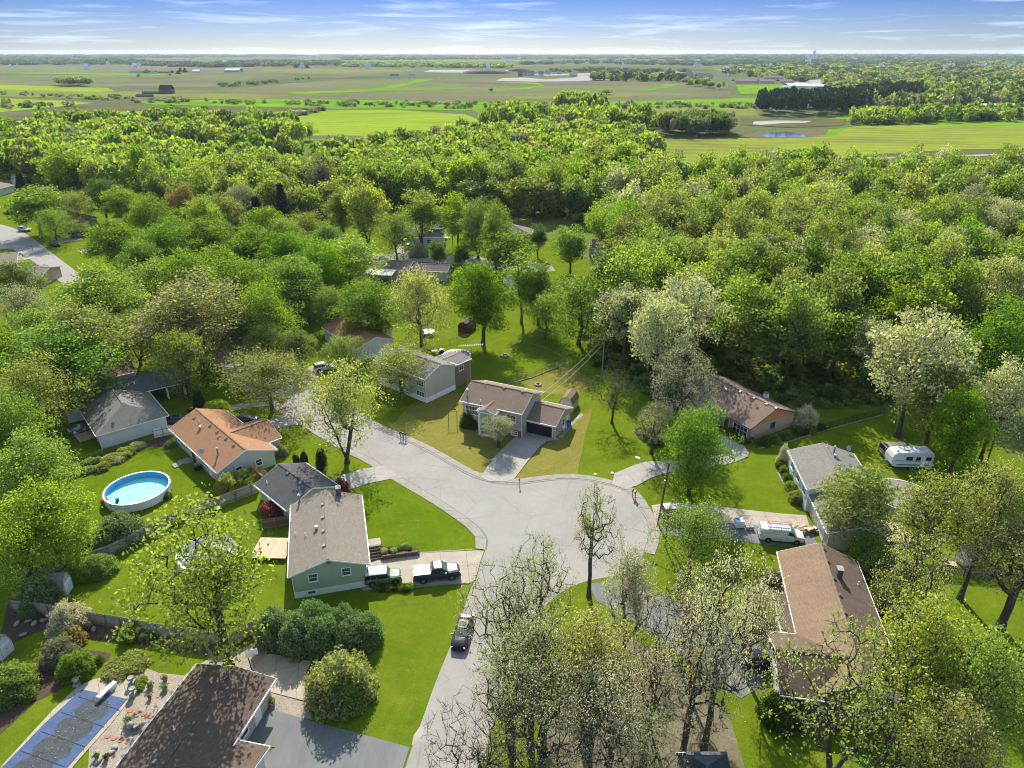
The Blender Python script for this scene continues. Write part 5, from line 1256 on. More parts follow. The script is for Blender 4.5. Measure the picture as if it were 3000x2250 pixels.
# lower lean-to part of the front slope, and the cross wing
sl6 = (b6.hr - b6.he) / (b6.W / 2)
m = MB(); ext = 1.35
top = [(xa, nW + 0.0, 2.79), (xb, nW + 0.0, 2.79), (xb, nW + ext, 2.79 - ext * sl6), (xa, nW + ext, 2.79 - ext * sl6)]
m.hull(top[::-1] if True else top, [(p[0], p[1], p[2] - 0.14) for p in top[::-1]], b6.M); m.build('porch_roof', M['roof_dark'], h6)
MB().b2((xa, nW + ext, 2.79 - ext * sl6 - 0.2), (xb, nW + ext + 0.1, 2.79 - ext * sl6 - 0.02), b6.M).build('gutter', M['trim_white'], h6)
rA = Vector(zH(600, 772, 4.6)); rB = Vector(zH(1075, 828, 4.6)); wn = (rB - rA).normalized(); wt = Vector((-wn.y, wn.x)); hw = 4.3
w6 = Block(h6, tuple(rA - wt * hw), tuple(rB + wn * 0.6 - wt * hw), tuple(rA + wt * hw), 2.8, 4.62, 'roof_dark', 'brick_dark', ov=0.45, rake=0.4)
w6.garage_door('x0', w6.W / 2, 4.9, 2.1, 'white_plastic')
for q in ((917, 130), (942, 210), (983, 322), (1020, 430), (1056, 545), (1095, 662), (1140, 797)): b6.roof_item('vent', zH, *q)
b6.roof_item('chimney', zH, 1010, 305); b6.roof_item('pipe', zH, 1137, 360)
for a in (3.0, 7.0, 12.5, 17.0): b6.window('y0', a, 1.5, 1.2, 1.0)
for a in (xb - 1.2, xa + 1.5, min(xb + 2.4, b6.L - 2)): b6.window('y1', a, 1.5, 1.3, 1.1)
b6.window('x0', 3.0, 1.6, 1.2, 1.0)
# ---- tan house with black garage door
h7 = house('tan_house', 'tan split level house with brown roof and black garage door at the turning circle', (-1, 110))
b7 = Block(h7, zE(403, 480, 5.0), zE(910, 590, 5.0), zE(1090, 412, 5.0), 5.0, 6.9, 'roof_brown', 'wall_tan', ov=0.5, rake=0.3, found=None)
s7 = 'y0' if abs(b7.P.y - 109) < 6 and b7.ey.y > 0 else 'y1'
g7 = Block(h7, zE(925, 630, 2.75), zE(1185, 690, 2.75), zE(1325, 535, 2.75), 2.75, 4.3, 'roof_brown', 'wall_tan', ov=0.45, rake=0.28)
g7.garage_door('y0', g7.wall_pt('y0', zE, 1048, 705)[0], 4.9, 2.15)
s, z = g7.wall_pt('x1', zE, 1245, 640); g7.window('x1', s, 1.55, 0.8, 1.2)
g7.door('x1', g7.W - 2.0, 0.85, 2.0)
# brick base and porch
x0, x1, y0, y1, zt = b7.box
MB().b2((x0 - 0.04, y0 - 0.04, 0), (x1 + 0.02, y0 - 0.005, 1.35), b7.M).build('brick_base', M['brick_red'], h7)
MB().b2((x0 - 0.04, y0, 0), (x0 - 0.005, y1, 1.35), b7.M).build('brick_base', M['brick_red'], h7)
aL, aR = b7.wall_pt('y0', zE, 505, 520)[0], b7.wall_pt('y0', zE, 820, 590)[0]
b7.window('y0', max(x0 + 1.6, aL), 3.4, 2.3, 1.5, n=4); b7.window('y0', min(x1 - 1.6, aR), 3.4, 1.7, 1.2, n=2); b7.window('y0', x1 - 1.3, 0.75, 1.1, 0.7, n=2)
pe = b7.P
pR = Vector(zE(635, 525, 5.55)); lx = (pR - pe).dot(b7.ex)
pm = 1.75
q0 = pe + b7.ex * (lx - pm) + b7.ey * (-1.7); q1 = pe + b7.ex * (lx - pm) + b7.ey * 3.0; q3 = pe + b7.ex * (lx + pm) + b7.ey * (-1.7)
p7 = Block(h7, tuple(q0), tuple(q1), tuple(q3), 4.75, 5.6, 'roof_brown', 'wall_tan', ov=0.3, rake=0.2, walls=False)
lxx = lx
for sx in (-1, 1):
    MB().b2((lxx + sx * (pm - 0.4) - 0.11, -1.45, 0.1), (lxx + sx * (pm - 0.4) + 0.11, -1.23, 4.7), b7.M).build('porch_column', M['trim_white'], h7)
m = MB(); m.hull([(lxx - pm + .25, -1.5, 4.62), (lxx + pm - .25, -1.5, 4.62), (lxx, -1.5, 5.42)][::-1], [(lxx - pm + .25, -1.42, 4.62), (lxx + pm - .25, -1.42, 4.62), (lxx, -1.42, 5.42)][::-1], b7.M); m.build('porch_gable', M['wall_tan'], h7)
MB().b2((lxx - pm + .2, -1.55, 4.42), (lxx + pm - .2, -1.2, 4.62), b7.M).build('porch_beam', M['trim_white'], h7)
MB().b2((lxx - pm, -1.5, 0), (lxx + pm, y0 - 0.05, 0.14), b7.M).build('porch_floor', M['concrete'], h7)
b7.door('y0', lxx - 0.2, 1.0, 2.1, z=1.2, mat='wood_brown'); b7.window('y0', lxx + 0.9, 2.4, 0.5, 1.9, None)
b7.window('y0', lxx - 0.1, 3.95, 0.9, 0.5, None)
for k in range(4): MB().b2((lxx - 0.9, y0 - 0.1 - 0.3 * (4 - k), 0.14), (lxx + 0.7, y0 - 0.1 - 0.3 * (3 - k), 0.14 + 0.26 * (k + 1)), b7.M).build('porch_step', M['concrete'], h7)
b7.roof_item('flue', zE, 468, 440); b7.roof_item('pipe', zE, 575, 490); b7.roof_item('pipe', zE, 612, 345); b7.roof_item('vent', zE, 765, 378); b7.roof_item('vent', zE, 915, 410); b7.roof_item('chimney', zE, 937, 408) if False else b7.roof_item('pipe', zE, 937, 408)
MB().b2((1.35, -0.3, 0.0), (3.0, 0.0, 0.0 + 0.01), b7.M)
# ---- beige two-storey house
h8 = house('beige_house', 'beige two-storey house with grey shaded roof and brown wooden extension', (-17, 124))
_a, _b = Vector(zJ(845, 1380, 5.2)), Vector(zJ(1080, 1275, 5.2)); _r = Vector(zJ(660, 1120, 6.7)) - Vector(zJ(965, 1285, 6.7))
_across = (_b - _a).normalized(); _along = Vector((-_across.y, _across.x)); 
if _along.dot(_r) < 0: _along = -_along
b8 = Block(h8, tuple(_a), tuple(_a + _along * 14.5), tuple(_b), 5.2, 6.9, 'roof_grey', 'wall_cream', ov=0.45, rake=0.25, found=1.1)
e8 = Block(h8, tuple(_b - _across * 0.4 + _along * 0.5), tuple(_b + _across * 4.6 + _along * 0.5), tuple(_b - _across * .4 + _along * 6.4), 4.9, 5.5, 'roof_grey', 'wall_brownwood', ov=0.3, rake=0.25)
for sd_ in ('y0', 'y1'):
    for q in ((1108, 1305), (1174, 1282)):
        s, z = e8.wall_pt(sd_, zJ, *q)
        if 0.5 < s < e8.L - 0.5 and 2.5 < z < 4.7: e8.window(sd_, s, 3.7, 1.1, 0.9, 'v')
_front = 'y0' if (b8.ey.dot(_across) > 0) else 'y1'
for z in (3.7, 1.5):
    for a in (1.8, 6.0, 10.5):
        aa = a if b8.ex.dot(_along) > 0 else b8.L - a
        b8.window(_front, aa, z, 1.9, 1.0, n=3)
for q in ((830, 1190), (1015, 1262), (1050, 1275)): b8.roof_item('vent', zJ, *q)
# ---- brick house right
h9 = house('brick_house', 'buff brick ranch house with brown roof and white chimney behind the curved driveway', (43, 110))
_a, _b, _c = Vector(zF(1105, 572, 2.8)), Vector(zF(1490, 437, 2.8)), Vector(zF(885, 455, 2.8))
_ac = (_b - _a).normalized(); _al = Vector((-_ac.y, _ac.x)); _al = _al if _al.dot(_c - _a) > 0 else -_al
b9 = Block(h9, tuple(_a), tuple(_a + _al * 17.0), tuple(_b), 2.8, 5.2, 'roof_brown', 'brick_buff', ov=0.55, rake=0.35, gablem='wall_rust', trim='trim_dark')
_w = _a + _al * 6.8
w9 = Block(h9, tuple(_w - _ac * 5.2), tuple(_w + _ac * 3.6), tuple(_w - _ac * 5.2 + _al * 8.0), 2.8, 4.6, 'roof_brown', 'brick_buff', ov=0.5, rake=0.35, trim='trim_dark')
for sd_ in ('x0', 'x1'):
    s, z = b9.wall_pt(sd_, zF, 1285, 525)
    if abs(z - 2.0) < 1.2: b9.window(sd_, s, 1.7, 1.0, 1.0, 'v', 'trim_dark')
_front9 = 'y0' if b9.ey.dot(_ac) > 0 else 'y1'
aa = 2.6 if b9.ex.dot(_al) > 0 else b9.L - 2.6
b9.window(_front9, aa, 1.35, 3.0, 1.5, n=4, frame='trim_white')
aa = 5.7 if b9.ex.dot(_al) > 0 else b9.L - 5.7
b9.door(_front9, aa, 1.0, 2.05, mat='wood_brown')
w9.garage_door('x0' if w9.ex.dot(_ac) > 0 else 'x1', w9.W / 2, 4.6, 2.1, 'wood_brown')
b9.roof_item('turbine', zF, 903, 262); b9.roof_item('pipe', zF, 1045, 320); b9.roof_item('white_chimney', zF, 1227, 318)
for q in ((1020, 272), (1128, 325), (1232, 372), (1310, 405)): b9.roof_item('vent', zF, *q)
# ---- pale blue grey house
h10 = house('pale_blue_house', 'pale blue house with grey roof between the lawn and the travel trailer', (47, 88))
_a, _b = Vector(zF(1560, 1060, 4.0)), Vector(zF(1405, 742, 4.0)); _al = (_b - _a).normalized(); _ac = Vector((_al.y, -_al.x))
b10 = Block(h10, tuple(_a), tuple(_b), tuple(_a + _ac * 9.8), 4.0, 5.6, 'roof_grey', 'wall_paleblue', ov=0.45, rake=0.3)
_f = 'y0' if b10.ey.dot(_ac) > 0 else 'y1'
for a in (2.2, 5.4, 8.8): b10.window(_f, a, 2.6, 1.5, 1.1, n=2)
b10.roof_item('pipe', zF, 1722, 716); b10.roof_item('flue', zF, 1777, 770); b10.roof_item('turbine', zF, 1787, 800); b10.roof_item('dish', zF, 1890, 760); b10.roof_item('pipe', zF, 1818, 880)
g10 = Block(h10, tuple(_a - _al * 8.6 + _ac * 0.9 - _ac * 0.4), tuple(_a + _al * 0.3 + _ac * .5), tuple(_a - _al * 8.6 + _ac * 8.6), 2.9, 4.2, 'roof_grey', 'wall_cream', ov=0.45, rake=0.3)
g10.garage_door('y1' if g10.ey.dot(_ac) < 0 else 'y0', g10.L / 2, 4.8, 2.1, 'white_plastic')
# ---- brown low roof, bottom left
h5 = house('low_roof_house', 'low house with dark brown shingle roof under tree shadows in the lower left corner', (-27, 46))
_a, _b = Vector(zC(1365, 935, 2.9)), Vector(zC(1915, 1035, 2.9)); _ac = (_b - _a).normalized(); _al = Vector((_ac.y, -_ac.x))
if _al.y > 0: _al = -_al
b5 = Block(h5, tuple(_a), tuple(_a + _al * 16), tuple(_b), 2.9, 3.6, 'roof_dark', 'wall_cream', ov=0.6, rake=0.5)
_q = Vector(zC(1755, 1420, 2.9)); _s = (_q - _a).dot(_al)
w5 = Block(h5, tuple(_a + _al * (_s + 0.8) + _ac * 5), tuple(_a + _al * (_s + 0.8) + _ac * 12.2), tuple(_a + _al * (_s + 8.5) + _ac * 5), 2.75, 3.45, 'roof_dark', 'wall_paleblue', ov=0.5, rake=0.5)
_f = 'y0' if b5.ey.dot(_ac) < 0 else 'y1'
b5.door(_f, 3.0 if b5.ex.dot(_al) > 0 else b5.L - 3.0, 0.95, 2.0); b5.window(_f, 5.4 if b5.ex.dot(_al) > 0 else b5.L - 5.4, 1.5, 1.3, 1.0)
b5.roof_item('pipe', zC, 1210, 1390); b5.roof_item('vent', zC, 1075, 1620)
_g = 'y0' if b5.ey.dot(_ac) > 0 else 'y1'
for a in (3, 7, 11): b5.window(_g, a, 1.4, 1.5, 1.1, n=2)
# ---- long grey roof house, left
h4 = house('grey_roof_house', 'long white brick house with patchy grey roof and open carport at left', (-72, 112))
m0, m1, m3 = Vector(zA(455, 625, 2.8)), Vector(zA(1275, 430, 2.8)), Vector(zA(400, 520, 2.8))
b4 = Block(h4, tuple(m0), tuple(m0 + (m1 - m0).normalized() * 13.2), tuple(m0 + Vector((-(m1 - m0).normalized().y, (m1 - m0).normalized().x)) * 8.2), 2.8, 4.6, 'roof_slate', 'wall_white', ov=0.5, rake=0.3)
_d4 = (m1 - m0).normalized(); _p4 = Vector((-_d4.y, _d4.x))
c4 = Block(h4, tuple(m0 + _d4 * 13.2), tuple(m0 + _d4 * 20.5), tuple(m0 + _d4 * 13.2 + _p4 * 8.2), 2.8, 4.6, 'roof_slate', 'wall_white', ov=0.5, rake=0.3, walls=False)
for a, y in ((13.9, 0.6), (17, 0.6), (20.0, 0.6), (20.0, 7.4)):
    q = m0 + _d4 * a + _p4 * y; l = Vector((q.x, q.y, 0)) - h4.location; MB().box((l.x, l.y, 1.35), (0.3, 0.3, 2.7), math.atan2(_d4.y, _d4.x)).build('carport_post', M['trim_white'], h4)
q = m0 + _d4 * 16.8 + _p4 * 7.6; l = Vector((q.x, q.y, 0)) - h4.location; MB().box((l.x, l.y, 1.4), (6.8, 0.2, 2.7), math.atan2(_d4.y, _d4.x)).build('carport_wall', M['wall_white'], h4)
g0, g1 = Vector(zA(690, 805, 2.8)), Vector(zA(1215, 655, 2.8)); _gd = (g1 - g0).normalized(); _gn = Vector((-_gd.y, _gd.x))
w4 = Block(h4, tuple(g0), tuple(g0 + _gn * 12), tuple(g1), 2.8, 5.2, 'roof_grey', 'wall_white', ov=0.45, rake=0.3, hips=(0, 4.5))
for a in (3.0, 4.3, 5.6): b4.window('y0' if b4.ey.dot(_p4) > 0 else 'y1', a, 1.4, 0.8, 1.6, None)
b4.door('y0' if b4.ey.dot(_p4) > 0 else 'y1', 7.2)
w4.roof_item('vent', zA, 885, 505); w4.roof_item('vent', zA, 815, 708); b4.roof_item('pipe', zA, 970, 430)
# ---- far houses
h11 = house('grey_split_house', 'far split level house with slate hip roofs and two cars on its drive', (-30, 243))
Block(h11, (-33.6, 239.6), (-23.6, 239.6), (-33.6, 248.8), 5.3, 7.0, 'roof_slate', 'wall_grey', ov=0.5, rake=.3, hips=(3, 3))
l11 = Block(h11, (-33.0, 236.2), (-22.8, 236.2), (-33.0, 242.2), 3.0, 5.0, 'roof_slate', 'wall_white', ov=0.5, rake=.3, hips=(4.6, 4.6))
g11 = Block(h11, (-40.6, 243.2), (-33.2, 243.2), (-40.6, 251.0), 3.0, 4.8, 'roof_slate', 'wall_white', ov=0.5, rake=.3)
g11.garage_door('y0', 4.0, 4.6, 2.1, 'black_paint'); l11.window('y0', 5.0, 1.6, 1.6, 1.1, n=2)
h12 = house('far_brown_house', 'far brown house with pale hip roof and dark chimney at the wood edge', (-3, 247))
b12 = Block(h12, (-11.7, 243.2), (6.5, 240.5), (-10.6, 252), 3.0, 5.6, 'roof_taupe', 'brick_dark', ov=0.6, rake=.3, hips=(7.5, 7.5))
b12.roof_item('chimney', zQ, 1872, 360); b12.roof_item('pipe', zQ, 1955, 370)
h13 = house('white_porch_roof_house', 'mauve brown roofed house with white metal porch roof by the far street', (-37, 200))
_a, _b = Vector(zQ(-140, 1000, 3.2)), Vector(zQ(270, 1020, 3.2)); _c = Vector(zQ(150, 850, 3.6))
b13 = Block(h13, (-41.6, 198.2), (-29.5, 196.2), (-40.1, 207.2), 3.2, 4.7, 'roof_mauve', 'wall_tan', ov=.4, rake=.3)
m = MB(); m.hull([(0, 0, 3.25), (8.5, 0, 3.25), (8.5, -4.2, 2.75), (0, -4.2, 2.75)][::-1], [(0, 0, 3.15), (8.5, 0, 3.15), (8.5, -4.2, 2.65), (0, -4.2, 2.65)][::-1], b13.M); m.build('porch_roof', M['roof_metal'], h13)
for a in (0.2, 4.2, 8.2): MB().b2((a - .07, -4.0, 0), (a + .07, -3.86, 2.7), b13.M).build('porch_post', M['trim_white'], h13)
b13b = Block(h13, (-29.6, 197.2), (-18.4, 195.4), (-28.6, 203.6), 3.0, 4.2, 'roof_mauve', 'wall_tan', ov=.4, rake=.3)
b13b.window('x1', 3.0, 1.5, 0.7, 1.4, None)
h14 = house('blue_house', 'dark blue house half hidden by the dense maple', (-50, 163))
_a, _b = zR(150, 300, 3.0), zR(400, 240, 3.0)
b14 = Block(h14, (-55.2, 158.0), (-44.3, 164.2), (-59.4, 166.6), 3.0, 5.2, 'roof_slate', 'wall_blue', ov=.4, rake=.3)
b14.window('y0', 9.6, 1.8, 1.1, 1.0); b14.window('y0', 5.5, 1.8, 1.1, 1.0)
h15 = house('sunroom_house', 'orange brown roofed house with white sunroom beside the trampoline lawn', (-38, 143))
_a, _b = Vector(zR(340, 400, 3.0)), Vector(zR(740, 660, 3.0)); _d = (_b - _a).normalized(); _n = Vector((-_d.y, _d.x))
if _n.x < 0: _n = -_n
b15 = Block(h15, tuple(_a), tuple(_a + _d * 17), tuple(_a + _n * 9.5), 3.0, 4.7, 'roof_orange', 'wall_white', ov=.4, rake=.3)
s15 = Vector(zR(985, 435, 3.0))
w15 = Block(h15, tuple(s15 - _n * 6 ), tuple(s15 + _n * 1.0 + _n * 2), tuple(s15 - _n * 6 - _d * 5), 3.0, 4.0, 'roof_brown', 'wall_white', ov=.3, rake=.3)
for a in (2.5, 5.0): w15.window('y0', a, 1.4, 1.6, 1.5, n=2)
w15.window('x0', 2.4, 1.4, 1.8, 1.5, n=2); w15.window('x1', 2.4, 1.4, 1.8, 1.5, n=2)
def small_house(name, label, pts, f, he, hr, roofm, wallm, hips=(0, 0), rake=.3):
    h = house(name, label, f(*pts[0], he)); a, b, c = [Vector(f(*p, he)) for p in pts]
    d = (b - a).normalized(); n = Vector((-d.y, d.x)); n = n if n.dot(c - a) > 0 else -n
    return Block(h, tuple(a), tuple(b), tuple(a + n * abs((c - a).dot(n))), he, hr, roofm, wallm, ov=.45, rake=rake, hips=hips)
small_house('street_house', 'grey roofed white house with a car parked beside it on the left street', ((750, 600), (1060, 560), (740, 540)), zP, 3.0, 4.6, 'roof_grey', 'wall_white').window('y0', 3, 1.6, 1.4, 1.0, n=2)
small_house('street_house', 'house with slate hip roof behind the two blue cars on the left street', ((990, 690), (1270, 600), (1060, 600)), zP, 3.0, 5.0, 'roof_slate', 'wall_tan', (4, 4))
small_house('street_house', 'pale green walled house with taupe roof at the far left picture edge', ((-60, 250), (190, 185), (-60, 130)), zP, 3.2, 5.0, 'roof_taupe', 'wall_paleblue')
small_house('street_house', 'dark walled house behind the pale green one at the far left', ((140, 130), (285, 120), (120, 60)), zP, 3.2, 4.9, 'roof_taupe', 'wall_grey')
small_house('street_house', 'taupe roofed house at the left edge beside two short drives', ((-160, 1230), (220, 1190), (-160, 1090)), zP, 3.0, 4.4, 'roof_taupe', 'wall_tan')
small_house('street_house', 'wide taupe roofed house in front of the navy pickup at left', ((60, 1400), (520, 1390), (130, 1250)), zP, 3.0, 4.4, 'roof_taupe', 'wall_tan')
small_house('hidden_house', 'grey roof glimpsed through the trees left of the street bend', ((1730, 890), (2010, 850), (1720, 800)), zP, 3.0, 4.6, 'roof_grey', 'wall_grey')
small_house('hidden_house', 'taupe roof glimpsed behind the trees above the street bend', ((1850, 475), (1950, 480), (1850, 445)), zI, 3.0, 5.0, 'roof_taupe', 'wall_tan')
small_house('hidden_house', 'grey roofed house hidden under the trees left of the blue house', ((1500, 905), (1800, 1000), (1600, 830)), zI, 3.0, 4.8, 'roof_black', 'wall_tan')
small_house('wall_house', 'large plain beige walled building behind the grey roofed house at left', ((690, 405), (985, 340), (760, 260)), zA, 3.8, 4.4, 'roof_dark', 'wall_cream')
small_house('corner_roof_house', 'dark grey hip roof at the bottom picture edge under the oaks', ((0, 1640), (330, 1640), (0, 1450)), lambda x, y, h=0: zH(x, y, h), 2.8, 4.6, 'roof_slate', 'wall_grey', (4, 4))
small_house('grove_house', 'brown roofed house glimpsed among trees right of the bright maple', ((2020, 430), (2100, 440), (2020, 385)), zJ, 3.0, 4.8, 'roof_brown', 'wall_tan')
small_house('grove_house', 'low pale roofed garage by the far turning circle', ((1420, 690), (1640, 690), (1420, 630)), zJ, 2.8, 3.6, 'roof_metal', 'wall_white')
# ------------------------------------------------------------------ vehicles
glossy_paint('paint_black', (0.012, 0.014, 0.018), rough=.3, metal=0, coat=0); glossy_paint('paint_charcoal', (0.045, 0.048, 0.052), rough=.3, metal=0, coat=.0); glossy_paint('paint_navy', (0.02, 0.035, 0.09))
glossy_paint('paint_blue', (0.05, 0.10, 0.20)); glossy_paint('paint_white', (0.62, 0.63, 0.62), metal=0.0); glossy_paint('paint_silver', (0.42, 0.43, 0.43), metal=0.5)
glossy_paint('paint_green', (0.10, 0.17, 0.07), metal=0.0, coat=.1); glossy_paint('paint_tan', (0.36, 0.31, 0.24)); glossy_paint('paint_red', (0.35, 0.02, 0.02), metal=0.0); glossy_paint('paint_grey', (0.20, 0.21, 0.21))
t = NT('car_glass'); M['car_glass'] = t.bsdf((0.02, 0.025, 0.028), 0.1, 0, 0.3)
t = NT('windscreen_glass'); M['windscreen_glass'] = t.bsdf((0.09, 0.13, 0.12), 0.05, 0, 0.9)
simple('tail_red', (0.35, 0.01, 0.01), 0.25); simple('lamp_clear', (0.6, 0.6, 0.58), 0.12)
CARS = {
 # length, width, belt line (x fraction, z), greenhouse (x fraction, z), half width of roof, wheel radius, wheel x fractions, ground clearance
 'sedan': dict(L=4.9, W=1.86, belt=[(0, .78), (.02, .98), (.15, 1.04), (.3, .99), (.6, .95), (.74, .98), (.9, .86), (.98, .74), (1, .55)], gh=[(.11, 1.0), (.28, 1.38), (.40, 1.46), (.54, 1.44), (.745, .96)], rw=.60, r=.34, wx=(.19, .80), gc=.2),
 'suv': dict(L=4.8, W=1.9, belt=[(0, .8), (.015, 1.08), (.3, 1.08), (.66, 1.05), (.75, 1.06), (.93, .98), (.985, .85), (1, .6)], gh=[(.015, 1.08), (.07, 1.62), (.16, 1.74), (.52, 1.74), (.72, 1.06)], rw=.66, r=.37, wx=(.19, .80), gc=.26),
 'offroad': dict(L=4.5, W=1.9, belt=[(0, .9), (.01, 1.18), (.3, 1.18), (.66, 1.17), (.70, 1.19), (.95, 1.14), (.985, 1.05), (1, .7)], gh=[(.01, 1.18), (.025, 1.84), (.10, 1.88), (.60, 1.86), (.69, 1.19)], rw=.80, r=.41, wx=(.20, .82), gc=.34),
 'pickup': dict(L=5.9, W=2.03, belt=[(0, .9), (.01, 1.32), (.36, 1.33), (.37, 1.30), (.68, 1.28), (.74, 1.30), (.93, 1.22), (.985, 1.05), (1, .7)], gh=[(.365, 1.30), (.395, 1.86), (.44, 1.95), (.60, 1.94), (.735, 1.28)], rw=.76, r=.42, wx=(.20, .80), gc=.34),
 'van': dict(L=5.9, W=2.03, belt=[(0, .9), (.01, 1.25), (.5, 1.25), (.78, 1.25), (.82, 1.26), (.95, 1.10), (.985, .95), (1, .6)], gh=[(.01, 1.25), (.02, 2.02), (.08, 2.08), (.66, 2.07), (.81, 1.26)], rw=.80, r=.37, wx=(.20, .82), gc=.3),
}
def interp(tab, f):
    for (a, za), (b, zb) in zip(tab, tab[1:]):
        if a <= f <= b: return za + (zb - za) * (f - a) / max(1e-6, b - a)
    return tab[-1][1] if f > tab[-1][0] else tab[0][1]
def loft(m, rings, close=True):
    n = len(rings[0]); vs = [p for r in rings for p in r]; fs = []
    for i in range(len(rings) - 1):
        for j in range(n):
            k = (j + 1) % n; fs.append((i * n + j, (i + 1) * n + j, (i + 1) * n + k, i * n + k))
    fs.append(tuple(range(n))); fs.append(tuple(reversed([(len(rings) - 1) * n + j for j in range(n)])))
    m.add(vs, fs)
def vehicle(name, label, kind, paint, x, y, rz, cat='car', roofpaint=None, glass_sides=True, z=0.055, bed=None, ladders=False, group=None, mask=None):
    S_ = CARS[kind]; L, W = S_['L'], S_['W']; hw = W / 2; gc = S_['gc']; r = S_['r']
    root = thing(name, label, cat, (x, y, z), rz, group)
    fr = sorted(set([0, .01, .03, .08, .15, .25, .36, .37, .45, .55, .65, .74, .82, .88, .93, .965, .985, 1.0]))
    m = MB(); m.smooth = False; rings = []
    for f in fr:
        zt = interp(S_['belt'], f); taper = 1 - 0.16 * max(0, (0.10 - f) / 0.10) ** 2 - 0.22 * max(0, (f - 0.86) / 0.14) ** 2
        w = hw * taper; X = (f - .5) * L; cr = 0.05 if (f > .76 or f < .12) else 0.02
        half = [(0.0, gc), (w * .86, gc), (w * .97, gc + .1), (w, gc + (zt - gc) * .45), (w * .985, zt - .16), (w * .93, zt - .03), (w * .6, zt + cr * .7), (0, zt + cr)]
        ring = [(X, a, b) for a, b in half] + [(X, -a, b) for a, b in half[-2:0:-1]]
        rings.append(ring)
    loft(m, rings); m.build('body', M[paint], root)
    g0, g1 = S_['gh'][0][0], S_['gh'][-1][0]; zmax = max(p[1] for p in S_['gh']); rw = S_['rw']
    def gring(f, grow=0.0, lo=None):
        zt = interp(S_['gh'], f); zb = interp(S_['belt'], f) - .06 if lo is None else lo
        k = (zt - zb) / (zmax - zb + 1e-6); wb = hw * .92; wt = wb + (hw * rw / .75 * .80 - wb) * min(1, k)
        X = (f - .5) * L
        half = [(0.0, zb), (wb + grow, zb), (wt + grow, zt - .06 * k), (wt * .8, zt + grow), (0, zt + .03 * k + grow)]
        return [(X, a, b) for a, b in half] + [(X, -a, b) for a, b in half[-2:0:-1]]
    gf = sorted(set([p[0] for p in S_['gh']] + [g0 + (g1 - g0) * i / 6 for i in range(7)]))
    m = MB(); loft(m, [gring(f) for f in gf]); m.build('windows', M['car_glass' if glass_sides else (roofpaint or paint)], root)
    # roof skin over the glass
    rp = M[roofpaint or paint]; top = [p for p in S_['gh'] if p[1] > zmax - 0.16]; t0, t1 = top[0][0], top[-1][0]
    m = MB(); rr = []
    for i in range(5):
        f = t0 + (t1 - t0) * i / 4; zt = interp(S_['gh'], f); wt = (hw * .92 + (hw * rw / .75 * .80 - hw * .92)) + .012; X = (f - .5) * L
        half = [(0, zt - .1), (wt, zt - .1), (wt, zt - .03), (wt * .8, zt + .02), (0, zt + .045)]
        rr.append([(X, a, b) for a, b in half] + [(X, -a, b) for a, b in half[-2:0:-1]])
    loft(m, rr); m.build('roof', rp, root)
    wt = hw * rw / .75 * .80
    # pillars
    m = MB(); pil = [(g0, t0), (g1, t1)] + ([((g0 + g1) / 2 - .01, (t0 + t1) / 2 - .02)] if glass_sides else [])
    if kind in ('suv', 'offroad'): pil.append((g0 + .22 * (g1 - g0), t0 + .25 * (t1 - t0)))
    for fb, ft in pil:
        for s in (-1, 1):
            m.tube(((fb - .5) * L, s * (hw * .92 - .01), interp(S_['belt'], fb) - .05), ((ft - .5) * L, s * (wt - .01), interp(S_['gh'], ft) - .06), .045, .04, 4)
    m2 = m.build('pillars', M[paint], root); m2['kind'] = 'stuff'
    # windscreen
    def quad_on(f0, f1, inset, mat, nm):
        a, b = gring(f0), gring(f1)
        q = [Vector(a[3]) * 1, Vector(a[5]) * 1, Vector(b[5]), Vector(b[3])]
        za, zb_ = interp(S_['gh'], f0), interp(S_['gh'], f1); wa = a[2][1] * .93; wb = b[2][1] * .93
        Xa, Xb = (f0 - .5) * L, (f1 - .5) * L; nrm = Vector((zb_ - za, 0, -(Xb - Xa))).normalized() * (1 if (Xb > Xa) else -1)
        nrm = Vector((abs(nrm.x) * (1 if f0 > .5 else -1), 0, abs(nrm.z)))
        o = nrm * .03
        vs = [Vector((Xa, wa, za)) + o, Vector((Xa, -wa, za)) + o, Vector((Xb, -wb, zb_)) + o, Vector((Xb, wb, zb_)) + o]
        mm = MB(); mm.hull(vs, [v - nrm * .05 for v in vs]); mm.build(nm, M[mat], root)
    quad_on(t1 + (g1 - t1) * .12, t1 + (g1 - t1) * .90, 0, 'windscreen_glass' if glass_sides else 'windscreen_glass', 'windscreen')
    if kind != 'van': quad_on(t0 - (t0 - g0) * .12, t0 - (t0 - g0) * .9, 0, 'car_glass', 'rear_window')
    if kind == 'van':
        for s in (-1, 1):
            mm = MB(); y_ = s * (hw * .91); f0, f1, f2 = .615, .74, .66
            vs = [((f0 - .5) * L, y_, 1.32), ((f1 + .02 - .5) * L, y_, 1.32), ((f2 + .02 - .5) * L, s * wt * 1.02, 1.86), ((f0 - .5) * L, s * wt * 1.02, 1.86)]
            if s > 0: vs = vs[::-1]
            mm.hull([(a, b + s * .03, c) for a, b, c in vs], [(a, b - s * .05, c) for a, b, c in vs]); mm.build('side_window', M['car_glass'], root)
    # wheels, arches, lamps, mirrors, bumpers
    for fx in S_['wx']:
        for s in (-1, 1):
            cx = (fx - .5) * L; cyy = s * (hw - .13)
            MB().tube((cx, s * (hw - .35), r + .03), (cx, s * (hw + .004), r + .03), r * 1.16, n=18).build('wheel_arch', M['black_paint'], root)
            w_ = MB().tube((cx, s * (hw - .24), r), (cx, s * (hw + .02), r), r, n=20).build('wheel', M['rubber'], root)
            MB().tube((cx, s * (hw - .02), r), (cx, s * (hw + .03), r), r * .62, r * .55, n=12).build('rim', M['metal_grey'], w_)
    zf = interp(S_['belt'], .97)
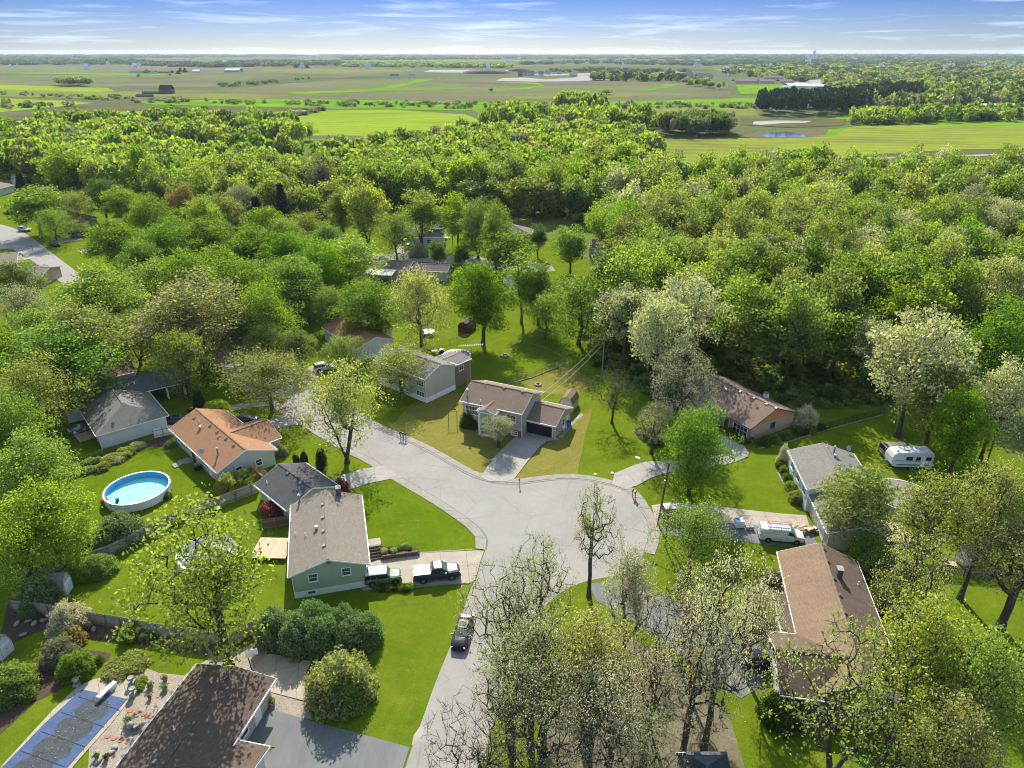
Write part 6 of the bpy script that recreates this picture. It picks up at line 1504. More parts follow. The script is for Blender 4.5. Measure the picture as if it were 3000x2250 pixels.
    for s in (-1, 1):
        MB().box((L * .478, s * hw * .66, zf - .12), (.1, hw * .34, .15), s * -.35).build('headlight', M['lamp_clear'], root)
        MB().box((-L * .494, s * hw * .78, interp(S_['belt'], .02) - .18), (.07, hw * .22, .26)).build('tail_light', M['tail_red'], root)
        o = MB().box(((g1 - .06 - .5) * L, s * (hw + .10), interp(S_['belt'], g1) + .08), (.12, .2, .15)).build('side_mirror', M[paint if paint != 'paint_white' else 'black_paint'], root)
        for fx in (.36, .56) if kind not in ('van',) else (.58,):
            MB().box(((fx - .5) * L, s * (hw * .985), interp(S_['belt'], fx) - .22), (.18, .05, .035)).build('door_handle', M['black_paint'], root)
    MB().box((L * .495, 0, gc + .18), (.12, W * .80, .2)).build('front_bumper', M['black_paint'], root)
    MB().box((L * .487, 0, zf - .16), (.08, hw * .8, .2)).build('grille', M['black_paint'], root)
    MB().box((-L * .495, 0, gc + .18), (.12, W * .84, .2)).build('rear_bumper', M['black_paint' if kind != 'pickup' else 'metal_grey'], root)
    MB().box((-L * .503, 0, gc + .42), (.02, .5, .12)).build('number_plate', M['white_plastic'], root)
    if bed: MB().b2((-.487 * L, -hw * .93, 1.33), (-.145 * L, hw * .93, 1.40)).build('bed_cover', M[bed], root)
    if kind == 'sedan' or kind == 'pickup':
        f = (t0 + t1) / 2 + .015
        MB().b2(((f - .075 - .5) * L, -.42, zmax + .035), ((f + .06 - .5) * L, .42, zmax + .062)).build('sunroof', M['car_glass'], root)
    if kind == 'offroad':
        for i in range(5): MB().b2((-.40 * L + i * .52, -hw * .72, 1.905), (-.40 * L + i * .52 + .05, hw * .72, 1.935)).build('roof_rib', M[roofpaint or paint], root)
        MB().tube((-L * .5 - .02, 0, 1.0), (-L * .5 - .26, 0, 1.0), .38, n=18).build('spare_wheel', M['rubber'], root)
    if ladders:
        for yy, mt in ((-.55, 'metal_shiny'), (.35, 'orange_paint')):
            o = MB().box((-.35, yy, 2.30), (3.4, .05, .07)).box((-.35, yy + .38, 2.30), (3.4, .05, .07)).build('ladder', M[mt], root)
            for i in range(11): MB().box((-1.9 + i * .31, yy + .19, 2.30), (.04, .36, .04)).build('rung', M['metal_shiny'], o)
        for xx in (-1.7, -.3, 1.0): MB().box((xx, 0, 2.2), (.05, 1.7, .05)).box((xx, -.8, 2.14), (.05, .05, .16)).box((xx, .8, 2.14), (.05, .05, .16)).build('roof_rack', M['metal_grey'], root)
    return root
def by_wheels(rear, front, W, side):
    """near wheel contact points -> centre and heading; side: +1 when the car's left side faces the camera"""
    a, b = Vector(rear), Vector(front); d = (b - a).normalized(); n = Vector((-d.y, d.x)) * side
    c = (a + b) / 2 - n * (W / 2 - .1)
    return c.x, c.y, math.atan2(d.y, d.x)
x, y, a = by_wheels(zV(592, 514), zV(884, 480), 2.03, -1); vehicle('pickup_truck', 'charcoal pickup truck with white bed cover on the concrete driveway', 'pickup', 'paint_charcoal', x, y, a, 'pickup truck', bed='white_plastic', z=.12)
x, y, a = by_wheels(zV(122, 548), zV(352, 522), 1.9, -1); vehicle('offroad_car', 'green boxy off-road car with white top parked at the sage house corner', 'offroad', 'paint_green', x, y, a, 'car', roofpaint='paint_white', z=.12)
a_, b_ = Vector(zD(1830, 530)), Vector(zD(1772, 735)); d = (b_ - a_).normalized(); c = b_ - d * 2.6
vehicle('sedan_car', 'black sedan parked on the road beside the lawn', 'sedan', 'paint_black', c.x, c.y, math.atan2(d.y, d.x))
x, y, a = by_wheels(zF(1242, 1492), zF(1465, 1512), 2.03, -1); vehicle('work_van', 'white work van with ladders on its roof rack', 'van', 'paint_white', x, y, a, 'van', glass_sides=False, ladders=True, z=.07)
x, y, a = by_wheels(zF(440, 1312), zF(610, 1306), 1.9, -1); vehicle('parked_car', 'white car half hidden behind the young tree near the pole', 'suv', 'paint_white', x, y, a, z=.11)
x, y, a = by_wheels(zG(1120, 395), zG(1300, 390), 2.03, -1); vehicle('passenger_van', 'tan passenger van behind the white travel trailer', 'van', 'paint_tan', x, y, a, 'van', z=.045, glass_sides=True)
x, y, a = by_wheels(zP(783, 905), zP(893, 888), 1.9, -1); vehicle('parked_car', 'navy estate car on the left street drive, nearer the street', 'suv', 'paint_navy', x, y, a, z=.09)
x, y, a = by_wheels(zP(1000, 880), zP(1090, 868), 1.9, -1); vehicle('parked_car', 'blue car on the left street drive, nearer the house', 'sedan', 'paint_blue', x, y, a, z=.09)
x, y = zP(322, 785); vehicle('parked_car', 'silver car on the shaded part of the left street', 'suv', 'paint_silver', x, y, R(-20))
x, y = zP(158, 562); vehicle('parked_car', 'dark car on the drive at the far left street', 'sedan', 'paint_charcoal', x, y, R(5), z=.045)
x, y = zP(718, 975); vehicle('parked_car', 'dark grey car parked at the kerb of the left street', 'suv', 'paint_charcoal', x, y, R(-38))
x, y = zP(440, 1305); vehicle('pickup_truck', 'navy pickup truck behind the taupe roof at left', 'pickup', 'paint_navy', x, y, R(-12), 'pickup truck', z=.045)
x, y = zP(600, 1290); vehicle('parked_car', 'white car beside the navy pickup truck at left', 'sedan', 'paint_white', x, y, R(-14), z=.09)
x, y = zQ(492, 630); vehicle('parked_car', 'dark van at the top of the far house drive', 'suv', 'paint_black', x, y, R(80), z=.09)
x, y = zQ(548, 700); vehicle('parked_car', 'small grey car below the dark one on the far drive', 'suv', 'paint_grey', x, y, R(80), z=.09)
x, y = zQ(1190, 1085); vehicle('parked_car', 'red car beside the mauve roofed house by the far street', 'suv', 'paint_red', x, y, R(75), z=.045)
x, y = zR(385, 865); vehicle('parked_car', 'white car on the drive beside the sunroom house', 'suv', 'paint_white', x, y, R(25), z=.12)
x, y = zA(1770, 715); vehicle('parked_car', 'dark car behind the wing of the orange roofed house', 'sedan', 'paint_black', x, y, R(20), z=.12)
x, y = zA(1285, 712); vehicle('parked_car', 'dark car beside the carport of the grey roofed house', 'sedan', 'paint_charcoal', x, y, R(25), z=.045)
x, y = zH(520, 880); vehicle('parked_car', 'dark car in front of the brown wing garage under the oaks', 'suv', 'paint_black', x, y, R(8), z=.075)
# travel trailer
a_, b_ = Vector(zG(1140, 485)), Vector(zG(1440, 490)); d = (b_ - a_).normalized(); n = Vector((-d.y, d.x)); c = (a_ + b_) / 2 + n * 1.2
tr = thing('travel_trailer', 'white travel trailer parked on the lawn beside the tan van', 'trailer', (c.x, c.y, .04), math.atan2(d.y, d.x))
Lt = (b_ - a_).length + .6; m = MB(); rr = []
for X, z0_, z1_ in ((-Lt / 2, .9, 2.0), (-Lt / 2 + .25, .65, 2.65), (-Lt / 2 + .7, .5, 2.95), (Lt / 2 - .3, .5, 3.0), (Lt / 2, .6, 2.8)):
    rr.append([(X, -1.2, z0_), (X, 1.2, z0_), (X, 1.22, z1_ - .15), (X, 1.05, z1_), (X, -1.05, z1_), (X, -1.22, z1_ - .15)])
loft(m, rr); m.build('body', M['paint_white'], tr)
MB().b2((-Lt / 2 + .8, -1.25, .8), (Lt / 2 - .4, -1.215, .95)).b2((-Lt / 2 + .5, -1.25, 1.55), (Lt / 2 - 2, -1.22, 1.62)).build('stripe', M['paint_charcoal'], tr)
for X, w in ((-Lt / 2 + 2.6, 1.0), (0.8, .7), (2.4, .8)): MB().b2((X - w / 2, -1.26, 1.7), (X + w / 2, -1.21, 2.3)).build('window', M['car_glass'], tr)
MB().b2((1.3, -1.255, .7), (1.95, -1.21, 2.45)).build('door', M['white_plastic'], tr)
for X in (-.1, .75):
    for s in (-1, 1):
        w_ = MB().tube((X, s * .95, .36), (X, s * 1.2, .36), .36, n=16).build('wheel', M['rubber'], tr); MB().tube((X, s * 1.1, .36), (X, s * 1.22, .36), .2, n=10).build('rim', M['metal_grey'], w_)
MB().tube((-Lt / 2, -.6, .55), (-Lt / 2 - 1.2, 0, .5), .05).tube((-Lt / 2, .6, .55), (-Lt / 2 - 1.2, 0, .5), .05).tube((-Lt / 2 - 1.1, 0, 0), (-Lt / 2 - 1.1, 0, .8), .04).build('hitch', M['black_paint'], tr)
MB().tube((-Lt / 2 - .35, 0, .55), (-Lt / 2 - .35, 0, 1.1), .2, .16, 12).build('gas_bottle', M['metal_grey'], tr)
MB().b2((-1, -.35, 3.0), (-.3, .35, 3.18)).build('roof_vent', M['white_plastic'], tr)
# ------------------------------------------------------------------ fences
def board_fence(name, label, pts, h=1.8, bw=0.145, mat='board_wood', boards=True, post=2.4, cap=None, gap=0.008, top_var=0.02):
    c = pts[0]; root = thing(name, label, 'fence', (c[0], c[1], 0.04))
    P = [Vector((p[0] - c[0], p[1] - c[1])) for p in pts]; k = 0
    for a, b in zip(P, P[1:]):
        d = b - a; L = d.length; d.normalize(); ang = math.atan2(d.y, d.x); n = max(1, int(round(L / bw)))
        me = None
        for i in range(n):
            q = a + d * (L * (i + .5) / n); hh = h + random.uniform(-top_var, top_var)
            if me is None:
                o = MB().b2((-bw / 2 + gap, -.011, 0), (bw / 2 - gap, .011, 1.0)).build('board', M[mat], root); me = o.data
            else: o = link(bpy.data.objects.new('board', me), root)
            o.location = (q.x, q.y, .03); o.rotation_euler = (random.uniform(-.015, .015), random.uniform(-.008, .008), ang + random.uniform(-.03, .03)); o.scale = (1, 1, hh)
        for i in range(int(L / post) + 1):
            q = a + d * min(L, i * post) + Vector((d.y, -d.x)) * .07
            MB().box((q.x, q.y, h / 2 + .03), (.1, .1, h + .06), ang).build('post', M['wood_old'], root)
        for z in (.4, h - .35):
            q = (a + b) / 2 + Vector((d.y, -d.x)) * .035
            MB().box((q.x, q.y, z), (L, .04, .09), ang).build('rail', M['wood_old'], root)
    return root
board_fence('board_fence', 'weathered grey board fence between the two lower left gardens', [zC(*q) for q in [(95, 575), (420, 612), (620, 655), (850, 690), (1100, 738), (1330, 778), (1590, 815)]], 1.75)
board_fence('board_fence', 'short board fence section angled up behind the large maple trunk', [zC(*q) for q in [(1600, 818), (1700, 760), (1800, 700)]], 1.75)
board_fence('board_fence', 'weathered board fence behind the round pool garden', [zC(*q) for q in [(130, 365), (330, 320), (545, 275), (760, 195), (900, 128), (1080, 30)]] + [zU(*q) for q in [(200, 800), (480, 655), (800, 565), (1010, 485), (1290, 375)]], 1.75, bw=0.16)
board_fence('board_fence', 'dark board fence beside the red leaved shrub', [zU(*q) for q in [(1330, 850), (1490, 830), (1640, 800)]], 1.8, mat='wood_brown')
board_fence('picket_fence', 'brown wooden picket fence under the oaks at right', [zT(*q) for q in [(300, 1010), (560, 1080), (760, 1120), (1060, 1190), (1340, 1235), (1760, 1270), (2200, 1300)]], 1.3, bw=0.17, mat='wood_brown', gap=.03)
board_fence('vinyl_fence', 'white vinyl fence between the orange roof and the white brick wall', [zA(*q) for q in [(1112, 822), (1180, 806), (1250, 790)]], 1.7, bw=.3, mat='white_plastic', gap=.004, top_var=0)
board_fence('vinyl_fence', 'white vinyl fence piece beside the grey gable wall', [zA(*q) for q in [(1838, 1110), (1905, 1150)]], 1.5, bw=.3, mat='white_plastic', gap=.004, top_var=0)
def wire_fence(name, label, pts, h=1.2, step=2.2, mat='metal_grey', bars=0, r=.025, mesh=True):
    c = pts[0]; root = thing(name, label, 'fence', (c[0], c[1], 0.04)); P = [Vector((p[0] - c[0], p[1] - c[1])) for p in pts]
    for a, b in zip(P, P[1:]):
        d = b - a; L = d.length; d.normalize()
        for i in range(int(L / step) + 1):
            q = a + d * i * step; MB().tube((q.x, q.y, 0), (q.x, q.y, h), r * 1.5, n=6).build('post', M[mat], root)
        MB().tube((a.x, a.y, h - .04), (b.x, b.y, h - .04), r, n=5).build('rail', M[mat], root)
        if bars: MB().tube((a.x, a.y, .15), (b.x, b.y, .15), r, n=5).build('rail', M[mat], root)
        m = MB(); n = int(L / (.14 if bars else .16))
        for i in range(n):
            q = a + d * (L * (i + .5) / n)
            if bars: m.tube((q.x, q.y, .15), (q.x, q.y, h), .012, n=3, caps=False)
            elif mesh:
                q2 = q + d * .5; q3 = q - d * .5
                m.tube((q.x, q.y, 0), (q2.x, q2.y, h - .05), .004, n=3, caps=False); m.tube((q.x, q.y, 0), (q3.x, q3.y, h - .05), .004, n=3, caps=False)
        if m.v: o = m.build('bars' if bars else 'wire_mesh', M[mat], root); o['kind'] = 'stuff'
wire_fence('chain_link_fence', 'chain link fence along the shrub bed of the round pool garden', [zA(*q) for q in [(640, 985), (860, 910), (1100, 832)]])
wire_fence('iron_fence', 'black iron fence between the brick house and the pale blue house', [zF(*q) for q in [(1150, 728), (1300, 692), (1480, 645), (1740, 568), (1960, 508), (2190, 450)]], 1.3, 1.9, 'black_paint', bars=1, r=.03)
wire_fence('chain_link_fence', 'chain link fence behind the tan house back lawn', [zE(*q) for q in [(790, 345), (1010, 285), (1140, 230), (1265, 180)]], mat='metal_grey')
wire_fence('chain_link_fence', 'chain link fence across the lawn beyond the big maple', [zE(*q) for q in [(1265, 180), (1100, 90), (960, 50), (860, 10)]], mat='metal_grey')
wire_fence('chain_link_fence', 'chain link fence round the trampoline lawn', [zR(*q) for q in [(1190, 590), (1450, 640), (1720, 580), (1930, 530)]])
m = MB(); L_ = [zE(*q) for q in [(800, 350), (1010, 290), (1140, 235), (1262, 186)]]; root = None
def edging(name, label, pts, mat, w=.22, h=.14, piece=.4, gap=.04, cat='edging', z=.04):
    c = pts[0]; root = thing(name, label, cat, (c[0], c[1], z)); n = int(plen(pts) / piece); q = resample(pts, n + 1); me = None
    for i in range(n):
        a, b = q[i], q[i + 1]; ang = math.atan2(b[1] - a[1], b[0] - a[0])
        if me is None: o = MB().b2((-piece / 2 + gap / 2, -w / 2, -.02), (piece / 2 - gap / 2, w / 2, h)).build('edging_block', M[mat], root); me = o.data
        else: o = link(bpy.data.objects.new('edging_block', me), root)
        o.location = ((a[0] + b[0]) / 2 - c[0], (a[1] + b[1]) / 2 - c[1], random.uniform(-.01, .01)); o.rotation_euler = (0, 0, ang + random.uniform(-.06, .06))
    return root
edging('border_bricks', 'row of pale bricks along the upper edge of the pickup driveway', [zV(*q) for q in [(575, 226), (800, 212), (1060, 195)]], 'stone_grey', .2, .1, .33, .06)
edging('border_bricks', 'row of pale bricks along the lower edge of the pickup driveway', [zV(*q) for q in [(500, 545), (750, 520), (1005, 505)]], 'stone_grey', .2, .1, .4, .05)
edging('border_bricks', 'brick edging of the shrub bed by the pale blue house', [zF(*q) for q in [(1322, 930), (1365, 1010), (1410, 1090), (1450, 1170)]], 'stone_grey', .22, .14, .35)
edging('border_bricks', 'stone edging of the bed beside the brick house driveway', [zF(*q) for q in [(157, 588), (220, 640), (355, 718)]], 'stone_grey', .25, .16, .45)
edging('timber_edging', 'timber edging under the chain link fence behind the tan house', L_, 'wood_old', .2, .16, 1.8)
edging('timber_edging', 'pale edging under the iron fence', [zF(*q) for q in [(1160, 735), (1310, 702), (1490, 652), (1750, 575), (1960, 515), (2180, 458)]], 'concrete_old', .16, .08, 1.2)
# retaining wall and steps beside the sage house
def blockwall(name, label, pts, rows, piece, h, mat, w=.3, z=.04):
    c = pts[0]; root = thing(name, label, 'wall', (c[0], c[1], z)); L = plen(pts); me = None
    for r_ in range(rows):
        n = int(L / piece); off = .5 * (r_ % 2); q = resample(pts, n * 2 + 1)
        for i in range(n - (r_ % 2)):
            k = int(2 * (i + off)); a, b = q[k], q[min(k + 2, 2 * n)]; ang = math.atan2(b[1] - a[1], b[0] - a[0])
            if me is None: o = MB().b2((-piece / 2 + .012, -w / 2, 0), (piece / 2 - .012, w / 2, h - .012)).build('block', M[mat], root); me = o.data
            else: o = link(bpy.data.objects.new('block', me), root)
            o.location = ((a[0] + b[0]) / 2 - c[0], (a[1] + b[1]) / 2 - c[1], r_ * h); o.rotation_euler = (0, 0, ang)
    return root
blockwall('retaining_wall', 'low curved block retaining wall beside the driveway steps', [zV(*q) for q in [(212, 288), (330, 272), (450, 256), (572, 240)]], 4, .4, .17, 'wood_brown')
sheet('mulch_bed', [zV(*q) for q in [(205, 215), (300, 190), (560, 215), (572, 236), (450, 250), (212, 284)]], .60, 'mulch')
st = zV(165, 250); sroot = thing('garden_steps', 'timber steps climbing from driveway to the sage house door', 'steps', (st[0], st[1], .04), math.atan2(b1.ex.y, b1.ex.x))
dirn = 1
for k in range(5): MB().box((-0.9 + .36 * (k + .5), 0, .11 * (k + 1)), (.36, 1.5, .22 * (k + 1))).build('step', M['wood_brown' if k < 4 else 'wood_old'], sroot)
MB().box((1.6, 0, .55), (1.4, 1.6, 1.08)).build('landing', M['concrete_tan'], sroot)
for k in range(5): MB().box((-0.9 + .36 * (k + .15), 0, .22 * (k + 1) + .015), (.06, 1.5, .03)).build('tread_nosing', M['wood_old'], sroot)
# ------------------------------------------------------------------ round pool
pc = zZ(296, 1054, 1.3); PR = 4.45
pr_ = thing('round_pool', 'round above-ground pool with white wall and turquoise water', 'pool', (pc[0], pc[1], .04))
t = NT('pool_liner'); v = t.obj(); vo = t.n('ShaderNodeTexVoronoi', feature='DISTANCE_TO_EDGE'); vo.inputs['Scale'].default_value = 2.2; t.l(v, vo.inputs['Vector'])
M['pool_liner'] = t.bsdf(t.mix(t.rng(vo.outputs['Distance'], 0, .12, .35, 0), t.ramp(t.noise(v, .7, 4), [(.3, (.05, .26, .50)), (.7, (.08, .33, .58))]), (.3, .6, .8)), .6)
t = NT('pool_water'); v = t.obj(); c_ = t.ramp(t.noise(v, 1.3, 6, .7, .6), [(.3, (.20, .68, .74)), (.55, (.28, .78, .80)), (.75, (.42, .86, .84))]); M['pool_water'] = t.bsdf(c_, .12, 0, .5, t.noise(v, 3.5, 4), .25, .05)
MB().lathe([(PR - .06, .05), (PR, .05), (PR, 1.3), (PR - .06, 1.3), (PR - .06, .05)], 48).build('wall', M['white_plastic'], pr_)
MB().lathe([(0, .12), (PR - .12, .12), (PR - .08, .12), (PR - .08, 1.28)], 48).build('liner', M['pool_liner'], pr_)
m = MB(); m.sheet([(math.cos(i * math.pi / 32) * (PR - .09), math.sin(i * math.pi / 32) * (PR - .09)) for i in range(64)], .30); m.build('water', M['pool_water'], pr_)
MB().lathe([(PR - .12, 1.3), (PR + .12, 1.3), (PR + .12, 1.36), (PR - .12, 1.36), (PR - .12, 1.3)], 48).build('rim', M['trim_white'], pr_)
for k in range(18):
    a = k * math.pi / 9; MB().box((math.cos(a) * (PR + .05), math.sin(a) * (PR + .05), .66), (.09, .2, 1.28), a).build('upright', M['white_plastic'], pr_)
x, y = zA(800, 1300); o = thing('pool_ladder', 'white pool ladder and black pump beside the round pool', 'ladder', (x, y, .04), R(40))
MB().tube((-.3, 0, 0), (-.15, .7, 1.5), .03).tube((.3, 0, 0), (.15, .7, 1.5), .03).tube((-.15, .7, 1.5), (-.15, 1.1, 1.3), .03).tube((.15, .7, 1.5), (.15, 1.1, 1.3), .03).build('frame', M['metal_grey'], o)
for k in range(4): MB().box((0, .12 + k * .15, .3 + k * .3), (.5, .12, .04)).build('rung', M['white_plastic'], o)
MB().tube((.9, -.2, 0), (.9, -.2, .7), .25, n=14).box((.2, -.7, .15), (1.3, .5, .3)).build('pump', M['black_paint'], o)
x, y = zA(755, 1275); o = MB(); rng_ = random.Random(3)
for k in range(2): o.hull([(-.5 + k * .55, -.3, .85 + .1 * k), (.15 + k * .5, -.35, .75), (.2 + k * .5, .3, .95), (-.4 + k * .5, .35, .9)], [(-.45 + k * .5, -.3, .62), (.15 + k * .5, -.35, .6), (.2 + k * .5, .3, .7), (-.4 + k * .5, .3, .66)])
o = tag(o.build('pool_float', M['red_paint']), 'crumpled red pool float lying against the pool ladder', 'float'); o.location = (x, y, .04 - .55)
# ------------------------------------------------------------------ covered pool and garden, lower left
cov = [zC(*q) for q in [(570, 1120), (885, 1187), (470, 1662), (330, 1820), (-180, 1820), (30, 1650), (300, 1370)]]
t = NT('pool_cover'); M['pool_cover'] = t.bsdf(t.ramp(t.noise(t.pos(), .9, 6, .7), [(.3, (.045, .075, .15)), (.7, (.07, .11, .20))]), .7, 0, .15, t.noise(t.mapping(t.pos(), (1, 1, 1)), 1.6, 4), .5, .12)
t = NT('cover_wet'); M['cover_wet'] = t.bsdf(t.ramp(t.noise(t.pos(), 1.5, 7, .75), [(.35, (.035, .045, .05)), (.62, (.065, .075, .085)), (.78, (.16, .14, .09))]), .7, 0, .15)
pcv = MB(); pcv.prism(cov, .13, .165); pcv = pcv.build('pool_cover', M['pool_cover']); tag(pcv, 'blue winter cover stretched over the rectangular pool', 'pool cover')
a0, a1 = Vector(zC(740, 1170)), Vector(zC(120, 1780)); dd = (a1 - a0).normalized(); nn = Vector((-dd.y, dd.x)); Lc = (a1 - a0).length; wc = 2.15
m = MB(); k = 0
for f in (1.75, 4.0, 6.3, 8.6, 10.9):
    cc = a0 + dd * f; pts = []
    for i in range(28):
        th = i * math.pi / 14; rr_ = 1 + .04 * math.sin(5 * th + f) + .03 * math.sin(9 * th)
        q = cc + dd * math.cos(th) * 1.45 * rr_ + nn * math.sin(th) * (wc - .25 if f > 2 else 1.7) * rr_; pts.append((q.x, q.y))
    m.sheet(pts, .169 + .0015 * k); k += 1
m.build('water_patch', M['cover_wet'], pcv)
for f in (.9, 2.9, 5.2, 7.4, 9.7):
    q = a0 + dd * f; MB().box((q.x, q.y, .178), (.06, 5.4, .012), math.atan2(dd.y, dd.x)).build('strap', M['black_paint'], pcv)
rn = np.random.default_rng(4); cc = np.array([[*(a0 + dd * rn.uniform(.6, 10) + nn * rn.normal() * .8), .19] for _ in range(260)]); V = leaf_arrays(rn, cc, 1, .01, .10, .1, 4)
o = link(bpy.data.objects.new('fallen_leaves', quad_mesh('fallen_leaves', V, M['leaf_copper']))); tag(o, 'fallen leaves on the pool cover', None, None, 'stuff')
a_, b_ = Vector(zC(800, 1060, .6)), Vector(zC(680, 1172, .6)); d = (b_ - a_).normalized(); c = (a_ + b_) / 2
o = thing('diving_board', 'white diving board over the covered pool', 'diving board', (c.x, c.y, .12), math.atan2(d.y, d.x)); Ld = (b_ - a_).length
MB().b2((-Ld / 2, -.26, .5), (Ld / 2, .26, .57)).build('board', M['trim_white'], o); MB().b2((-Ld / 2 + .1, -.2, 0), (-Ld / 2 + .9, .2, .5)).build('stand', M['white_plastic'], o); MB().b2((-.1, -.22, 0), (.1, .22, .5)).build('stand', M['metal_grey'], o)
def pot(name, label, x, y, r, h, mat, plant='leaf_deep', cat='planter', ps=1.0):
    o = thing(name, label, cat, (x, y, .065)); MB().lathe([(0, 0), (r * .7, 0), (r, h), (r * .85, h), (r * .8, h - .06), (0, h - .06)], 14).build('pot', M[mat], o)
    rn = np.random.default_rng(int(abs(x * 100))); c = rn.normal(size=(24, 3)) * (r * .5, r * .5, r * .4) * ps + (0, 0, h + r * .3 * ps); V = leaf_arrays(rn, c, 10, r * .25, .09)
    link(bpy.data.objects.new('plant', quad_mesh('plant', V, M[plant])), o)
pot('flower_pot', 'red clay pot nearest the brown roof corner', *zC(1150, 1052), .28, .35, 'terracotta', 'leaf_copper')
pot('flower_pot', 'grey pot with green plant in the middle of the gravel', *zC(1045, 1105), .32, .35, 'stone_grey', 'leaf_deep')
pot('flower_pot', 'grey pot with green plant near the roof edge', *zC(1147, 1120), .32, .35, 'stone_grey', 'leaf_lilac')
pot('flower_pot', 'small clay pot below the two grey pots', *zC(1043, 1180), .2, .32, 'terracotta', 'leaf_copper')
pot('flower_pot', 'large dark planter by the stone ball', *zC(900, 1350), .45, .4, 'stone_grey', 'leaf_deep')
pot('flower_pot', 'small dark pot at the lower gravel edge', *zC(678, 1592), .25, .35, 'stone_grey', 'leaf_deep')
pot('flower_pot', 'lower dark pot beside the small one', *zC(742, 1600), .25, .35, 'terracotta', 'leaf_deep')
pot('flower_pot', 'pot on the gravel by the blue garage wall', *zD(272, 1150), .35, .4, 'stone_grey', 'leaf_maple')
for k, (q, lab) in enumerate([((920, 1080), 'upper of two stone urns at the end of the diving board deck'), ((930, 1155), 'lower of two stone urns at the end of the diving board deck'), ((540, 1090), 'stone urn left of the covered pool')]):
    x, y = zC(*q); o = thing('stone_urn', lab, 'urn', (x, y, .12)); MB().b2((-.3, -.3, 0), (.3, .3, .35)).build('base', M['stone_grey'], o); MB().lathe([(0, .35), (.12, .35), (.15, .5), (.35, .8), (.3, .95), (0, .9)], 12).build('bowl', M['stone_grey'], o)
x, y = zC(912, 1385); m = MB(); m.smooth = True; m.lathe([(0, 0), (.2, .05), (.34, .2), (.38, .38), (.34, .55), (.2, .7), (0, .76)], 16); o = m.build('stone_ball', M['stone_grey']); o.location = (x, y, .065); tag(o, 'round stone ball beside the large dark planter', 'stone ball')
x, y = zC(955, 1388); m = MB(); m.b2((-.3, -.14, 0), (.3, .14, .5)); o = m.build('garden_stone', M['stone_grey']); o.location = (x, y, .065); o.rotation_euler = (.1, 0, .7); tag(o, 'upright grey stone right of the stone ball', 'stone')
for k, (q, lab) in enumerate([((905, 1265), 'first red stone from the pool deck in the upper row'), ((952, 1275), 'second red stone from the pool deck in the upper row'), ((1000, 1286), 'third red stone from the pool deck in the upper row'), ((1045, 1302), 'red stone of the upper row nearest the brown roof'),
    ((750, 1442), 'first red stone from the pool deck in the lower row'), ((796, 1456), 'second red stone from the pool deck in the lower row'), ((843, 1468), 'third red stone from the pool deck in the lower row'), ((886, 1476), 'red stone of the lower row nearest the brown roof')]):
    x, y = zC(*q); s = 6; m = MB(); m.prism([(math.cos(i * math.pi / 3 + .2) * .33, math.sin(i * math.pi / 3 + .2) * .26) for i in range(s)], 0, .05); o = m.build('stepping_stone', M['terracotta']); o.location = (x, y, .06); o.rotation_euler = (0, 0, k * .7); tag(o, lab, 'stepping stone', 'red stepping stones in the gravel')
for k in range(14):
    q = [(1225, 795), (1120, 712), (650, 700), (300, 640), (200, 640), (240, 660), (1270, 760), (160, 740), (120, 660), (800, 1525), (770, 1560), (690, 1610), (330, 600), (1440, 760)][k]
    x, y = zC(*q); m = MB(); m.smooth = True; m.lathe([(0, 0), (.3, .02), (.36, .12), (.2, .22), (0, .25)], 9); o = m.build('rock', M['stone_grey']); o.location = (x, y, .05); o.scale = (1 + .3 * (k % 3), .8, .9 + .2 * (k % 2)); o.rotation_euler = (0, 0, k); tag(o, 'pale garden rock lying in the dark bed or gravel at lower left', 'rock', 'garden rocks')
# basketball post, leaning pole
x, y = zC(1752, 988); o = thing('basketball_post', 'black basketball post with grey backboard on the gravel', 'basketball hoop', (x, y, .06))
MB().tube((0, 0, 0), (-.15, -.1, 2.9), .06, n=8).build('post', M['black_paint'], o); MB().box((.45, -.25, 2.85), (1.25, .05, .85), .5).build('backboard', M['white_plastic'], o); MB().lathe([(.23, 0), (.25, 0), (.25, .03), (.23, .03)], 16, (.75, -.45, 2.55)).build('hoop', M['orange_paint'], o)
def pole(name, label, base, top_xy, h, r=.13, mat='wood_old', cat='pole'):
    o = thing(name, label, cat, (base[0], base[1], 0)); MB().tube((0, 0, 0), (top_xy[0] - base[0], top_xy[1] - base[1], h), r, r * .75, 9).build('shaft', M[mat], o); return o
b_ = zC(1502, 935); pole('leaning_pole', 'leaning wooden pole in front of the board fence', b_, (b_[0] - 2.1, b_[1] + .7), 5.6, .12)
b_ = zC(1545, 945); pole('leaning_pole', 'short leaning post at the foot of the large maple', b_, (b_[0] + .9, b_[1] + .2), 1.6, .07, 'metal_grey')
b_ = zE(1556, 300); up1 = pole('utility_pole', 'grey utility pole at the wood edge behind the tan house', b_, (b_[0] + .1, b_[1] + .1), 9.2, .14)
MB().box((0, 0, 8.6), (2.2, .1, .12), R(20)).build('crossarm', M['wood_old'], up1)
for s in (-.9, 0, .9): MB().tube((s * math.cos(R(20)), s * math.sin(R(20)), 8.66), (s * math.cos(R(20)), s * math.sin(R(20)), 8.85), .05, .03, 6).build('insulator', M['white_plastic'], up1)
b2_ = zF(352, 1350); up2 = pole('utility_pole', 'brown wooden pole with street lamp at the turning circle', b2_, (b2_[0] + .7, b2_[1] + .3), 10.0, .16, 'wood_brown')
MB().tube((.55, .2, 8.0), (-1.6, 2.2, 8.9), .045, n=6).tube((-1.6, 2.2, 8.9), (-2.7, 3.2, 8.9), .045, n=6).build('lamp_arm', M['metal_grey'], up2)
MB().box((-2.95, 3.42, 8.88), (.7, .32, .16), R(135)).build('lamp_head', M['white_plastic'], up2)
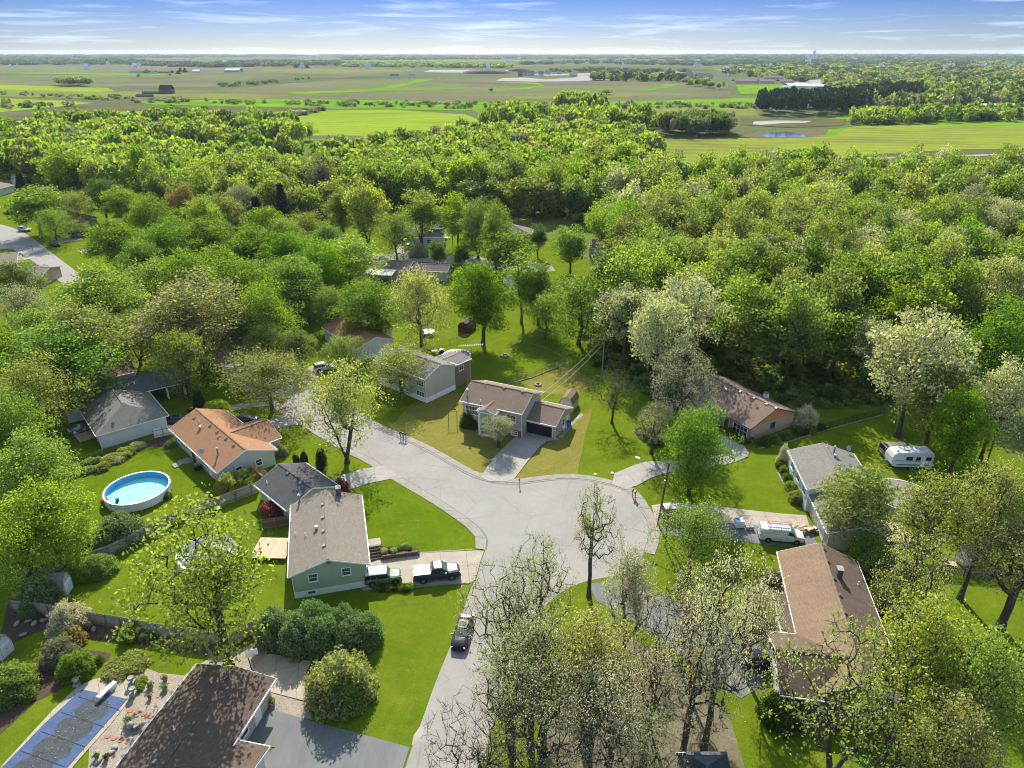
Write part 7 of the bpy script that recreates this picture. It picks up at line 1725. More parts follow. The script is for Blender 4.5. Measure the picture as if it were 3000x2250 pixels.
MB().box((.4, .1, 7.1), (.3, .3, .5)).build('transformer_box', M['metal_grey'], up2)
b3_ = zI(948, 882); pole('utility_pole', 'pale utility pole at the street bend on the left', b3_, (b3_[0] - .3, b3_[1]), 9.0, .14, 'concrete_old')
b4_ = zQ(1255, 720); pole('utility_pole', 'grey utility pole between the two dark pear shaped trees', b4_, b4_, 8.5, .13)
def cable(name, label, p, q, sag=.6, r=.011, mat='metal_grey'):
    m = MB(); pts = []
    for i in range(13):
        f = i / 12; pts.append((p[0] + (q[0] - p[0]) * f, p[1] + (q[1] - p[1]) * f, p[2] + (q[2] - p[2]) * f - sag * 4 * f * (1 - f)))
    m.path(pts, r, 4); o = m.build(name, M[mat]); tag(o, label, 'cable')
P1 = (b_[0] + .1, b_[1] + .1) if False else zE(1556, 300)
cable('overhead_cable', 'upper overhead cable from the grey pole to the tan house', (P1[0], P1[1], 8.8), (*zE(1040, 450, 5.4), 5.4), .5)
cable('overhead_cable', 'lower overhead cable from the grey pole to the tan house', (P1[0], P1[1], 7.6), (*zE(1070, 480, 4.6), 4.6), .5)
0 and cable('overhead_cable', 'x', (P1[0], P1[1], 8.8), (b2_[0] + .5, b2_[1] + .3, 8.6), 1.2)
cable('overhead_cable', 'overhead cable from the grey pole towards the beige house', (P1[0], P1[1], 8.4), (*zJ(1640, 1015, 7), 7.0), .6)
cable('overhead_cable', 'pale overhead cable at right above the shaded lawn', (*zG(1700, 20, 7.5), 7.5), (*zG(2110, 560, 7.5), 7.5), .5)
cable('overhead_cable', 'second overhead cable at right above the shaded lawn', (*zG(1640, 140, 7), 7.0), (*zG(1830, 440, 7), 7.0), .4)
dt = zF(412, 1530); place_tree('dead_tree', 'near_bare', 'leaf_mauve', dt[0], dt[1], 8.5, 3.0, 'bare dead tree trunk standing beside the street lamp pole')
# mailboxes
def mailbox(label, x, y, rz, red=False, group=None):
    o = thing('mailbox', label, 'mailbox', (x, y, .1), rz, group)
    MB().box((0, 0, .55), (.1, .1, 1.1)).box((.05, 0, .98), (.5, .08, .08)).build('post', M['red_paint' if red else 'wood_old'], o)
    m = MB(); n = 8; pr = [(-.1, 1.05), (.1, 1.05)] + [(.1 * math.cos(i * math.pi / n), 1.17 + .1 * math.sin(i * math.pi / n)) for i in range(n + 1)]
    m.hull([(.3, a, b) for a, b in pr], [(-.25, a, b) for a, b in pr]); m.build('box', M['black_paint'], o)
    MB().box((.1, .115, 1.24), (.05, .02, .16)).build('flag', M['red_paint'], o)
x, y = zE(888, 1172); mailbox('single mailbox at the kerb beside the tan house driveway', x, y, R(-95))
x, y = zE(1805, 1262); mailbox('left one of two mailboxes at the turning circle kerb', x, y, R(-120), True)
x, y = zE(1826, 1278); mailbox('right one of two mailboxes at the turning circle kerb', x, y, R(-120), True)
for k, (q, lab) in enumerate((((1312, 98), 'left of three mailboxes at the street kerb'), ((1333, 104), 'middle of three mailboxes at the street kerb'), ((1354, 108), 'right of three mailboxes at the street kerb'))):
    x, y = zB(*q); mailbox(lab, x, y, R(-140))
def disc(name, label, x, y, r, z, h, mat, cat, n=20):
    o = MB().lathe([(0, 0), (r, 0), (r, h), (r * .9, h + .005), (0, h)], n).build(name, M[mat]); o.location = (x, y, z); return tag(o, label, cat)
disc('manhole_cover', 'pale round manhole cover in the turning circle', *zE(1690, 1213), .45, .055, .02, 'concrete', 'manhole cover')
for k, (q, lab) in enumerate((((1504, 1082), 'left white disc on the lawn edge by the kerb'), ((1641, 1071), 'right white disc on the lawn edge by the kerb'))): disc('access_disc', lab, *zE(*q), .22, .05, .12, 'white_plastic', 'utility lid')
def ring(name, label, x, y, r, mat='stone_grey', n=11):
    o = thing(name, label, 'fire pit', (x, y, .04))
    for i in range(n): a = i * 2 * math.pi / n; MB().box((math.cos(a) * r, math.sin(a) * r, .15), (.26, 2 * math.pi * r / n * .9, .3), a).build('stone', M[mat], o)
    MB().lathe([(0, .04), (r - .1, .04), (r - .1, .06)], 12).build('ash', M['black_paint'], o)
ring('fire_pit', 'round stone fire pit on the lawn behind the tan house', *zE(1040, 356), .55)
ring('fire_pit', 'dark round fire pit on the shaded lawn beyond the chain link fence', *zJ(1425, 1214), .7)
# goal like garden frame, swing etc.
x, y = zE(350, 672); o = thing('swing_stand', 'rustic wooden post frame on the dry lawn', 'frame', (x, y, .04), R(8))
MB().tube((-.75, 0, 0), (-.68, 0, 2.5), .06).build('post', M['wood_old'], o); MB().tube((.75, 0, 0), (.78, 0, 2.5), .06).build('post', M['wood_old'], o); MB().tube((-1.0, 0, 2.45), (1.0, 0, 2.5), .05).build('crossbar', M['wood_old'], o)
# trampoline
x, y = zR(1485, 447, .9); o = thing('trampoline', 'round trampoline with pale mat on the far lawn', 'trampoline', (x, y, .04)); MB().lathe([(0, .9), (1.35, .9)], 28).build('mat', M['white_plastic'], o); MB().lathe([(1.35, .88), (1.65, .88), (1.65, .95), (1.35, .95), (1.35, .88)], 28).build('pad', M['metal_grey'], o)
for k in range(6): a = k * math.pi / 3; MB().tube((1.55 * math.cos(a), 1.55 * math.sin(a), 0), (1.55 * math.cos(a), 1.55 * math.sin(a), .9), .035).build('leg', M['orange_paint' if k % 3 == 0 else 'metal_grey'], o)
for k, q in enumerate(((1070, 364), (1120, 386), (1168, 405))): x, y = zR(*q); disc('lawn_disc', ('first', 'second', 'third')[k] + ' pale stepping disc from the sunroom house on the far lawn', x, y, .45, .045, .06, 'concrete', 'stepping stone')
# dark covered pool by the beige house
def round_pool(label, x, y, r, h, wallm, topm, sag=.25):
    o = thing('covered_pool', label, 'pool', (x, y, .04)); MB().lathe([(r, 0), (r, h), (r + .1, h), (r + .1, h + .05), (r - .1, h + .05)], 36).build('wall', M[wallm], o)
    MB().lathe([(0, h - sag), (r * .6, h - sag * .8), (r - .1, h)], 36).build('cover', M[topm], o)
    for k in range(12): a = k * math.pi / 6; MB().box((math.cos(a) * (r + .04), math.sin(a) * (r + .04), h / 2), (.08, .16, h), a).build('upright', M['white_plastic'], o)
    return o
x, y = zR(1800, 700, 1.2); round_pool('round pool under a dark cover behind the beige house', x, y, 2.9, 1.2, 'metal_grey', 'black_paint')
x, y = zT(900, 370, 1.3); round_pool('round pool with a tan cover beyond the pale blue house', x, y, 4.2, 1.3, 'white_plastic', 'wood_old', .1)
x, y = zU(640, 1130, .6); o = thing('old_pool', 'dismantled round pool ring with white sand floor beside the deck', 'pool', (x, y, .04)); MB().lathe([(3.6, 0), (3.66, 0), (3.66, .9), (3.6, .9), (3.6, 0)], 40).build('wall', M['white_plastic'], o); MB().lathe([(0, .05), (3.55, .06)], 40).build('floor', M['whitewash'], o)
m = MB(); m.smooth = True; m.lathe([(0, .42), (1.4, .4), (2.7, .1), (2.8, .06)], 24); m.build('sand_pile', M['stone_grey'], o)
def deck(label, pts, z, mat='wood_new', bw=.14, rail=None):
    c = pts[0]; root = thing('deck', label, 'deck', (c[0], c[1], 0)); a, b, d_ = Vector(pts[0]), Vector(pts[1]), Vector(pts[2]); e = (b - a).normalized(); n = Vector((-e.y, e.x)); W = (d_ - a).dot(n); L = (b - a).length; s = 1 if W > 0 else -1; W = abs(W); me = None; ang = math.atan2(e.y, e.x)
    k = int(W / bw)
    for i in range(k):
        q = n * s * (W * (i + .5) / k)
        if me is None: o = MB().b2((0, -bw / 2 + .006, z - .03), (L, bw / 2 - .006, z)).build('plank', M[mat], root); me = o.data
        else: o = link(bpy.data.objects.new('plank', me), root)
        o.location = (q.x, q.y, random.uniform(-.003, .003)); o.rotation_euler = (0, 0, ang)
    for i in range(3):
        for j in range(3):
            q = e * (L * i / 2 * .96 + .1) + n * s * (W * j / 2 * .96 + .1); MB().box((q.x, q.y, (z - .03) / 2), (.1, .1, z - .04), ang).build('deck_post', M[mat], root)
    if rail:
        for i in range(int(L / .3) + 1): q = e * i * .3; MB().box((q.x, q.y, z + .45), (.04, .04, .9), ang).build('baluster', M[mat], root)
        q = e * L / 2; MB().box((q.x, q.y, z + .92), (L, .09, .04), ang).build('handrail', M[mat], root)
    return root
deck('pale plank deck between the pool ring and the sage house', [zU(1160, 1180, .5), zU(1600, 1190, .5), zU(1180, 930, .5)], .55, 'wood_new')
deck('tan plank deck with railing behind the pale blue house', [zT(740, 870, .6), zT(1040, 870, .6), zT(740, 660, .6)], .6, 'wood_new', rail=True)
deck('weathered plank deck of the grey roofed house garden', [zA(575, 850, .3), zA(700, 810, .3), zA(530, 800, .3)], .3, 'wood_new')
deck('dark plank deck before the french windows of the grey roofed house', [zA(530, 800, .35), zA(660, 750, .35), zA(465, 755, .35)], .35, 'wood_old')
deck('small pale deck in front of the grey shed', [zT(1340, 1110, .3), zT(1490, 1140, .3), zT(1320, 1060, .3)], .3, 'wood_new')
# sheds
def barn_shed(name, label, f0, f1, bk, h, roofm, wallm, doorm='white_plastic', trim='trim_white', door_side='x0'):
    """f0, f1: the two front ground corners; bk: a ground point towards the back"""
    a, b = Vector(f0), Vector(f1); e = (b - a).normalized(); n = Vector((-e.y, e.x)); D = (Vector(bk) - a).dot(n); W = (b - a).length
    if D < 0: a, b = b, a; e = -e; n = -n; D = -D
    root = thing(name, label, 'shed', (a.x, a.y, .04), math.atan2(e.y, e.x))
    hw_ = h * .52; prof = [(0, 0), (W, 0), (W, hw_), (W * .82, h * .86), (W / 2, h), (W * .18, h * .86), (0, hw_)]
    m = MB(); m.hull([(x_, 0, z_) for x_, z_ in prof], [(x_, D, z_) for x_, z_ in prof]); m.build('wall', M[wallm], root)
    k = [(-.1, hw_ - .05), (W * .18 - .03, h * .86 + .03), (W / 2, h + .03), (W * .82 + .03, h * .86 + .03), (W + .1, hw_ - .05)]
    for (x0_, z0_), (x1_, z1_) in zip(k, k[1:]):
        m = MB(); m.hull([(x0_, -.12, z0_ + .06), (x1_, -.12, z1_ + .06), (x1_, D + .12, z1_ + .06), (x0_, D + .12, z0_ + .06)], [(x0_, -.12, z0_), (x1_, -.12, z1_), (x1_, D + .12, z1_), (x0_, D + .12, z0_)]); m.build('roof_slope', M[roofm], root)
    for s in (-1, 1):
        o = MB().b2((W / 2 + (0.01 if s > 0 else -W * .3), -.05, .08), (W / 2 + (W * .3 if s > 0 else -.01), -.003, hw_ + .15)).build('door', M[doorm], root)
    m = MB(); x0_, x1_ = W / 2 - W * .3, W / 2 + W * .3
    m.b2((x0_ - .08, -.07, .05), (x0_, -.002, hw_ + .23)); m.b2((x1_, -.07, .05), (x1_ + .08, -.002, hw_ + .23)); m.b2((x0_, -.07, hw_ + .15), (x1_, -.002, hw_ + .23)); m.build('door_frame', M[trim], root)
    MB().b2((W / 2 - .03, -.08, .9), (W / 2 + .03, -.05, 1.05)).build('door_handle', M['black_paint'], root)
    return root
barn_shed('barn_shed', 'grey roofed barn shed with pale blue doors by the board fence', zC(462, 478), zC(515, 398), zC(320, 400), 2.9, 'roof_grey', 'wall_tan', 'wall_paleblue')
barn_shed('barn_shed', 'small pale shed cut by the left picture edge', zC(20, 915), zC(105, 835), zC(-80, 830), 2.7, 'roof_grey', 'wall_white')
barn_shed('barn_shed', 'cream barn shed with brown gambrel roof behind the tan house garage', zE(1212, 560), zE(1318, 580), zE(1382, 515), 3.0, 'roof_brown', 'wall_cream', 'wall_tan')
barn_shed('barn_shed', 'dark brown shed under the pale oak near the brick house', zF(302, 315), zF(412, 318), zF(400, 260), 2.6, 'roof_dark', 'wood_brown', 'wood_brown', 'wood_brown')
barn_shed('barn_shed', 'white shed with grey roof and small deck at the right', zT(1450, 1075), zT(1560, 1150), zT(1800, 1060), 2.9, 'roof_slate', 'wall_white')
barn_shed('barn_shed', 'dark red shed beyond the big bright maple', zR(1815, 452), zR(1925, 470), zR(1960, 400), 2.6, 'roof_dark', 'barn_red', 'barn_red', 'barn_red')
# building materials by the van
def pallet(name, label, x, y, rz, mat, rows=3, cover=True):
    o = thing(name, label, 'pallet', (x, y, .11), rz)
    for k in range(5): MB().box((0, -.5 + k * .25, .13), (1.2, .12, .025)).build('slat', M['wood_new'], o)
    for k in range(3): MB().box((-.5 + k * .5, 0, .06), (.1, 1.1, .11)).build('bearer', M['wood_new'], o)
    for r_ in range(rows):
        for i in range(2):
            for j in range(2): MB().box((-.28 + i * .57, -.27 + j * .54, .24 + r_ * .2), (.52, .5, .17), .04 * ((i + j + r_) % 3 - 1)).build('bag', M[mat], o)
    return o
x, y = zF(1005, 1365); pallet('pallet_of_bags', 'taller pallet of white wrapped bags with blue tops on the driveway', x, y, .1, 'whitewash', 5); o = MB().box((-.25, 0, 1.14), (.45, .8, .03), .1).build('blue_sheet', M['blue_tarp']); o.location = (x, y, .14); tag(o, 'blue sheet on top of the taller pallet of bags', 'sheet')
x, y = zF(1087, 1380); pallet('pallet_of_bags', 'lower pallet of grey bags between the taller one and the white van', x, y, .05, 'stone_grey', 2)
x, y = zF(1500, 1395); rn_ = random.Random(9)
o = thing('scrap_wood_pile', 'heap of scrap boards and cartons beside the white van', 'wood pile', (x, y, .11))
for k in range(30): MB().box((rn_.uniform(-1.6, 1.8), rn_.uniform(-.8, .8), .06 + .02 * k), (rn_.uniform(.8, 2.2), rn_.uniform(.1, .5), .04), rn_.uniform(-.3, 1.2)).build('plank', M[rn_.choice(['wood_new', 'wood_old', 'whitewash', 'wood_brown'])], o)
x, y = zT(370, 880); o = thing('rubbish_bin', 'blue wheeled bin against the cream garage wall', 'bin', (x, y, .07), .4); m = MB(); m.hull([(-.35, -.38, 1.0), (.35, -.38, 1.0), (.35, .38, 1.0), (-.35, .38, 1.0)], [(-.27, -.3, .05), (.27, -.3, .05), (.27, .3, .05), (-.27, .3, .05)]); m.build('body', M['blue_tarp'], o); MB().b2((-.4, -.42, 1.0), (.4, .42, 1.08)).build('lid', M['black_paint'], o)
x, y = zT(500, 885); o = thing('leaning_pallet', 'brown wooden pallet leaning on the cream garage wall', 'pallet', (x, y, .07), .2)
for k in range(7): MB().box((-.6 + k * .2, 0, .6), (.1, .03, 1.15)).build('slat', M['wood_brown'], o)
for z in (.15, .6, 1.05): MB().box((0, .06, z), (1.3, .08, .08)).build('bearer', M['wood_brown'], o)
x, y = zT(890, 930); o = thing('blue_kayak', 'small blue boat lying below the deck railing', 'kayak', (x, y, .05), .1); m = MB(); m.smooth = True; rr = []
for i in range(9): f = i / 8; w = .38 * math.sin(math.pi * min(.97, max(.03, f))) ** .6; rr.append([(-1.3 + 2.6 * f, a * w, .05 + b * .3 * (.6 + .4 * math.sin(math.pi * f))) for a, b in ((-1, .6), (-.6, 0), (.6, 0), (1, .6), (.5, 1), (-.5, 1))])
loft(m, rr); m.build('hull', M['blue_tarp'], o); MB().box((0, 0, .36), (.7, .36, .03)).build('cockpit', M['black_paint'], o)
x, y = zT(1362, 1075, .3); o = MB().lathe([(0, 0), (.15, 0), (.28, .2), (.24, .4), (.08, .45), (0, .44)], 14).build('red_pumpkin_pot', M['orange_paint']); o.location = (x, y, .3); tag(o, 'orange red round pot on the small deck of the grey shed', 'pot')
x, y = zH(485, 792, .8); o = MB().box((0, 0, 0), (1.0, .7, .05), .1).box((0, .1, -.4), (.8, .5, .7), .1).build('blue_box', M['blue_tarp']); o.location = (x, y, .85); tag(o, 'pale blue box beside the brown wing garage', 'box')
x, y = zC(1765, 1290, .3); o = MB().box((0, 0, .3), (1.4, .6, .5), 1.0).box((.2, .3, .6), (.5, .3, .3), .6).build('patio_bench', M['whitewash']); o.location = (x, y, .07); tag(o, 'white cushioned bench under the eave of the low house', 'bench')
x, y = zD(922, 1130); o = thing('yard_sign', 'small white yard sign with a yellow and blue emblem', 'sign', (x, y, .05), R(-8)); MB().box((0, 0, .62), (.55, .03, .7)).build('panel', M['white_plastic'], o); MB().tube((0, -.03, .6), (0, -.02, .6), .16, n=14).build('emblem', M['blue_tarp'], o); MB().tube((0, -.04, .63), (0, -.03, .63), .08, n=10).build('emblem', M['wood_new'], o); MB().tube((-.15, 0, 0), (-.15, 0, .3), .012).tube((.15, 0, 0), (.15, 0, .3), .012).build('stake', M['metal_grey'], o)
x, y = zE(1255, 715); o = thing('garden_bench', 'pale garden bench against the tan garage side wall', 'bench', (x, y, .05), R(62)); MB().b2((-.6, -.2, .42), (.6, .2, .46)).build('seat', M['whitewash'], o); MB().b2((-.6, .17, .5), (.6, .21, .9)).build('backrest', M['whitewash'], o)
for s in (-.5, .5): MB().b2((s - .04, -.18, 0), (s + .04, .18, .42)).build('leg', M['whitewash'], o)
slabs('path', [zE(*q) for q in [(1200, 780), (1310, 650), (1390, 575), (1410, 600), (1345, 655), (1235, 790)]], 'concrete_old', 1.2, R(60), z=.08)
slabs('path', [zA(*q) for q in [(1240, 1020), (1300, 975), (1400, 960), (1410, 990), (1330, 1010), (1260, 1040)]], 'concrete_old', .8, R(20), z=.2, z0=.0)
o = thing('tv_antenna', 'long white television antenna over the corner of the brown extension', 'antenna', (*zR(1955, 960), .04)); MB().tube((0, 0, 0), (0, 0, 7.2), .04).build('mast', M['metal_grey'], o)
for k in range(12): MB().tube((-2.2 + k * .42, -.35 - .02 * k + .25 * k * .3, 7.15), (-2.2 + k * .42, .6 + .25 * k * .3, 7.15), .018, n=4).build('element', M['trim_white'], o)
MB().tube((-2.4, .0, 7.15), (2.6, .9, 7.15), .03, n=5).build('boom', M['trim_white'], o)
o = thing('tv_tower', 'thin lattice antenna tower on the left end of the tan house', 'antenna', (*zE(478, 600), .04))
for a in (0, 2.1, 4.2): MB().tube((.16 * math.cos(a), .16 * math.sin(a), 0), (.16 * math.cos(a), .16 * math.sin(a), 9.6), .02, n=4).build('rail', M['metal_grey'], o)
for k in range(18): MB().tube((.16, 0, .5 * k), (-.08, .14, .5 * k + .25), .012, n=3).tube((-.08, .14, .5 * k + .25), (-.08, -.14, .5 * k + .5), .012, n=3).build('brace', M['metal_grey'], o)
# ------------------------------------------------------------------ shrubs
def bush(pk, leaf, f, x, y, w, h, label, cat='shrub', name='shrub', group=None):
    X, Y = f(x, y); return place_tree(name, pk, leaf, X, Y, h, w, label, cat, group, part='foliage', stem='stems', z=.04)
for (x, y, w, h, l) in ((300, 610, 4.2, 3.8, 'first'), (500, 660, 4.6, 4.0, 'second'), (720, 690, 4.6, 4.0, 'third'), (930, 690, 4.4, 3.8, 'fourth'), (1040, 620, 3.6, 3.4, 'fifth'), (620, 560, 4.4, 4.0, 'back'), (860, 590, 4.2, 3.8, 'rear')):
    bush('bush_big', 'leaf_lilac', zD, x, y, w, h, l + ' lilac bush from the maple in the thick hedge below the sage house')
bush('bush_soft', 'leaf_tan', zD, 830, 1060, 6.6, 4.8, 'wide round olive shrub on the lawn above the dark driveway')
bush('bush_soft', 'leaf_spring', zD, 900, 1110, 4.6, 3.2, 'lower side growth of the wide olive shrub')
for q in ((468, 300, 1.1, 1.5, 'small'), (532, 292, 1.1, 2.0, 'middle'), (674, 342, 1.5, 3.4, 'tall')):
    bush('bush_small', 'leaf_needle', zB, q[0], q[1], q[2], q[3], q[4] + ' dark cone shaped evergreen on the lawn behind the dark garage roof', 'evergreen', 'cone_evergreen')
bush('bush_small', 'leaf_needle', zA, 1445, 640, 1.8, 4.2, 'dark cone evergreens beside the carport', 'evergreen', 'cone_evergreen')
bush('bush_big', 'leaf_spring', zA, 1570, 660, 4.8, 2.8, 'yellow green shrub behind the orange roof ridge')
bush('bush_small', 'leaf_red', zU, 1465, 660, 3.2, 2.2, 'dark red japanese maple shrub beside the dark board fence')
bush('bush_small', 'leaf_red', zB, 830, 512, 2.2, 1.6, 'dark red shrub behind the sage house chimney')
bush('bush_big', 'leaf_lilac', zA, 870, 1545, 6.0, 3.4, 'grey green shrub in front of the round pool by the fence')
bush('bush_big', 'leaf_lilac', zA, 575, 1590, 2.6, 1.8, 'small grey green shrub left of the fence shrub')
bush('bush_soft', 'leaf_gold', zA, 1650, 1190, 3.8, 2.6, 'yellowish shrub left of those below the grey gable wall')
bush('bush_soft', 'leaf_spring', zA, 1760, 1160, 3.6, 2.4, 'light green shrub in the middle below the grey gable wall')
bush('bush_soft', 'leaf_copper', zA, 1850, 1120, 3.0, 2.2, 'brownish shrub right of those below the grey gable wall')
bush('bush_small', 'leaf_deep', zA, 1205, 1250, 1.4, .8, 'small dark shrub right of the round pool')
bush('bush_small', 'leaf_lilac', zA, 1225, 880, 1.6, .9, 'small shrub at the upper end of the shrub bed')
for k, (x, y) in enumerate([(450, 1080), (500, 1085), (560, 1075), (620, 1068), (680, 1055), (740, 1045), (700, 1000), (770, 985), (830, 965), (790, 1000), (850, 985), (900, 925), (950, 920), (990, 890), (915, 955), (640, 1010), (1010, 885)]):
    bush('bush_small', ('leaf_spring', 'leaf_pale', 'leaf_gold')[k % 3], zA, x, y, random.uniform(1.5, 2.3), random.uniform(.7, 1.0), 'low leafy perennial clump in the curved bed of the pool garden', 'plant', 'perennial_clump', 'low plants in the curved bed')
bush('bush_soft', 'leaf_pink', zC, 495, 690, 4.4, 3.4, 'pink flowering shrub in front of the grey board fence')
bush('bush_soft', 'leaf_mauve', zC, 425, 900, 3.6, 2.4, 'brownish thin shrub in the bark bed at lower left')
bush('bush_small', 'leaf_copper', zC, 510, 800, 2.6, 2.0, 'copper shrub behind the brownish thin shrub')
bush('bush_small', 'leaf_spring', zC, 912, 755, 2.2, 1.6, 'light green shrub against the middle of the board fence')
bush('bush_small', 'leaf_lilac', zC, 1015, 765, 1.2, 1.0, 'tiny shrub right of the light green one by the fence')
bush('bush_big', 'leaf_maple', zC, 545, 1000, 3.4, 2.4, 'glossy green shrub at the end of the bark bed')
bush('bush_big', 'leaf_spring', zC, 95, 1130, 4.6, 3.0, 'big lime green shrub in the lower left garden')
bush('bush_small', 'leaf_maple', zC, 210, 1175, 1.4, .9, 'small lime plant below the big lime shrub')
bush('bush_small', 'leaf_deep', zC, 685, 930, 1.1, .8, 'small dark shrub inside the round bark bed')
for k, (x, y) in enumerate([(800, 960), (860, 930), (920, 910), (980, 930), (830, 1010), (880, 980), (950, 960), (800, 1000)]):
    bush('bush_small', 'leaf_gold', zC, x, y, random.uniform(1.7, 2.4), .6, 'low spreading juniper at the head of the pool gravel', 'plant', 'spreading_juniper', 'spreading junipers')
bush('bush_big', 'leaf_wood', zC, 690, 300, 4.2, 2.2, 'dark green shrub mass right of the barn shed'); bush('bush_big', 'leaf_spring', zC, 565, 330, 3.4, 2.4, 'light green shrub beside the barn shed')
bush('bush_big', 'leaf_lilac', zC, 290, 510, 4.4, 3.4, 'grey green shrub in front of the barn shed'); bush('bush_small', 'leaf_gold', zC, 480, 530, 1.8, 1.4, 'yellow green shrub under the barn shed door')
bush('bush_big', 'leaf_lilac', zC, 220, 590, 2.4, 1.6, 'grey green shrub by the left end of the board fence')
bush('bush_small', 'leaf_spring', zC, 985, 1060, 1.1, .6, 'small lime plant by the diving deck urn'); bush('bush_small', 'leaf_maple', zC, 968, 1112, 1.0, .6, 'small green plant between the two stone urns')
bush('bush_big', 'leaf_deep', zE, 492, 680, 3.4, 2.8, 'dark green rounded shrub at the left corner of the tan house')
bush('bush_big', 'leaf_gold', zF, 1480, 1155, 2.6, 1.6, 'clipped golden hedge ball by the pale blue house', name='clipped_hedge')
for k, (x, y, lf, l) in enumerate([(1350, 880, 'leaf_deep', 'top'), (1390, 930, 'leaf_maple', 'upper'), (1410, 1000, 'leaf_deep', 'middle'), (1430, 1060, 'leaf_wood', 'lower'), (1460, 1100, 'leaf_deep', 'bottom')]): bush('bush_small', lf, zF, x, y, 1.8, 1.3, l + ' shrub of the bed along the pale blue house')
bush('bush_soft', 'leaf_pink', zF, 1360, 860, 2.0, 3.4, 'pale lilac shrub at the corner of the pale blue house'); bush('bush_soft', 'leaf_pink', zF, 1540, 540, 4.4, 3.6, 'pink blossom shrub behind the brick house gable')
for k, (x, y) in enumerate([(920, 620), (1030, 680), (960, 640)]): bush('bush_small', 'leaf_deep', zF, x, y, 1.8, 1.2, ('left', 'right', 'middle')[k] + ' dark shrub below the brick house picture window')
for k, (x, y) in enumerate([(1500, 605), (1580, 600), (1660, 575), (1380, 650), (1220, 700), (1300, 680)]): bush('bush_small', ('leaf_deep', 'leaf_wood')[k % 2], zF, x, y, 2.0, 1.2, 'shrub growing along the black iron fence', 'shrub', 'shrub', 'shrubs along the iron fence')
for k, (x, y) in enumerate([(250, 640), (300, 660), (330, 700), (220, 610)]): bush('bush_small', 'leaf_deep', zF, x, y, 2.0, 1.2, 'dark shrub in the stone edged bed by the curved driveway', 'shrub', 'shrub', 'shrubs in the stone edged bed')
bush('bush_soft', 'leaf_mauve', zH, 590, 360, 3.2, 2.0, 'dark purplish shrub beside the long brown roof'); bush('bush_small', 'leaf_spring', zH, 530, 640, 2.0, 1.4, 'light shrub beside the brown house path'); bush('bush_small', 'leaf_red', zH, 500, 690, 1.6, 1.0, 'red tinged shrub beside the brown house path')
bush('bush_big', 'leaf_deep', zH, 640, 1230, 4.2, 2.6, 'dark round shrub at the corner of the brown wing'); bush('bush_big', 'leaf_wood', zH, 1250, 330, 5.0, 4.4, 'green shrub mass behind the long brown roof, upper end'); bush('bush_big', 'leaf_wood', zH, 1330, 500, 4.6, 4.0, 'green shrub mass behind the long brown roof, lower end')
bush('bush_big', 'leaf_spring', zH, 1180, 240, 4.6, 4.4, 'light green shrub behind the peak of the long brown roof')
for k, (x, y) in enumerate([(215, 215), (245, 245), (290, 225), (330, 240), (380, 215), (440, 200), (470, 215)]): X, Y = zV(x, y); place_tree('perennial_clump', 'bush_small', ('leaf_maple', 'leaf_pale')[k % 2], X, Y, .5, 1.0, 'plant on the raised bed beside the garden steps', 'plant', 'plants on the raised bed', part='foliage', stem='stems', z=.6)
for k, (x, y) in enumerate([(180, 560), (230, 562), (290, 560), (340, 552), (400, 555), (440, 562), (470, 548)]): bush('bush_small', ('leaf_maple', 'leaf_deep')[k % 2], zV, x, y, 1.2, .6, 'leafy plant between the off-road car and the lawn', 'plant', 'perennial_clump', 'plants below the parked off-road car')
bush('bush_small', 'leaf_mauve', zA, 2040, 940, 1.6, 1.6, 'tuft of brown grass at the corner of the orange roofed house'); bush('bush_big', 'leaf_copper', zP, 950, 690, 4.5, 4.5, 'dark copper shrub in front of the street house')
bush('bush_big', 'leaf_red', zP, 1610, 560, 5, 6, 'dark red small tree behind the left street houses'); bush('bush_big', 'leaf_pink', zQ, 700, 830, 6, 4, 'pink blossom shrub behind the slender tan tree')
# ------------------------------------------------------------------ far buildings
def far_house(name, label, f, xa, xb, yb, h, roofm, wallm, depth=10, cat='building', group=None, flat=False):
    a, b = Vector(f(xa, yb)), Vector(f(xb, yb)); hh = h * (.55 if not flat else .9)
    o = thing(name, label, cat, (a.x, a.y, 0), math.atan2((b - a).y, (b - a).x), group); L = (b - a).length
    MB().b2((0, 0, 0), (L, depth, hh)).build('wall', M[wallm], o)
    m = MB()
    m.hull([(-.3, -.3, hh), (L + .3, -.3, hh), (L - .2, depth / 2, h), (.2, depth / 2, h)], [(-.3, -.3, hh - .2), (L + .3, -.3, hh - .2), (L - .2, depth / 2, h - .3), (.2, depth / 2, h - .3)])
    m.hull([(L + .3, depth + .3, hh), (-.3, depth + .3, hh), (.2, depth / 2, h), (L - .2, depth / 2, h)], [(L + .3, depth + .3, hh - .2), (-.3, depth + .3, hh - .2), (.2, depth / 2, h - .3), (L - .2, depth / 2, h - .3)]); m.build('roof', M[roofm], o)
    return o
simple('siding_mint', (0.20, 0.42, 0.36), 0.7); simple('steel_white', (0.62, 0.65, 0.68), 0.5); simple('steel_blue', (0.22, 0.27, 0.36), 0.5)
far_house('school_building', 'long farm school building with brown roof left of the field trees', zL, 836, 1000, 476, 8, 'roof_dark', 'wall_cream', 25); far_house('school_building', 'brown roofed block beside the field spruces', zL, 985, 1105, 474, 8, 'roof_mauve', 'brick_red', 25)
far_house('steel_shed', 'blue grey steel shed in the brown fields', zL, 1455, 1552, 469, 11, 'steel_blue', 'steel_blue', 35); far_house('farm_shed', 'small white farm shed right of the field spruces', zL, 1245, 1295, 470, 8, 'steel_white', 'steel_white', 15)
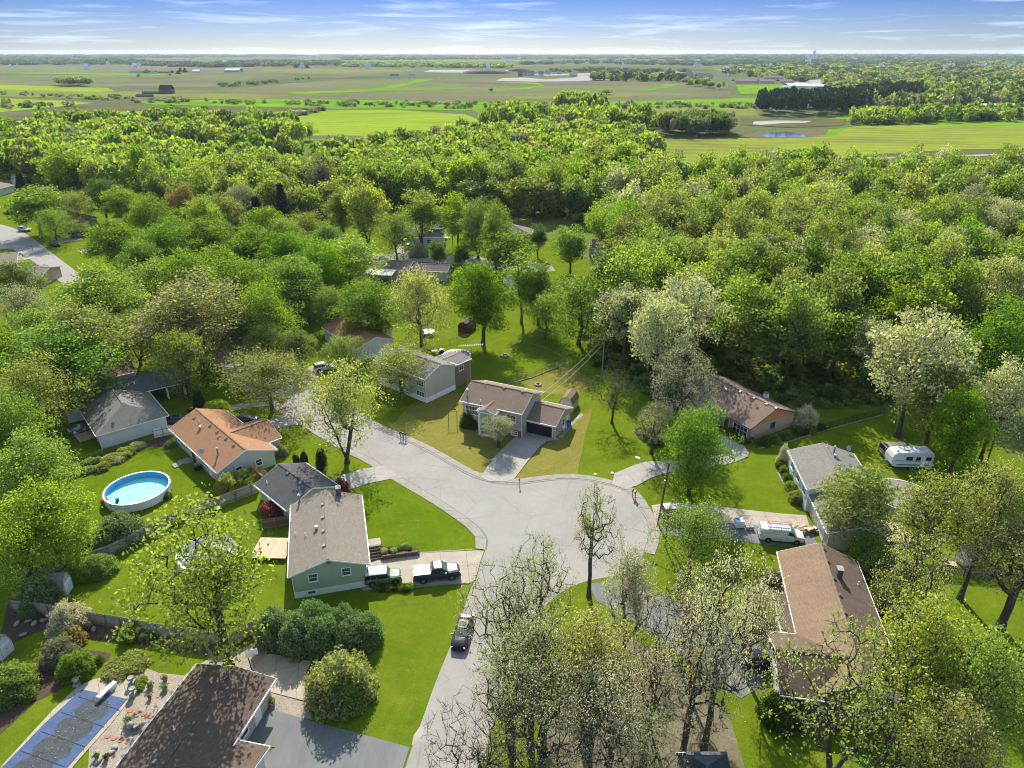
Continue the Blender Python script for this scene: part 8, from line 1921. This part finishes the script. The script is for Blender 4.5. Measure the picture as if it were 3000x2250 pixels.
far_house('ruined_barn', 'tall dark ruined barn in the left fields', zL, 1034, 1114, 610, 13, 'black_paint', 'wood_brown', 12); far_house('ruined_shed', 'long low dark ruin left of the barn', zL, 880, 985, 630, 4, 'black_paint', 'wood_brown', 6); far_house('ruined_shed', 'low dark ruin touching the barn', zL, 920, 1030, 610, 4, 'black_paint', 'wood_brown', 6); far_house('ruined_shed', 'dark low ruin farthest from the barn', zL, 700, 768, 633, 4.5, 'black_paint', 'wood_brown', 7)
far_house('farm_house', 'dark farm house on the green plot in mid distance', zM, 315, 370, 506, 9, 'roof_black', 'wall_paleblue', 14); far_house('farm_house', 'white farm house beside the dark one', zM, 440, 475, 500, 8, 'roof_grey', 'wall_white', 12)
for k, (a, b, y, h, rm, wm, l) in enumerate([(1146, 1175, 496, 13, 'roof_mauve', 'brick_red', 'dark brick new house at the left end'), (1180, 1205, 492, 12, 'roof_grey', 'siding_mint', 'first mint wrapped house'), (1210, 1250, 490, 12, 'roof_grey', 'siding_mint', 'second mint wrapped house'), (1278, 1312, 496, 12, 'roof_grey', 'wall_white', 'white unfinished house'), (1322, 1356, 484, 11, 'roof_grey', 'siding_mint', 'third mint wrapped house'), (1396, 1424, 481, 14, 'roof_grey', 'siding_mint', 'tall mint wrapped house'), (1360, 1385, 480, 11, 'roof_grey', 'wall_white', 'white house behind the mint ones'), (1480, 1530, 497, 8, 'roof_grey', 'wall_tan', 'low dark house at the right end')]):
    far_house('new_house', l + ' of the building site', zM, a, b, y, h, rm, wm, 14, 'house')
for a, b, y, nm, l in ((340, 490, 540, 'school_building', 'left wing of the low school beyond the sports field'), (500, 592, 541, 'school_building', 'middle wing of the low school beyond the sports field'), (632, 722, 542, 'school_building', 'right wing of the low school beyond the sports field'), (525, 650, 514, 'school_building', 'rear wing of the low school beyond the sports field')): far_house(nm, l, zN, a, b, y, 7.5, 'roof_mauve', 'wall_tan', 30)
far_house('warehouse', 'large white warehouse at the right picture edge', zN, 2005, 2500, 744, 9, 'steel_white', 'steel_white', 60)
for k in range(8): 
    X, Y = zN(2045 + k * 45, 745); o = MB().b2((0, -.4, 0), (5, -.1, 4.5)).build('loading_door', M['steel_blue']); o.location = (X, Y, 0); tag(o, ('first', 'second', 'third', 'fourth', 'fifth', 'sixth', 'seventh', 'eighth')[k] + ' loading door from the left on the white warehouse', 'door', 'loading doors of the warehouse')
far_house('white_tent', 'white tarpaulin roofs beyond the sports field, left part', zN, 690, 820, 570, 7, 'whitewash', 'whitewash', 40); far_house('white_tent', 'white tarpaulin roofs beyond the sports field, right part', zN, 835, 925, 568, 5, 'whitewash', 'whitewash', 40)
for k, (a, b, y, h) in enumerate([(0, 75, 512, 15), (90, 140, 505, 14), (20, 60, 478, 15), (150, 195, 500, 13)]): far_house('apartment_block', ('leftmost', 'second', 'rear', 'rightmost')[k] + ' of the tan apartment blocks beyond the brown field', zN, a, b, y + 12, h, 'roof_grey', 'wall_tan', 20)
far_house('white_house', 'white house with car park beyond the pines', zN, 812, 876, 508, 10, 'steel_blue', 'wall_white', 20); far_house('white_house', 'long white roofed hall among the far wood', zN, 1112, 1162, 544, 8, 'steel_white', 'wall_grey', 20)
sx, sy = zN(815, 390); o = thing('grain_elevator', 'pale grain elevator towers on the far horizon at right', 'silo', (sx, sy, 0))
for k in range(4): MB().tube((k * 16, 0, 0), (k * 16, 0, 38 + (12 if k == 2 else 0)), 9, n=12).build('silo', M['wall_paleblue'], o)
MB().box((34, 0, 50), (14, 12, 26)).build('head_house', M['wall_paleblue'], o)
random.seed(77)
for k in range(58):
    u, v = random.uniform(270, 1250), random.uniform(446, 492)
    if 330 < u < 900 and v > 480: v -= 25
    far_house('town_house', 'small pale roofed house of the distant town beyond the school', zN, u, u + random.uniform(14, 30), v, random.uniform(8, 12), random.choice(['roof_grey', 'roof_taupe', 'roof_metal', 'roof_slate']), random.choice(['wall_white', 'wall_tan', 'wall_cream', 'wall_grey']), 12, 'house', 'distant town houses')
for k in range(60):
    u, v = random.uniform(0, 2200), random.uniform(120, 150)
    far_house('distant_farm', 'white farm building far out towards the horizon', zZ, u, u + random.uniform(5, 14), v, random.uniform(11, 20), random.choice(['roof_metal', 'steel_white']), 'steel_white', 15, 'building', 'distant farm buildings')
for k, (f, a, b, y, h, l) in enumerate([(zM, 780, 1110, 476, 9, 'large dark soil mound beside the building site'), (zM, 1075, 1225, 461, 9, 'second dark soil mound behind the first')]):
    A_, B_ = Vector(f(a, y)), Vector(f(b, y)); c = (A_ + B_) / 2; m = MB(); m.smooth = True; n = 24; Lh = (B_ - A_).length / 2; rings = [(1, 0), (.9, h * .55), (.7, h * .9), (.35, h), (0, h)]
    vs = []; fs = []
    for ri, (s, z) in enumerate(rings):
        for i in range(n): th = 2 * math.pi * i / n; vs.append((math.cos(th) * Lh * s, math.sin(th) * 45 * s, z * (1 + .06 * math.sin(3 * th))))
    for ri in range(len(rings) - 1):
        for i in range(n): j = (i + 1) % n; fs.append((ri * n + i, ri * n + j, (ri + 1) * n + j, (ri + 1) * n + i))
    m.add(vs, fs); o = m.build('soil_mound', M['mulch']); o.location = (c.x, c.y, 0); o['kind'] = 'structure'; o['label'] = l
# railway
rl = smooth_line(ZP((-120, 319), (170, 315), (383, 312), (667, 307), (800, 303), (940, 299), (1100, 292)), 1)
root = bpy.data.objects.new('railway', None); link(root); root['kind'] = 'structure'
MB().prism(offset(rl, 2.2) + offset(rl, -2.2)[::-1], .0, .7).build('ballast', M['stone_grey'], root)
for s in (-.75, .75): MB().path([(p[0], p[1], .8) for p in offset(rl, s)], .08, 4).build('rail', M['wood_brown'], root)
# fields' lone trees
lone = [(318, 160, 12, 16, 'leaf_deep', 'big round tree in front of the farm school building'), (300, 168, 9, 8, 'leaf_deep', 'small tree left of the farm school'), (385, 160, 9, 10, 'leaf_needle', 'spruce beside the brown roofed block'), (368, 164, 7, 8, 'leaf_wood', 'tree before the brown roofed block'), (477, 185, 6, 12, 'leaf_deep', 'round bush in the brown field'), (551, 186, 6, 9, 'leaf_deep', 'second round bush in the brown field'), (1061, 199, 7, 9, 'leaf_mauve', 'lone brown tree in the wide ploughed field'), (1208, 225, 14, 24, 'leaf_mauve', 'bare brown tree at the end of the shrub strip'), (1310, 205, 9, 30, 'leaf_spring', 'clump of trees in the ploughed field'), (390, 155, 12, 9, 'leaf_needle', 'tall spruce right of the brown roofed block'), (400, 156, 12, 9, 'leaf_needle', 'far right spruce of the farm school row'), (640, 146, 14, 9, 'leaf_needle', 'left spruce of the distant pair'), (655, 147, 15, 9, 'leaf_needle', 'middle spruce of the distant group'), (664, 147, 14, 8, 'leaf_needle', 'right spruce of the distant group'), (670, 305, 13, 22, 'leaf_maple', 'dark green tree beside the railway line'), (1090, 345, 12, 20, 'leaf_spring', 'lone tree')][:-1]
for u, v, h, wpx, lf, lab in lone:
    X, Y = zZ(u, v); w = wpx / .73733 * Y / FOC
    place_tree('field_tree', 'far_conifer' if lf == 'leaf_needle' else 'far_round_1', lf, X, Y, h, w, lab)
far_mass('far_wood', [(1470, 184), (1590, 200), (1600, 204), (1560, 190), (1500, 176)], 26, ['leaf_wood', 'leaf_deep'], (9, 14), 0.008, '%s trees along the school field', LOW)
for (u, v, h, wpx, lf, lab) in [(2085, 378, 10, 44, 'leaf_maple', 'left willow clump in the right field edge'), (2110, 380, 10, 40, 'leaf_maple', 'second willow clump in the right field edge'), (2150, 380, 10, 36, 'leaf_spring', 'third willow clump in the right field edge'), (2185, 382, 9, 30, 'leaf_maple', 'right willow clump in the right field edge')]:
    X, Y = zZ(u, v); place_tree('willow_tree', 'far_round_3', lf, X, Y, h, wpx / .73733 * Y / FOC, lab)

# ------------------------------------------------------------------ yard odds and ends
def grill(label, f, q, rz=0): x, y = f(*q); o = thing('barbecue_grill', label, 'grill', (x, y, .05), rz); MB().b2((-.6, -.28, 0), (.6, .28, .8)).build('cabinet', M['black_paint'], o); MB().b2((-.38, -.27, .8), (.38, .27, 1.12)).build('lid', M['metal_grey'], o)
def table(label, f, q, n=4, r=.6, mt='trim_dark'):
    x, y = f(*q); o = thing('garden_table', label, 'table', (x, y, .05)); MB().lathe([(0, .7), (r, .7), (r, .74), (0, .74)], 18).build('table_top', M[mt], o); MB().tube((0, 0, 0), (0, 0, .7), .05).build('leg', M[mt], o)
    for k in range(n):
        a = k * 2 * math.pi / n + .3; c = thing('garden_chair', ('first', 'second', 'third', 'fourth')[k] + ' chair round the ' + label, 'chair', (x + math.cos(a) * (r + .45), y + math.sin(a) * (r + .45), .05), a + math.pi); MB().b2((-.24, -.24, .4), (.24, .24, .45)).build('seat', M[mt], c); MB().b2((-.26, -.24, .45), (-.22, .24, .9)).build('backrest', M[mt], c)
        for sx in (-.2, .2):
            for sy in (-.2, .2): MB().box((sx, sy, .2), (.04, .04, .4)).build('leg', M[mt], c)
def bin_(label, f, q, mt): x, y = f(*q); o = thing('rubbish_bin', label, 'bin', (x, y, .06), .3); m = MB(); m.hull([(-.3, -.33, .95), (.3, -.33, .95), (.3, .33, .95), (-.3, .33, .95)], [(-.23, -.26, .04), (.23, -.26, .04), (.23, .26, .04), (-.23, .26, .04)]); m.build('body', M[mt], o); MB().b2((-.34, -.36, .95), (.34, .38, 1.02)).build('lid', M['black_paint'], o)
grill('black grill beside the beige house extension', zR, (1640, 690)); grill('covered grill by the grey roofed house carport', zA, (1380, 640), .5); grill('black grill on the pool garden patio of the orange roofed house', zA, (1430, 1050), .6)
table('dark table on the patio left of the beige extension', zR, (1560, 690), 3); table('table on the dark deck of the grey roofed house', zA, (560, 780), 4, .6, 'white_plastic'); table('table under the far grey house eave', zQ, (1150, 560), 3, .7, 'trim_dark')
bin_('dark wheeled bin at the sage house driveway corner', zV, (50, 470), 'metal_grey'); bin_('green wheeled bin at the brick house wall', zF, (1110, 690), 'paint_green'); bin_('blue bin by the tan house garage side', zE, (1290, 690), 'blue_tarp')
pole('utility_pole', 'grey utility pole among the trees above the left street', zI(1378, 480), zI(1378, 480), 9, .13); pole('utility_pole', 'wooden utility pole on the shaded lawn at right', zG(1900, 460), zG(1900, 460), 9, .14, 'wood_brown')
for k, q in enumerate(((530, 882), (860, 1045), (425, 1030))): x, y = zP(*q); mailbox(('upper', 'middle', 'lower')[k] + ' mailbox of the three along the far left street', x, y, R(-30))
for k, (q, r_, h_) in enumerate((((700, 1000), .5, .5), ((1330, 690), .35, .4), ((1420, 560), .3, .3))): pass
# give every look-alike its own place in the row, from left to right
ORD = 'first second third fourth fifth sixth seventh eighth ninth tenth eleventh twelfth'.split()
same = {}
for o in list(scene.objects):
    if o.get('category') and o.get('label') and not o.parent: same.setdefault(o['label'], []).append(o)
for lab, os_ in same.items():
    if 1 < len(os_) <= 12:
        os_.sort(key=lambda o: o.location.x / max(1, o.location.y * _cp + CAM_H * _sp))
        for k, o in enumerate(os_):
            t_ = lab + ', ' + ORD[k] + ' from left'
            if len(t_.split()) <= 16: o['label'] = t_
# ------------------------------------------------------------------ the air
t = NT('haze'); v = t.n('ShaderNodeVolumePrincipled'); v.inputs['Density'].default_value = 0.000035; v.inputs['Color'].default_value = (0.78, 0.88, 1, 1); v.inputs['Anisotropy'].default_value = 0.2
t.l(v.outputs[0], t.out.inputs['Volume']); M['haze'] = t.mat
hz = MB().b2((-14500, -14500, -1.2), (14500, 14500, 66)).build('haze', M['haze']); hz['kind'] = 'stuff'
